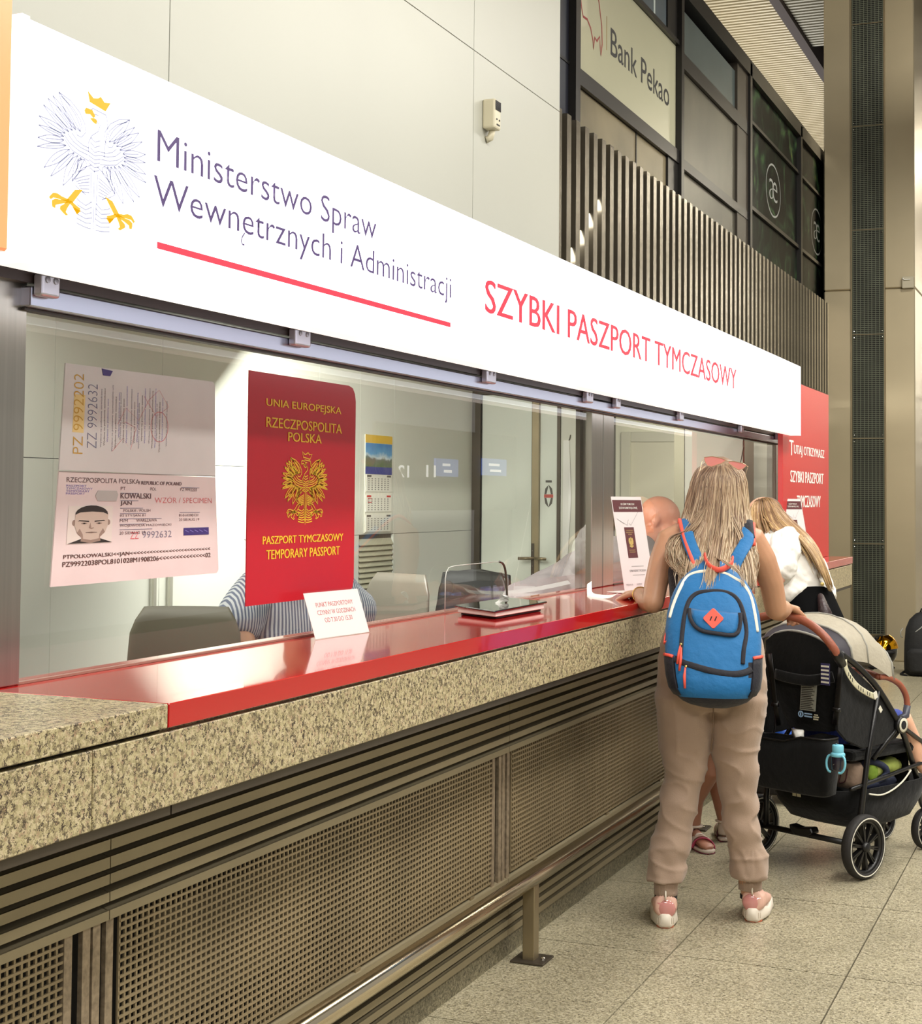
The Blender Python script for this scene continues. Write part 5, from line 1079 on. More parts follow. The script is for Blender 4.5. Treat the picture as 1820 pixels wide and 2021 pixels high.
# side wing of the seat
SW = [(0.262, -0.1294, 0.878), (0.262, -0.0357, 0.828), (0.262, 0.0737, 0.7599), (0.262, 0.1292, 0.7151), (0.262, 0.2066, 0.6516), (0.262, 0.2959, 0.5613), (0.262, 0.2416, 0.5251), (0.262, 0.1178, 0.5126), (0.262, 0.0142, 0.5107), (0.262, -0.0971, 0.5536), (0.262, -0.1533, 0.5985), (0.262, -0.153, 0.721)]
SW2 = [(y, z) for x, y, z in SW]
for xx in (.245, -.235): sb('side_wing', MB().prism(SW2, (xx, 0, 0), (0, 1, 0), (0, 0, 1), (1, 0, 0), .012), M_fab, bevel=.004)
sb('seat', MB().rings([sring((.005, .06+.05*k, .50-.012*k), .225, .05, 3, 16) for k in range(1)]+[sring((.005, .40, .47), .20, .05, 3, 16)]), M_fab)
sb('seat_base', MB().box((-.22, -.02, .455), (.235, .44, .50)), M_fab, bevel=.02, seg=2)
sb('footrest', MB().box((-.16, .44, .25), (.18, .46, .48)), M_fab, bevel=.01)
# label strap along the wing, striped tag, warning label on the back
mb = MB(); S = spline([(0.272, -0.1234, 0.8745), (0.274, -0.113, 0.8283), (0.276, -0.0556, 0.7707), (0.276, 0.019, 0.7331), (0.275, 0.0824, 0.7119)], 5)
mb.tube(S, [(.012, .0015)]*len(S), 8, ref=(0, .6, .8)); sb('label_strap', mb, mat('label_cream', (204, 198, 168), .6, var=.15, vscale=60), smooth=True)
for q in (.3, .36, .42, .55, .6, .66, .72, .78): p = S[int(q*len(S))]; sb('label_text', MB().box((p.x+.0016, p.y-.002, p.z-.007), (p.x+.0022, p.y+.002, p.z+.007)), M_black_print)
sb('white_tag', MB().obox((0.279, 0.0697, 0.7214), (0, .011, .004), (0, -.005, .013), (.0015, 0, 0)), M_line); sb('white_tag', MB().obox((0.279, 0.1042, 0.662), (0, .007, -.009), (0, .006, .006), (.0015, 0, 0)), M_line)
lb = sb('striped_tag', MB().box((.205, -.190, .775), (.246, -.186, .86)), mat('tag_navy', (46, 40, 84), .7))
for k in range(5): sb('tag_stripe', MB().box((.208, -.1925, .783+.0155*k), (.244, -.1895, .790+.0155*k)), M_line, lb)
a_, b_, c2, d2_ = [V(q) for q in ((0.0672, -0.135, 0.6586), (0.1394, -0.135, 0.6584), (0.1643, -0.155, 0.797), (0.0925, -0.155, 0.7923))]
lab = sb('warning_label', MB().add([q+V((0, -.008, 0)) for q in (a_, b_, c2, d2_)]+[q for q in (a_, b_, c2, d2_)], [(0, 1, 2, 3), (4, 7, 6, 5), (0, 4, 5, 1), (1, 5, 6, 2), (2, 6, 7, 3), (3, 7, 4, 0)]), mat('label_grey', (150, 150, 138), .6, var=.1, vscale=200))
for k in range(17):
    f = .05+k*.053; p0 = a_*(1-f)+d2_*f+V((.004, -.0095, 0)); p1 = b_*(1-f)+c2*f+V((-.004-.02*((k*7) % 5)/5, -.0095, 0))
    sb('label_text', MB().tube([p0, p1], .0014, 4), M_black_print, lab)
bd = V((0.0786, -0.15, 0.6428)); sb('blue_mark', MB().lathe([(.0085, 0), (.013, 0), (.013, .002), (.0085, .002)], bd, (0, -1, 0), 20, cap=False).tube([bd+V((0, -.002, -.006)), bd+V((0, -.002, .006))], .003, 6), mat('mark_blue', (150, 180, 210), .5), bkp)
sb('blue_mark', MB().box((bd.x+.018, bd.y-.002, bd.z-.009), (bd.x+.055, bd.y, bd.z-.003)).box((bd.x+.018, bd.y-.002, bd.z+.002), (bd.x+.055, bd.y, bd.z+.007)), MATS['mark_blue'], bkp); sb('care_text', MB().box((bd.x+.062, bd.y-.002, bd.z-.016), (bd.x+.085, bd.y, bd.z-.011)).box((bd.x+.062, bd.y-.002, bd.z-.007), (bd.x+.088, bd.y, bd.z-.002)).box((bd.x+.066, bd.y-.002, bd.z+.002), (bd.x+.084, bd.y, bd.z+.006)), MATS['label_cream'], bkp)
# bumper bar
tb('bumper_bar', [(0.24, 0.151, 0.7849), (0.25, 0.1965, 0.7807), (0.262, 0.2608, 0.7504), (0.268, 0.2986, 0.7027), (0.268, 0.3092, 0.6541)], .0125, M_leather, 12, sp=4)
tb('bumper_socket', [(0.268, 0.3092, 0.6603), (0.266, 0.3011, 0.6193), (.266, .258, .61)], [.0145, .015, .013], mat('socket_grey', (70, 72, 84), .4), 12)
tb('bumper_bar', [(0.24, 0.151, 0.7849), (.12, .22, .79), (-.05, .24, .785), (-.20, .262, .75), (-.238, .262, .61)], .0125, M_leather, 12, sp=4)
# basket under the seat
BK = MB(); rg = []
for z, x0, x1, y0, y1 in ((.165, -.13, .17, .10, .38), (.19, -.17, .21, .02, .50), (.26, -.19, .235, -.05, .56), (.34, -.20, .245, -.09, .58)): rg.append(sring(((x0+x1)/2, (y0+y1)/2, z), (x1-x0)/2, (y1-y0)/2, 4, 32))
for z, x0, x1, y0, y1 in ((.34, -.192, .237, -.082, .572), (.25, -.18, .225, -.04, .55), (.20, -.15, .19, .05, .45)): rg.append(sring(((x0+x1)/2, (y0+y1)/2, z), (x1-x0)/2, (y1-y0)/2, 4, 32))
bs_ = sb('basket', BK.rings(rg), M_fab, smooth=True)
tb('basket_piping', [(0.246, 0.0741, 0.3227), (0.248, 0.1477, 0.3102), (0.248, 0.2256, 0.3194), (0.247, 0.3063, 0.3471), (0.246, 0.3664, 0.386)], .0035, M_line, 8, par=bs_, sp=4)
for k in range(2): sb('basket_mark', MB().box((-.005+.022*k, -.096, .298), (.012+.022*k, -.093, .310)), MATS['label_cream'], bs_)
tb('basket_rim', [(-.19, -.08, .36), (-.2, .25, .40), (-.15, .55, .42), (.2, .56, .42), (.24, .30, .39), (.245, -.05, .355)], .009, M_fr, 8, sp=4)
# hanging caddy bag
cd = thing('caddy_bag', 'black fabric caddy bag hanging behind the stroller seat with white papers inside', 'bag', (-1.132, 6.403, .33), math.radians(-27)); WM[cd.name] = Matrix.Translation((0, 0, 0)) @ WM[st.name]; CDM = Matrix.Translation((0, 0, -.33))
def cdp(name, mb, m, par=None, **k): me = mb.mesh(name); me.transform(CDM); return link(name, me, m, par or cd, world=False, smooth=True, **k)
cdx = lambda px, py: None
rg = [sring((.055, -.165, z), a, b, 4, 32) for z, a, b in ((.335, .165, .040), (.345, .185, .055), (.42, .192, .065), (.50, .195, .068), (.545, .192, .066), (.545, .186, .060), (.50, .186, .060), (.47, .18, .055))]
for r in rg[3:]:
    for q in r: q.z += .012*(1-(q.x-.055)/.19)*0+(.018 if q.x > .1 else -.008)
cg = cdp('bag_body', MB().rings(rg), M_fab)
cdp('bag_rim', MB().tube([q+V((0, 0, .002)) for q in rg[4]], .004, 6, closed=True), M_fr)
cdp('pocket_seam', MB().tube(spline([(-.125, -.222, .50), (-.12, -.236, .43), (-.10, -.238, .37), (-.075, -.236, .355)], 4), .0022, 6), mat('seam_grey_dark', (62, 60, 58), .6))
for P in ([(-0.0638, -0.17, 0.8734), (-0.0548, -0.165, 0.7915), (-0.0432, -0.16, 0.669), (-0.0252, -0.16, 0.585)], [(0.2913, -0.17, 0.883), (0.2901, -0.185, 0.8051), (0.2744, -0.18, 0.685), (0.2574, -0.17, 0.6231)]):
    cdp('hanging_strap', MB().tube(P, [(.013, .0025)]*4, 8, ref=(1, 0, 0)), M_fr); cdp('buckle', MB().box((P[2][0]-.016, P[2][1]-.006, P[2][2]-.008), (P[2][0]+.016, P[2][1]+.004, P[2][2]+.006)), M_fr)
pa = MB(); A0 = [(0.0231, -0.14, 0.5787), (0.0759, -0.13, 0.578), (0.1062, -0.17, 0.5793), (0.0866, -0.19, 0.5647)]
pa.add([V(q) for q in A0]+[V(q)+V((0, .004, -.03)) for q in A0], [(0, 1, 2, 3), (4, 7, 6, 5), (0, 4, 5, 1), (1, 5, 6, 2), (2, 6, 7, 3), (3, 7, 4, 0)]); cdp('papers', pa, M_print_white)
# bottle with two handles in the caddy
bt = (0.326, -0.245, 0.5215)
bo_ = thing('drinking_bottle', 'light blue two handled toddler drinking bottle in the caddy bag', 'bottle', tuple(WM[st.name] @ V((bt[0], bt[1], .462))), math.radians(-27)); bo_.scale = (.74, .74, .74)
M_lb = mat('light_blue_plastic', (120, 196, 216), .35); M_dk = mat('bottle_dark', (26, 24, 40), .2, coat=.6)
def bl(name, mb, m, par=None): return link(name, mb.mesh(name), m, par or bo_, world=False, smooth=True)
bl('bottle_body', MB().lathe([(.0, .0), (.030, .0), (.034, .01), (.034, .07), (.031, .082), (0, .083)], (0, 0, 0), n=24), M_dk)
bl('collar', MB().lathe([(.034, .072), (.0375, .074), (.0375, .088), (.030, .094), (0, .094)], (0, 0, 0), n=24), M_lb); bl('cap', MB().lathe([(.029, .092), (.030, .094), (.030, .128), (.026, .133), (0, .134)], (0, 0, 0), n=24), M_lb); bl('cap_button', MB().ball((-.006, -.006, .134), .006, 10, 6), mat('cap_button', (70, 120, 140), .5))
for s in (-1, 1): bl('bottle_handle', MB().tube(spline([(s*.034, -.010, .078), (s*.050, -.014, .070), (s*.058, -.018, .045), (s*.054, -.022, .015), (s*.040, -.026, -.004), (s*.026, -.030, -.006)], 4), .0062, 10), M_lb)
# things in the basket
gb = thing('green_bag', 'rolled navy and lime green child bag in the stroller basket', 'bag', tuple(WM[st.name] @ V((.17, .25, .34))), math.radians(-27))
def gp(name, mb, m): return link(name, mb.mesh(name), m, gb, world=False, smooth=True)
gp('lime_body', MB().tube(spline([(.0, -.06, .055), (.0, .02, .062), (-.01, .10, .058), (-.02, .15, .05)], 4), [.030+.006*math.sin(i) for i in range(13)], 14), mat('lime_cloth', (176, 190, 96), .8, var=.1, vscale=30, bump=.4, bscale=30))
gp('navy_roll', MB().tube([(.012, -.065, .05+.048*math.sin(a)) if False else (.03*math.cos(a)+.015, -.075+.02*math.cos(a*2)+.045*math.cos(a), .050+.046*math.sin(a)) for a in [2*PI*i/20 for i in range(20)]], .014, 8, closed=True), mat('navy_cloth', (34, 40, 64), .8, bump=.4, bscale=30))
gp('lime_lining', MB().ball((.020, -.075, .050), 1, 14, 8, sc=(.018, .034, .036)), mat('lime_lining', (130, 160, 50), .8, var=.2, vscale=40)); gp('red_corner', MB().ball((-.02, -.125, .075), 1, 10, 6, sc=(.02, .02, .016)), mat('red_cloth', (180, 50, 36), .8))
gp('padding', MB().ball((-.01, -.02, .0), 1, 14, 8, sc=(.06, .14, .035)), MATS['navy_cloth'])
bg_ = thing('beige_pouch', 'crumpled beige cloth pouch tucked at back of the stroller basket', 'pouch', tuple(WM[st.name] @ V((.16, .06, .34))), math.radians(-27))
link('pouch_body', MB().rings([sring((0, 0, z), a, .035, 3, 16) for z, a in ((.0, .06), (.03, .065), (.08, .06), (.10, .045))]).mesh('p'), mat('beige_cloth', (140, 118, 100), .9, var=.1, vscale=30, bump=.5, bscale=25), bg_, world=False, smooth=True)
link('drawstring', MB().tube(spline([(-.02, -.038, .09), (-.01, -.042, .06), (-.02, -.04, .02), (.01, -.042, .03), (.02, -.04, .08)], 4), .0025, 6).mesh('p'), mat('maroon_cord', (70, 30, 30), .8), bg_, world=False, smooth=True)
# toddler in the seat
td = thing('person', 'toddler in blue shorts seated in the stroller with one bare knee showing', 'person', tuple(WM[st.name] @ V((.01, .12, .50))), math.radians(-27))
TB = [torso([(0.03, 0, 0, .09, .07), (.10, 0, -.01, .085, .065), (.18, 0, -.03, .09, .06), (.235, 0, -.04, .075, .05), (.255, 0, -.04, .04, .04)])]
th, TP = headmb((0, -.035, .325), (0, 1, -.1), (0, 0, 1), .80); TB.append(th)
for s, kn, an in ((1, (.195, .265, .085), (.215, .335, -.09)), (-1, (-.10, .24, .06), (-.11, .30, -.12))):
    TB.append(limb([(s*.05, .01, .05), (s*.13, .14, .085), kn, tuple(V(kn)*.5+V(an)*.5+V((0, .006, 0))), an], [.048, .045, .040, .036, .026]))
    TB.append(MB().tube([an, (an[0]+.005, an[1]+.03, an[2]-.035), (an[0]+.008, an[1]+.085, an[2]-.03)], [(.026, .022), (.028, .022), (.022, .012)], 10, ref=(1, 0, 0)))
    TB.append(limb([(s*.085, -.03, .215), (s*.12, .02, .14), (s*.11, .10, .12)], [.028, .024, .020])); TB.append(hand((s*.11, .10, .12), (0, 1, .1), (0, 0, -1), -s, .4, .62))
fuse('body', TB, skinmat('skin_child', (226, 176, 146)), td, voxel=.006, smooth=4); face_bits(td, TP, .8)
fuse('shorts', [limb([(.05, .0, .05), (.13, .13, .085), (.175, .225, .085)], [.060, .058, .050]), limb([(-.05, .0, .05), (-.09, .19, .065)], [.060, .050]), torso([(-.0, 0, 0, .10, .08), (.10, 0, 0, .095, .075)])], clothmat('shorts_blue', (42, 62, 150), 80), td, voxel=.006, smooth=3)
fuse('shirt', [torso([(.09, 0, -.005, .10, .078), (.18, 0, -.03, .10, .072), (.235, 0, -.04, .082, .06), (.25, 0, -.04, .05, .05)])], clothmat('shirt_white_child', (222, 220, 214), 80), td, voxel=.007, smooth=3)
link('hair', MB().ball((0, -.045, .355), 1, 18, 12, sc=(.066, .082, .066)).mesh('h'), mat('hair_brown_child', (110, 80, 56), .7, bump=.6, bscale=90), td, world=False, smooth=True)
# ================================================================== woman in the white jacket
jw = thing('person', 'woman with long light brown hair bending to the window in white jacket and black skirt', 'person', (-1.36, 7.95, 0)); JO = V((-1.36, 7.95, 0))
def wfuse(name, mbs, m, par, **k): return fuse(name, mbs, m, par, world=True, **k)
SK2 = skinmat('skin_fair', (232, 180, 154)); side = (.35, .94, 0)
hip, chest, neck, hc = V((-1.40, 7.98, .93)), V((-1.53, 8.10, 1.22)), V((-1.60, 8.18, 1.305)), V((-1.690, 8.24, 1.395))
hb, JP = headmb(hc, (-.85, .25, -.55), (-.5, .1, .85), .98)
JB = [hb, MB().tube([hip+V((.02, 0, -.1)), hip, hip.lerp(chest, .5), chest, neck], [(.14, .10), (.14, .10), (.12, .09), (.16, .09), (.07, .07)], 20, ref=side), limb([neck, neck.lerp(hc, .6)], [.055, .055])]
JB.append(limb([V((-1.53, 7.93, 1.26)), V((-1.50, 7.80, 1.14)), V((-1.52, 7.78, 1.11))], [.05, .042, .038])); JB.append(limb([V((-1.52, 7.78, 1.11)), V((-1.64, 7.92, 1.125)), V((-1.765, 8.12, 1.155))], [.038, .034, .026])); JB.append(hand((-1.77, 8.13, 1.155), (-.6, .8, -.05), (0, 0, -1), 1, .3, .95))
JB.append(limb([V((-1.56, 8.30, 1.27)), V((-1.64, 8.36, 1.15)), V((-1.74, 8.38, 1.15))], [.048, .042, .030])); JB.append(hand((-1.745, 8.385, 1.152), (-.9, .3, -.05), (0, 0, -1), -1, .3, .95))
for yo in (-.09, .10): JB.append(limb([V((-1.36, 7.97+yo, .88)), V((-1.37, 7.95+yo, .48)), V((-1.345, 7.94+yo, .10))], [.085, .055, .038])); JB.append(MB().tube([V((-1.33, 7.94+yo, .05)), V((-1.40, 7.95+yo, .035)), V((-1.50, 7.96+yo, .022))], [(.035, .035), (.042, .03), (.035, .018)], 12, ref=side))
wfuse('body', JB, SK2, jw, voxel=.007, smooth=4)
M_jk = mat('jacket_white', (232, 228, 220), .8, var=.03, vscale=10, bump=.2, bscale=60)
def jfold(c):
    q = V((c.x*16+c.z*10, c.y*8, c.z*14)); return _nz.noise(q)*.014+_nz.noise(q*2.3)*.006+.012*max(0, _nz.noise(V((c.x*22-c.z*20, c.y*5, 4))))
jk = [MB().tube([V((-1.43, 8.02, 0.9436)), V((-1.445, 8.03, 0.9896)), V((-1.467, 8.05, 1.072)), V((-1.504, 8.08, 1.162)), V((-1.545, 8.1, 1.24)), V((-1.581, 8.12, 1.284)), V((-1.63, 8.15, 1.31))], [(.21, .105), (.235, .135), (.215, .150), (.205, .140), (.20, .12), (.15, .09), (.075, .06)], 24, ref=side)]
jk.append(limb([V((-1.52, 7.96, 1.285)), V((-1.515, 7.86, 1.215)), V((-1.505, 7.80, 1.150))], [.075, .080, .066])); jk.append(limb([V((-1.53, 8.27, 1.28)), V((-1.60, 8.32, 1.20))], [.07, .06]))
jo = wfuse('jacket', jk, M_jk, jw, voxel=.006, smooth=3, disp=jfold)
MB().tube([V((-1.425, 8.02, 0.9307)), V((-1.43, 8.02, 0.9514))], [(.215, .115), (.222, .122)], 24, ref=side).build('waistband', M_jk, jo, smooth=True)
MB().lathe([(.010, 0), (.010, .004), (0, .005)], V((-1.317, 7.86, 1.078)), (.2, -1, .1), n=12).build('button', mat('brass', (0, 0, 0)), jo)
wfuse('skirt', [MB().tube([V((-1.42, 8.0, 1.02)), V((-1.375, 7.96, .88)), V((-1.365, 7.95, .70)), V((-1.36, 7.95, .50))], [(.16, .115), (.19, .14), (.185, .145), (.165, .13)], 24, ref=side)], mat('skirt_black', (7, 7, 8), .9, spec=.1), jw, voxel=.009, smooth=4)
MB().tube([V((-1.33, 7.9, 1.0)), V((-1.30, 7.84, .93)), V((-1.285, 7.83, .80)), V((-1.30, 7.84, .70))], [(.02, .05), (.035, .07), (.035, .075), (.02, .06)], 12, ref=(1, 0, 0)).build('hip_bag', mat('bag_dark_brown', (44, 26, 28), .5, bump=.6, bscale=60), jw, smooth=True)
face_bits(jw, lambda x, y, z: JP(x, y, z)-JO, .98)
MB().tube([V((-1.60+.030*math.cos(a*PI/8), 7.875-.030*math.cos(a*PI/8), 1.117+.040*math.sin(a*PI/8))) for a in range(16)], .006, 8, closed=True).build('watch_strap', mat('watch_leather', (92, 40, 26), .4), jw, smooth=True)
MB().lathe([(0, 0), (.020, 0), (.020, .008), (0, .009)], (-1.575, 7.85, 1.118), (.4, -1, .1), n=18).build('watch_case', mat('watch_gold', (190, 140, 100), .2, metal=.8), jw, smooth=True)
H2 = []; rn = random.Random(21)
crown = [(1500, 986), (1508, 984), (1518, 984), (1528, 988), (1536, 994)]
K0 = V((-1.672, 8.2, 1.509)); 
GU = [[(-1.713, 8.16, 1.492), (-1.722, 8.1, 1.451), (-1.718, 8.08, 1.385), (-1.699, 8.07, 1.326)],
      [(-1.695, 8.18, 1.506), (-1.684, 8.1, 1.452), (-1.668, 8.06, 1.372), (-1.642, 8.05, 1.317)],
      [(-1.674, 8.18, 1.511), (-1.637, 8.08, 1.452), (-1.6, 8.03, 1.373), (-1.557, 8, 1.33), (-1.47, 7.98, 1.316), (-1.393, 7.96, 1.247), (-1.335, 7.95, 1.158), (-1.294, 7.95, 1.056)],
      [(-1.657, 8.18, 1.509), (-1.605, 8.08, 1.458), (-1.56, 8.04, 1.387), (-1.5, 8, 1.341), (-1.423, 7.98, 1.298), (-1.364, 7.97, 1.222), (-1.316, 7.96, 1.132), (-1.286, 7.96, 1.04)],
      [(-1.651, 8.2, 1.503), (-1.591, 8.12, 1.466), (-1.53, 8.08, 1.403), (-1.462, 8.05, 1.346), (-1.399, 8.02, 1.285), (-1.354, 8, 1.208), (-1.32, 7.98, 1.118), (-1.299, 7.98, 1.059)]]
for k in range(520):
    f = rn.random()*(len(GU)-1)
    if rn.random() < .3: f = rn.uniform(2, 4)
    i0 = min(int(f), len(GU)-2); t = f-i0
    A_, B_ = spline(GU[i0], 4), spline(GU[i0+1], 4); n = 14; P = []
    cut = rn.uniform(.82, 1.0); wv = rn.uniform(0, 6)
    for i in range(n):
        s = i/(n-1)*cut; a = A_[min(len(A_)-1, int(s*(len(A_)-1)+.5))]; b_ = B_[min(len(B_)-1, int(s*(len(B_)-1)+.5))]
        q = a.lerp(b_, t)+V((rn.uniform(-.001, .001), (.06*s*(1-s)+.03)*rn.uniform(-1, .3) if i == 0 else 0, 0)); o_ = V((math.sin(wv)*.012, math.cos(wv)*.03-.02, math.sin(wv*2)*.008))
        P.append(q+o_*min(1, .35+s)+V((math.sin(wv+s*8)*.003, 0, 0))-JO)
    H2.append((P, rn.uniform(.8, 1.3)))
locks_mesh(H2, 5, .0062, .5, 5, 'hair', hairmat('hair_light_brown', [(0, (92, 66, 46)), (.35, (148, 114, 82)), (.7, (196, 164, 116)), (1, (226, 202, 150))]), jw)
link('hair_cap', MB().ball(hc+V((.015, .0, .035))-JO, 1, 20, 12, sc=(.088, .088, .088)).mesh('hc'), mat('hair_cap_brown', (120, 90, 66), .7, bump=.6, bscale=70), jw, world=False, smooth=True)

# ================================================================== girl in sandals hidden behind the blonde woman
gi = thing('person', 'child in pink sandals standing behind the blonde woman at the counter', 'person', (-1.60, 6.57, 0)); GO = V((-1.60, 6.57, 0))
SK3 = skinmat('skin_brown', (176, 122, 98))  # one even brown skin tone for the child
gh, GP = headmb((0, 0, 1.13), (1, -.3, 0), (0, 0, 1), .88); GB = [gh, torso([(.55, 0, 0, .085, .10), (.65, 0, 0, .08, .095), (.80, 0, 0, .075, .09), (.92, 0, 0, .07, .11), (.97, 0, 0, .06, .10), (1.0, 0, 0, .045, .05)]), limb([(0, 0, .98), (0, 0, 1.06)], [.042, .04])]
f1, f2 = V((-.058, .010, 0)), V((.045, .17, 0))
GB.append(limb([V((.02, -.06, .58)), V((.03, -.045, .33)), f1+V((.006, 0, .20)), f1+V((0, 0, .07))], [.062, .044, .040, .028])); GB.append(limb([V((.0, .06, .58)), V((.01, .10, .33)), f2+V((0, 0, .07))], [.062, .044, .028]))
def foot(b0, d):
    d = V(d).normalized(); s_ = V((-d.y, d.x, 0)); return MB().tube([b0-d*.02+V((0, 0, .038)), b0+d*.03+V((0, 0, .046)), b0+d*.09+V((0, 0, .036)), b0+d*.145+V((0, 0, .026)), b0+d*.165+V((0, 0, .022))], [(.024, .026), (.027, .030), (.032, .022), (.034, .013), (.020, .009)], 14, ref=s_)
dF = V((.62, -.78, 0)).normalized(); GB.append(foot(f1, dF)); GB.append(foot(f2, (-.3, 1, 0)))
for s in (-1, 1): GB.append(limb([(0, s*.10, .95), (.03, s*.14, .80), (.10, s*.13, .70)], [.034, .030, .024])); GB.append(hand((.10, s*.13, .70), (.9, 0, -.3), (0, -s, 0), s, .4, .75))
fuse('body', GB, SK3, gi, voxel=.0055, smooth=4); face_bits(gi, GP, .88)
fuse('dress', [torso([(.46, .01, 0, .15, .17), (.60, 0, 0, .12, .14), (.75, 0, 0, .095, .11), (.92, 0, 0, .085, .125), (.965, 0, 0, .07, .105)])], clothmat('dress_plum', (110, 60, 84), 60), gi, voxel=.008, smooth=4)
link('hair', MB().ball((-.02, .0, 1.175), 1, 18, 12, sc=(.082, .078, .075)).mesh('h').__class__ and MB().ball((-.02, .005, 1.165), 1, 18, 12, sc=(.086, .080, .080)).mesh('h'), mat('hair_dark_child', (70, 48, 36), .7, bump=.6, bscale=80), gi, world=False, smooth=True)
M_sn = mat('sandal_white', (216, 200, 184), .5); M_pk = mat('sandal_pink', (206, 84, 116), .5, var=.15, vscale=60); M_mr = mat('sandal_maroon', (84, 22, 38), .6)
for b0, d in ((f1, dF), (f2, V((-.3, 1, 0)).normalized())):
    s_ = V((-d.y, d.x, 0)); pts = [b0-d*.045, b0-d*.02, b0+d*.04, b0+d*.10, b0+d*.15, b0+d*.178]; ws = [.020, .031, .032, .039, .035, .014]
    rg = [[p+s_*w_*math.cos(2*PI*j/16)+V((0, 0, .0095+.009*math.copysign(abs(math.sin(2*PI*j/16))**.5, math.sin(2*PI*j/16)))) for j in range(16)] for p, w_ in zip(pts, ws)]
    so = link('sandal', MB().rings(rg).mesh('s'), M_sn, gi, world=False, smooth=True); link('sole_edge', MB().rings([[q-V((0, 0, .0005)) for q in r] if False else [V((q.x, q.y, .0005 if q.z < .0095 else .006)) for q in r] for r in rg]).mesh('e'), mat('sole_magenta', (140, 60, 84), .6), so, world=False, smooth=True)
    def stp(c, w_, h_, m, nm, ang=0.):
        P = [c+(s_*math.cos(t)*w_)+V((0, 0, max(0, math.sin(t))*h_+.012))+d*ang*math.cos(t) for t in [PI*i/12 for i in range(13)]]; link(nm, MB().tube(P, [(.019, .0035)]*13, 8, ref=d).mesh(nm), m, so, world=False, smooth=True)
    stp(b0+d*.105, .039, .040, M_pk, 'toe_strap', .02); stp(b0+d*.085, .040, .046, M_sn, 'mid_strap', .015); stp(b0+d*.06, .035, .052, M_sn, 'mid_strap'); stp(b0+d*.015, .034, .066, M_mr, 'ankle_band')
    link('ankle_strap', MB().tube([b0+V((.034*math.cos(a), .034*math.sin(a), .085)) for a in [2*PI*i/20 for i in range(20)]], .0055, 8, closed=True, flat=1.8).mesh('a'), M_sn, so, world=False, smooth=True)
    link('heel_counter', MB().tube([b0+V((0, 0, .055))+d*(-.030*math.cos(t)) +s_*.030*math.sin(t) for t in [-1.4+2.8*i/10 for i in range(11)]], [(.030, .003)]*11, 8, ref=(0, 0, 1)).mesh('hc'), M_sn, so, world=False, smooth=True)

# ================================================================== bald man behind the second window
mn = thing('person', 'bald man in grey jacket leaning forward inside the office window', 'person', (-2.60, 6.95, 0)); MO = V((-2.60, 6.95, 0))
SK4 = skinmat('skin_ruddy', (186, 120, 92)); mh, MP = headmb((-2.185, 7.915, 1.372), (.88, .10, -.40), (.35, .2, .9), 1.16, jaw=1.15)
sd = (.93, -.33, -.1); A = V((-2.55, 6.95, .96)); Cc = V((-2.30, 7.60, 1.17)); Nk = V((-2.235, 7.79, 1.25))
MBs = [mh, MB().tube([A, A.lerp(Cc, .5), Cc, Nk], [(.16, .12), (.16, .13), (.18, .13), (.06, .06)], 20, ref=sd), limb([Nk, V((-2.20, 7.87, 1.31))], [.068, .064])]
MBs += [limb([V((-2.18, 7.55, 1.17)), V((-2.17, 7.62, .98)), V((-2.19, 7.85, 1.0))], [.06, .045, .03]), hand((-2.19, 7.86, 1.0), (0, 1, 0), (0, 0, -1), -1, .3), limb([V((-2.48, 7.68, 1.17)), V((-2.50, 7.80, .98)), V((-2.40, 8.0, 1.0))], [.06, .045, .03]), hand((-2.40, 8.01, 1.0), (.3, 1, 0), (0, 0, -1), 1, .3)]
for xx in (-2.66, -2.46): MBs.append(limb([V((xx, 6.95, .92)), V((xx, 7.02, .50)), V((xx, 6.92, .10))], [.09, .06, .045])); MBs.append(MB().tube([V((xx, 6.88, .04)), V((xx, 6.98, .035)), V((xx, 7.12, .02))], [(.04, .04), (.045, .03), (.035, .018)], 12, ref=(1, 0, 0)))
wfuse('body', MBs, SK4, mn, voxel=.007, smooth=4); face_bits(mn, lambda x, y, z: MP(x, y, z)-MO, 1.16, brow=(150, 120, 100))
wfuse('jacket', [MB().tube([A+V((-.03, -.06, -.06)), A, A.lerp(Cc, .5), Cc, V((-2.25, 7.74, 1.225)), V((-2.235, 7.79, 1.25))], [(.17, .13), (.185, .14), (.19, .15), (.20, .15), (.12, .09), (.085, .075)], 24, ref=sd), limb([V((-2.175, 7.52, 1.175)), V((-2.155, 7.60, 1.00)), V((-2.18, 7.80, 1.0))], [.085, .068, .052]), limb([V((-2.47, 7.68, 1.17)), V((-2.50, 7.80, .99)), V((-2.41, 7.97, 1.0))], [.085, .066, .05])], mat('jacket_grey', (112, 104, 104), .85, var=.08, vscale=12, bump=.3, bscale=20), mn, voxel=.008, smooth=4, disp=lambda c: _nz.noise(c*9)*.014)
MB().tube([V((-2.235+.085*math.cos(a), 7.80+.05*math.sin(a), 1.262+.04*math.sin(a))) for a in [2*PI*i/20 for i in range(20)]], .017, 8, closed=True).build('collar', mat('collar_violet', (86, 76, 110), .8), mn, smooth=True)
wfuse('trousers', [limb([V((xx, 6.95, .92)), V((xx, 7.02, .50)), V((xx, 6.92, .09))], [.115, .085, .07]) for xx in (-2.66, -2.46)], mat('trousers_dark', (40, 38, 44), .8), mn, voxel=.01, smooth=3)

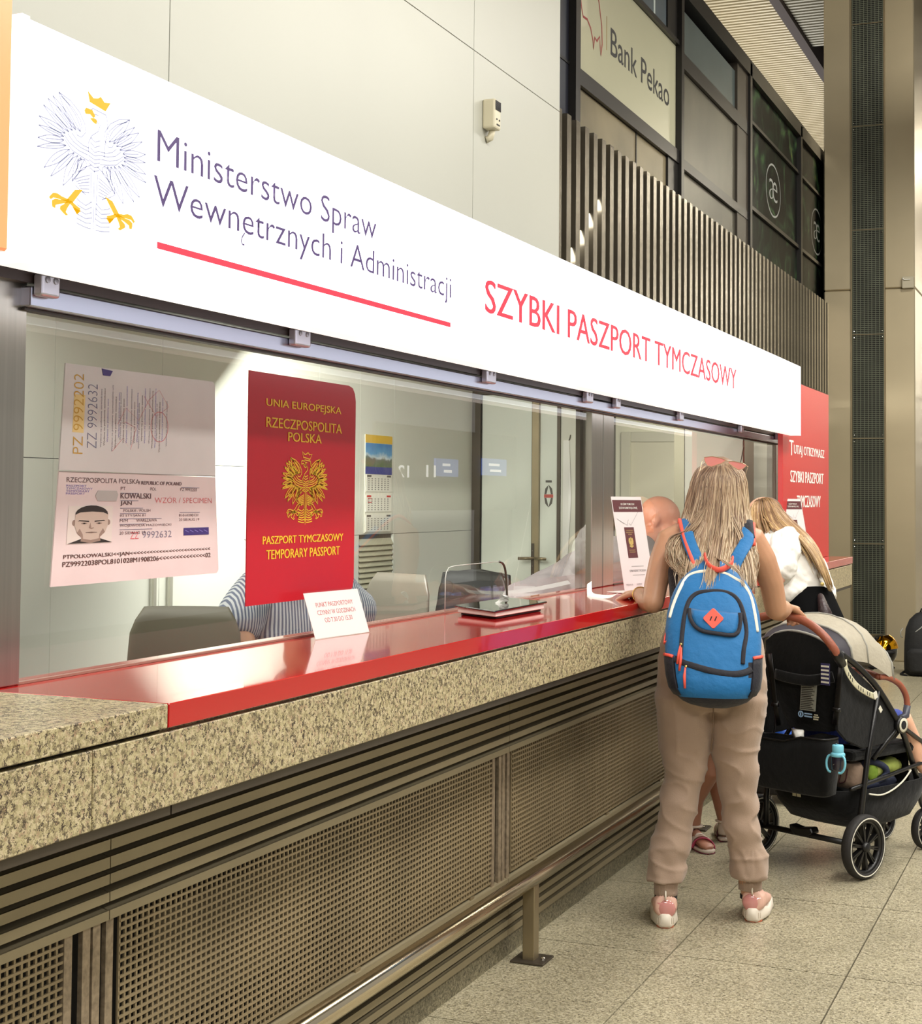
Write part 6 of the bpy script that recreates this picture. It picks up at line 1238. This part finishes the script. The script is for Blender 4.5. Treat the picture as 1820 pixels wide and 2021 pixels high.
# ================================================================== clerk in the striped blouse
ck = thing('person', 'seated clerk in blue and white striped blouse behind the red poster', 'person', (-2.86, 5.18, 0), math.radians(-118))
stm = bpy.data.materials.new('striped_cotton'); stm.use_nodes = True; nt = stm.node_tree; N = nt.nodes; L = nt.links; b = N['Principled BSDF']; b.inputs['Roughness'].default_value = .8
tc = N.new('ShaderNodeTexCoord'); wv = N.new('ShaderNodeTexWave'); wv.bands_direction = 'X'; wv.inputs['Scale'].default_value = 27; wv.inputs['Distortion'].default_value = .6; wv.inputs['Detail Scale'].default_value = 1; L.new(tc.outputs['Object'], wv.inputs['Vector'])
rp = N.new('ShaderNodeValToRGB'); e = rp.color_ramp.elements; e[0].position = .40; e[0].color = (*s2l((226, 228, 232)), 1); e[1].position = .62; e[1].color = (*s2l((118, 126, 150)), 1); L.new(wv.outputs['Fac'], rp.inputs[0]); L.new(rp.outputs[0], b.inputs['Base Color'])
# local frame: y points where she faces (towards window and viewer)
kh, KP = headmb((0, .03, 1.43), (0, 1, -.05), (0, 0, 1), 1.0)
KB = [kh, torso([(.58, 0, 0, .19, .13), (.75, 0, 0, .17, .12), (.95, 0, .01, .17, .12), (1.12, 0, .01, .18, .11), (1.20, 0, .01, .15, .09), (1.245, 0, .01, .07, .06)]), limb([(0, .01, 1.23), (0, .02, 1.34)], [.055, .05])]
for s in (-1, 1):
    KB.append(limb([(s*.19, .01, 1.15), (s*.27, .03, 1.02), (s*.275, .10, .92)], [.062, .052, .045])); KB.append(limb([(s*.275, .10, .92), (s*.22, .27, .90)], [.045, .03])); KB.append(hand((s*.22, .28, .90), (-s*.4, 1, 0), (0, 0, -1), -s, .4))
    KB.append(limb([(s*.10, .02, .58), (s*.12, .42, .60), (s*.12, .45, .12)], [.09, .06, .04])); KB.append(MB().tube([(s*.12, .42, .06), (s*.12, .50, .05), (s*.12, .60, .03)], [(.04, .04), (.04, .03), (.03, .015)], 12, ref=(1, 0, 0)))
fuse('body', KB, SK, ck, voxel=.007, smooth=4); face_bits(ck, KP)
fuse('blouse', [torso([(.62, 0, 0, .20, .145), (.80, 0, 0, .19, .14), (.95, 0, .01, .195, .14), (1.12, 0, .01, .20, .125), (1.195, 0, .01, .165, .10), (1.245, 0, .01, .09, .07)]), limb([(-.17, .01, 1.15), (-.255, .02, 1.05)], [.085, .095]), limb([(.17, .01, 1.15), (.255, .02, 1.05)], [.085, .095])], stm, ck, voxel=.007, smooth=4, disp=lambda c: _nz.noise(c*10)*.008)
fuse('trousers', [limb([(s*.10, .0, .60), (s*.12, .42, .62), (s*.12, .45, .15)], [.11, .08, .06]) for s in (-1, 1)], MATS['trousers_dark'], ck, voxel=.01, smooth=3)
link('hair', MB().ball((0, .0, 1.475), 1, 20, 14, sc=(.09, .10, .095)).mesh('h'), mat('hair_clerk', (96, 62, 44), .7, bump=.6, bscale=80), ck, world=False, smooth=True)
link('lanyard', MB().tube(spline([(-.07, .08, 1.23), (-.05, .155, 1.12), (.0, .165, .95), (.03, .165, .88)], 4), .005, 6).mesh('l'), mat('lanyard_dark', (40, 36, 52), .6), ck, world=False, smooth=True)

# ================================================================== office chairs
def chair(lab, x, y, rz, ztop, w_, m, mesh_=False):
    c = thing('office_chair', lab, 'chair', (x, y, 0), math.radians(rz), 'office chairs behind the windows'); h = .46
    def cp(n, mb, mm, par=None, **k): return link(n, mb.mesh(n), mm, par or c, world=False, **k)
    rg = []
    for i in range(11):
        f = i/10; z = ztop-h+h*f; ww = w_/2*(1-.10*f*f)*(1 if f < .9 else .93); yy = .0+.05*math.sin(f*2.2)-.04*f; rg.append(sring((0, yy, z), ww*(.86 if i in (0, 10) else 1), .016, 3.5, 28)); 
        for q in rg[-1]: q.y += (q.x/ww)**2*.035
    bk_ = cp('backrest', MB().rings(rg), m, smooth=True)
    if mesh_: cp('back_frame', MB().tube([(-w_/2*.92, .03, ztop-h), (-w_/2*.98, .05, ztop-h*.5), (-w_/2*.88, .02, ztop-.02), (0, 0, ztop+.002), (w_/2*.88, .02, ztop-.02), (w_/2*.98, .05, ztop-h*.5), (w_/2*.92, .03, ztop-h)], .014, 8), MATS['black_print'] if 'black_print' in MATS else m, smooth=True)
    cp('seat', MB().rings([sring((0, .24, z), a, a, 4, 28) for z, a in ((ztop-h-.16, .20), (ztop-h-.15, .235), (ztop-h-.11, .24), (ztop-h-.095, .21))]), m, smooth=True)
    cp('back_stem', MB().tube([(0, .02, ztop-h+.05), (0, -.02, ztop-h-.1), (0, .16, ztop-h-.17)], [(.03, .012)]*3, 8), M_darkmet, smooth=True)
    cp('gas_stem', MB().tube([(0, .24, .08), (0, .24, ztop-h-.15)], .025, 12), M_darkmet, smooth=True)
    for k in range(5):
        a = 2*PI*k/5; l = cp('leg', MB().tube([(0, .24, .10), (.28*math.cos(a), .24+.28*math.sin(a), .065)], [.022, .014], 8), M_darkmet, smooth=True); cp('castor', MB().lathe([(0, -.012), (.028, -.012), (.028, .012), (0, .012)], (.28*math.cos(a), .24+.28*math.sin(a), .029), (math.sin(a), -math.cos(a), 0), 14), M_black, l, smooth=True)
    return c
M_ch1 = mat('chair_taupe', (96, 90, 80), .3, coat=.3); M_ch2 = mat('chair_black', (26, 25, 26), .5); M_ch3 = mat('chair_olive', (112, 106, 88), .45)
chair('taupe shell office chair with rounded back in front of wall grille', -3.18, 6.86, 160, 1.125, .46, M_ch1)
chair('small black office chair behind the tablet on the counter', -3.10, 7.62, 168, 1.105, .47, M_ch2, True)
chair('wide olive grey chair back beside the seated clerk', -3.06, 4.74, 205, 1.10, .42, M_ch3)

# ================================================================== things on the red counter
zt = 1.1155
def standee(lab, B, w2, sc):
    t = thing('counter_leaflet_stand', lab, 'sign', (B[0], B[1], zt), 0, 'leaflet stands on the red counter'); O = V((B[0], B[1], zt+.0005)); w_ = V((w2[0], w2[1], 0)).normalized(); bk_ = V((-w_.y, w_.x, 0)); up = (bk_*.075+ZU*.392).normalized(); nn = w_.cross(up); W_, Hh = .205*sc, .40*sc
    def pl(n, u0, v0, u1, v1, m, off, th=.0008, par=None): return MB().prism([(u0*W_, v0*Hh), (u1*W_, v0*Hh), (u1*W_, v1*Hh), (u0*W_, v1*Hh)], O+nn*off, w_, up, nn, th).build(n, m, par or t)
    pl('acrylic_holder', -.02, 0, 1.02, 1.01, M_acryl, .0030, .0015); sh = pl('leaflet', 0, .01, 1, 1, mat('leaflet_white', (226, 216, 216), .5), 0, .001)
    MB().prism([(-.02*W_, 0), (1.02*W_, 0), (1.02*W_, .09), (-.02*W_, .09)], O+V((0, 0, .001)), w_, bk_, ZU, .003).build('holder_foot', mat('foot_white', (232, 226, 222), .4), t)
    pl('header_band', 0.02, .84, .98, .965, mat('maroon_print', (92, 32, 36), .5), .0011, .0004, sh)
    pl('passport_picture', .28, .36, .60, .68, mat('maroon_print', (0, 0, 0)), .0011, .0004, sh)
    def tx(s, u, v, ww, hh, m, **k): text('lettering', s, O+w_*u*W_+up*v*Hh+nn*.0018, w_, up, ww*W_, hh*Hh, m, sh, off=.0003, **k)
    tx('BYLIŚMY POMOCNI?', .28, .912, .45, .028, M_print_white, offset=.006); tx('ZOSTAW NAM SWOJĄ OPINIĘ.', .20, .865, .62, .030, M_print_white, offset=.006)
    Mg2 = mat('small_gold', (220, 190, 110), .5)
    tx('UNIA EUROPEJSKA', .32, .640, .24, .010, Mg2); tx('RZECZPOSPOLITA', .32, .620, .24, .010, Mg2); tx('POLSKA', .38, .600, .12, .010, Mg2); tx('PASZPORT', .34, .435, .2, .010, Mg2); tx('TYMCZASOWY', .34, .415, .2, .010, Mg2)
    emblem(sh, O+w_*.44*W_+up*.465*Hh, w_, up, nn, .034*sc*1.0, .028*sc, mat('small_gold', (0, 0, 0)), .0012, off=.0020)
    Mgy = mat('thin_grey_print', (150, 140, 140), .5)
    for a, b_ in (((.08, .77), (.40, .70)), ((.40, .70), (.46, .76)), ((.46, .72), (.52, .70)), ((.52, .70), (.82, .84)), ((.08, .77), (.30, .715))):
        MB().ribbon([(a[0]*W_, a[1]*Hh), (b_[0]*W_, b_[1]*Hh)], .0016, O, w_, up, nn, .0016).build('dove_line', Mgy, sh)
    tx('SZYBKI PASZPORT TYMCZASOWY', .25, .215, .55, .022, mat('grey_caps', (96, 84, 84), .5)); pl('rule', .34, .27, .74, .274, M_st, .0011, .0004, sh); pl('rule', .34, .18, .74, .184, M_st, .0011, .0004, sh)
    tx('MSWiA', .08, .075, .22, .02, Mgy); tx('PASZPORT', .42, .075, .18, .02, Mgy); tx('POLSKA', .70, .075, .16, .02, Mgy)
standee('upright leaflet with maroon header leaning in acrylic stand beside bald man', (-1.80, 6.01), (.35, .937), 1.0)
standee('far leaflet with maroon header in acrylic stand in front of red board', (-1.715, 9.22), (.35, .937), 1.0)
cdt = thing('opening_hours_card', 'small white card with opening hours in red letters on counter below the posters', 'card', (-1.94, 3.79, zt)); O = V((-1.957, 3.655, zt+.001)); w_ = V((.028, .277, 0)).normalized(); up = V((-.034, .0, .098)).normalized(); up = (up-w_*up.dot(w_)).normalized(); nn = w_.cross(up)
MB().prism([(0, 0), (.272, 0), (.272, .128), (0, .128)], O, w_, up, nn, .001).build('card', mat('card_white', (238, 232, 230), .4), cdt)
MB().prism([(-.004, 0), (.276, 0), (.276, .132), (-.004, .132)], O+nn*.003, w_, up, nn, .0015).build('acrylic_front', M_acryl, cdt)
MT = mat('card_red', (206, 110, 112), .5)
for s, v, ww in (('PUNKT PASZPORTOWY', .086, .186), ('CZYNNY W GODZINACH', .064, .190), ('OD 7.30 DO 15.30', .042, .138)): text('lettering', s, O+w_*(.136-ww/2)+up*v+nn*.0012, w_, up, ww, .013, MT, cdt, off=.0003)
ac = thing('acrylic_guard', 'clear rounded acrylic guard standing on counter behind the tablet', 'screen', (-2.010, 4.93, zt))
pts = [(0, 0), (0, .115), (.008, .137), (.025, .150), (.05, .155)]+[(.48, .155), (.525, .147), (.55, .125), (.56, .09), (.575, 0)]
MB().prism(pts, (-2.016, 4.66, zt+.0005), YU, ZU, XU, .006).build('sheet', M_acryl, ac)
MB().tube(spline([(-2.013, 4.66+.49, zt+.155), (-2.013, 4.66+.525, zt+.147), (-2.013, 4.66+.55, zt+.122), (-2.013, 4.66+.563, zt+.07), (-2.013, 4.66+.573, zt+.003)], 4), .0042, 6).build('dark_edge', mat('acrylic_edge', (62, 62, 52), .2), ac, smooth=True); MB().tube([(-2.013, 4.66, zt+.003), (-2.013, 4.66, zt+.115), (-2.013, 4.668, zt+.137), (-2.013, 4.69, zt+.152), (-2.013, 4.75, zt+.156), (-2.013, 5.15, zt+.156)], .0015, 6).build('pale_edge', mat('acrylic_pale', (210, 212, 204), .2), ac, smooth=True)
tb_ = thing('signature_tablet', 'black glass signature tablet on a white base lying on the counter', 'tablet', (-1.86, 4.8, zt))
T4_ = [(-1.97, 4.637), (-1.773, 4.502), (-1.759, 4.952), (-1.931, 5.027)]
def slab(zs4, z2, ins, m, n):
    cx = sum(p[0] for p in T4_)/4; cy = sum(p[1] for p in T4_)/4; a = [V((cx+(p[0]-cx)*ins, cy+(p[1]-cy)*ins, z)) for p, z in zip(T4_, zs4)]; b_ = [V((q.x, q.y, z2)) if z2 else q+V((0, 0, -.006)) for q in a]
    return MB().add(b_+a, [(0, 3, 2, 1) if False else (3, 2, 1, 0), (4, 5, 6, 7), (0, 1, 5, 4), (1, 2, 6, 5), (2, 3, 7, 6), (3, 0, 4, 7)]).build(n, m, tb_, bevel=.002)
slab((1.148, 1.144, 1.148, 1.152), None, 1.0, mat('tablet_glass', (20, 20, 22), .03, coat=1.0, spec=1.0), 'glass_screen'); slab((1.1415, 1.1375, 1.1415, 1.1455), zt+.008, .93, mat('tablet_base', (226, 214, 206), .4), 'base'); slab((zt+.0075,)*4, zt+.0005, .86, M_black, 'rubber_foot')
pn_ = MB().tube([(-1.990, 4.755, zt+.006), (-1.905, 4.685, zt+.006), (-1.885, 4.668, zt+.005)], [.0055, .0055, .002], 10).build('pen', mat('pen_black', (30, 28, 28), .3), smooth=True); tag(pn_, 'black pen lying on counter beside the tablet', 'pen')
sc1 = MB().rings([[V((-1.868+a*.014+i*.004, 4.80+.012*math.sin(i*1.3+a)+.028*a*.5, 1.1505+.0075*i+.004*math.sin(a*3+i))) for a in (-1, -.4, .3, 1, .2, -.5)] for i in range(4)]).build('crumpled_paper', M_print_white, smooth=False); tag(sc1, 'tiny crumpled white paper standing on the tablet', 'paper')
PR = spline([(-2.000, 6.15, zt+.030), (-1.945, 5.98, zt+.014), (-1.880, 5.80, zt+.002), (-1.80, 5.70, zt+.003), (-1.745, 5.655, zt+.010), (-1.715, 5.66, zt+.028)], 4); mb = MB(); ww = V((.010, .006, .008)); mb.rings([[p-ww*.6+V((0, 0, .0)), p+ww, p+ww+V((.001, 0, .001)), p-ww*.6+V((.001, 0, .001))] for p in PR])
rcp = mb.build('till_receipt', M_print_white); tag(rcp, 'curled white paper receipt lying on the red counter beside the leaflet', 'paper')
for v in rcp.data.vertices: pass
# white paper packet where her hand rests
pk = MB().rings([sring((0, 0, z), a, b_, 3, 14, .3) for z, a, b_ in ((.0, .030, .035), (.004, .032, .037), (.007, .028, .033))]); me = pk.mesh('paper_packet'); me.transform(Matrix.Translation((-1.665, 5.78, zt+.0005))); pk = link('paper_packet', me, M_print_white); tag(pk, 'folded white paper under the blonde woman left hand on counter', 'paper')

# ================================================================== on the floor
hm = thing('motorcycle_helmet', 'black full face helmet with gold mirror visor on floor by steel column', 'helmet', (-1.855, 14.22, 0)); HO = V((-1.855, 14.22, 0))
def hp_(n, mb, m, par=None, **k): me = mb.mesh(n); me.transform(Matrix.Translation(HO)); return link(n, me, m, par or hm, smooth=True, **k)
M_hel = mat('helmet_black', (16, 15, 16), .08, coat=1.0)
rg = []
for i in range(15):
    t = PI*(i/14); z = .155-.140*math.cos(t); s = math.sin(t)**.75; rg.append([V((math.cos(a)*.135*s+.004, math.sin(a)*.118*s*(1.0 if z > .1 else .95), max(.006, z+(.012*math.cos(a) if z < .12 else 0)))) for a in [2*PI*j/28 for j in range(28)]])
sh = hp_('shell', MB().rings(rg), M_hel)
vis = []
for i in range(7):
    f = i/6; z = .165+.118*f; rr = math.sqrt(max(0, 1-((z-.155)/.145)**2)); vis.append([V((math.cos(a)*.141*rr+.006, math.sin(a)*.125*rr, z-.03*f*(1-math.cos(a+.6))*0-.045*math.sin(a*.5+2.2)*0+.018*math.cos(a+.3))) for a in [-2.75+2.9*j/16 for j in range(17)]])
vs = [p for r in vis for p in r]; b2 = [p*.985+V((0, 0, .002)) for p in vs]; fs = []; n = 17; N0 = len(vs)
for k in range(6):
    for i in range(n-1): a = k*n+i; fs += [(a, a+1, a+n+1, a+n), (N0+a, N0+a+n, N0+a+n+1, N0+a+1)]
hp_('visor', MB().add(vs+b2, fs), mat('gold_mirror', (250, 176, 30), .06, metal=1.0, var=.3, vscale=14), sh)
hp_('chin_opening', MB().ball((.045, -.075, .150), 1, 18, 8, sc=(.085, .050, .028)), M_black, sh); hp_('red_decal', MB().ball((.0, -.098, .070), 1, 16, 8, sc=(.062, .018, .026)), mat('decal_red', (170, 30, 22), .2, coat=1.0, var=.4, vscale=30), sh); hp_('chin_vent', MB().ball((.062, -.088, .105), 1, 12, 6, sc=(.03, .012, .010)), mat('vent_grey', (110, 116, 116), .2), sh)
hp_('base_rim', MB().lathe([(.10, .0005), (.112, .0005), (.116, .012), (.10, .014)], (0, 0, 0), n=28), M_black, sh)
bb = thing('black_backpack', 'large black backpack standing on the floor at right edge near helmet', 'backpack', (-1.44, 13.78, 0)); BO = V((-1.44, 13.78, 0))
M_bb = mat('pack_black', (20, 20, 21), .7, bump=.4, bscale=20, var=.2, vscale=10)
rg = [sring((-.0+.02*math.sin(z*6), .0, z), a, b_, 3.2, 32) for z, a, b_ in ((.003, .13, .10), (.02, .165, .13), (.12, .178, .145), (.28, .182, .14), (.40, .165, .125), (.48, .125, .10), (.53, .07, .06), (.545, .03, .03))]
def bq(n, mb, m, par=None): me = mb.mesh(n); me.transform(Matrix.Translation(BO)); return link(n, me, m, par or bb, smooth=True)
bk3 = bq('pack_body', MB().rings(rg), M_bb); bq('front_pocket', MB().rings([sring((0, -.12, z), a, .05, 3, 24) for z, a in ((.04, .10), (.06, .125), (.2, .13), (.24, .10))]), M_bb, bk3)
bq('carry_loop', MB().tube([(-.03, 0, .54), (-.02, 0, .57), (.03, 0, .57), (.04, 0, .535)], .008, 8), M_bb, bk3); bq('grey_zip', MB().tube(spline([(-.06, -.122, .38), (-.01, -.12, .42), (.03, -.10, .47), (.05, -.075, .51)], 4), .005, 6), mat('zip_grey', (150, 150, 144), .5), bk3); bq('side_loop', MB().tube([(-.175, -.02, .40), (-.195, -.03, .37), (-.19, -.03, .33), (-.178, -.02, .32)], .004, 6), MATS['zip_grey'], bk3)
bq('small_mark', MB().box((-.07, -.137, .075), (-.04, -.134, .085)), MATS['zip_grey'], bk3); bq('hanging_strap', MB().tube([(-.16, -.05, .03), (-.19, -.09, .008), (-.13, -.13, .006)], [(.012, .003)]*3, 8), M_bb, bk3)
cs = thing('cabin_bag', 'small dark wheeled bag with bright blue straps standing against the counter louvres', 'bag', (-1.52, 7.75, 0)); CO = V((-1.52, 7.75, 0))
def cq(n, mb, m, par=None, **k): me = mb.mesh(n); me.transform(Matrix.Translation(CO)); return link(n, me, m, par or cs, smooth=True, **k)
M_bl2 = mat('strap_blue', (40, 90, 190), .5, var=.2, vscale=20); M_nv = mat('bag_navy_shine', (34, 40, 96), .4, var=.3, vscale=14, bump=.4, bscale=16)
bd_ = cq('bag_body', MB().rings([sring((0, 0, z), a, b_, 3.5, 28) for z, a, b_ in ((.045, .09, .12), (.06, .11, .145), (.20, .115, .15), (.30, .105, .14), (.33, .08, .11))]), mat('bag_dark', (34, 30, 34), .6))
cq('blue_bundle', MB().ball((.02, -.02, .40), 1, 16, 10, sc=(.10, .12, .075)), M_nv, bd_); cq('blue_bundle', MB().ball((.05, -.08, .345), 1, 16, 10, sc=(.055, .06, .05)), M_bl2, bd_); cq('blue_loop', MB().tube(spline([(-.05, -.1, .43), (.02, -.12, .50), (.09, -.06, .52), (.12, .05, .49), (.08, .1, .42)], 4), [(.016, .006)]*17, 8), M_bl2, bd_)
for x_, y_ in ((-.07, -.11), (.08, -.11), (-.07, .11), (.08, .11)): cq('castor', MB().lathe([(0, -.014), (.022, -.014), (.025, 0), (.022, .014), (0, .014)], (x_, y_, .0255), (1, 0, 0), 16).box((x_-.016, y_-.006, .03), (x_+.016, y_+.006, .055)), mat('castor_dark', (60, 48, 44), .3, coat=.5), cs)
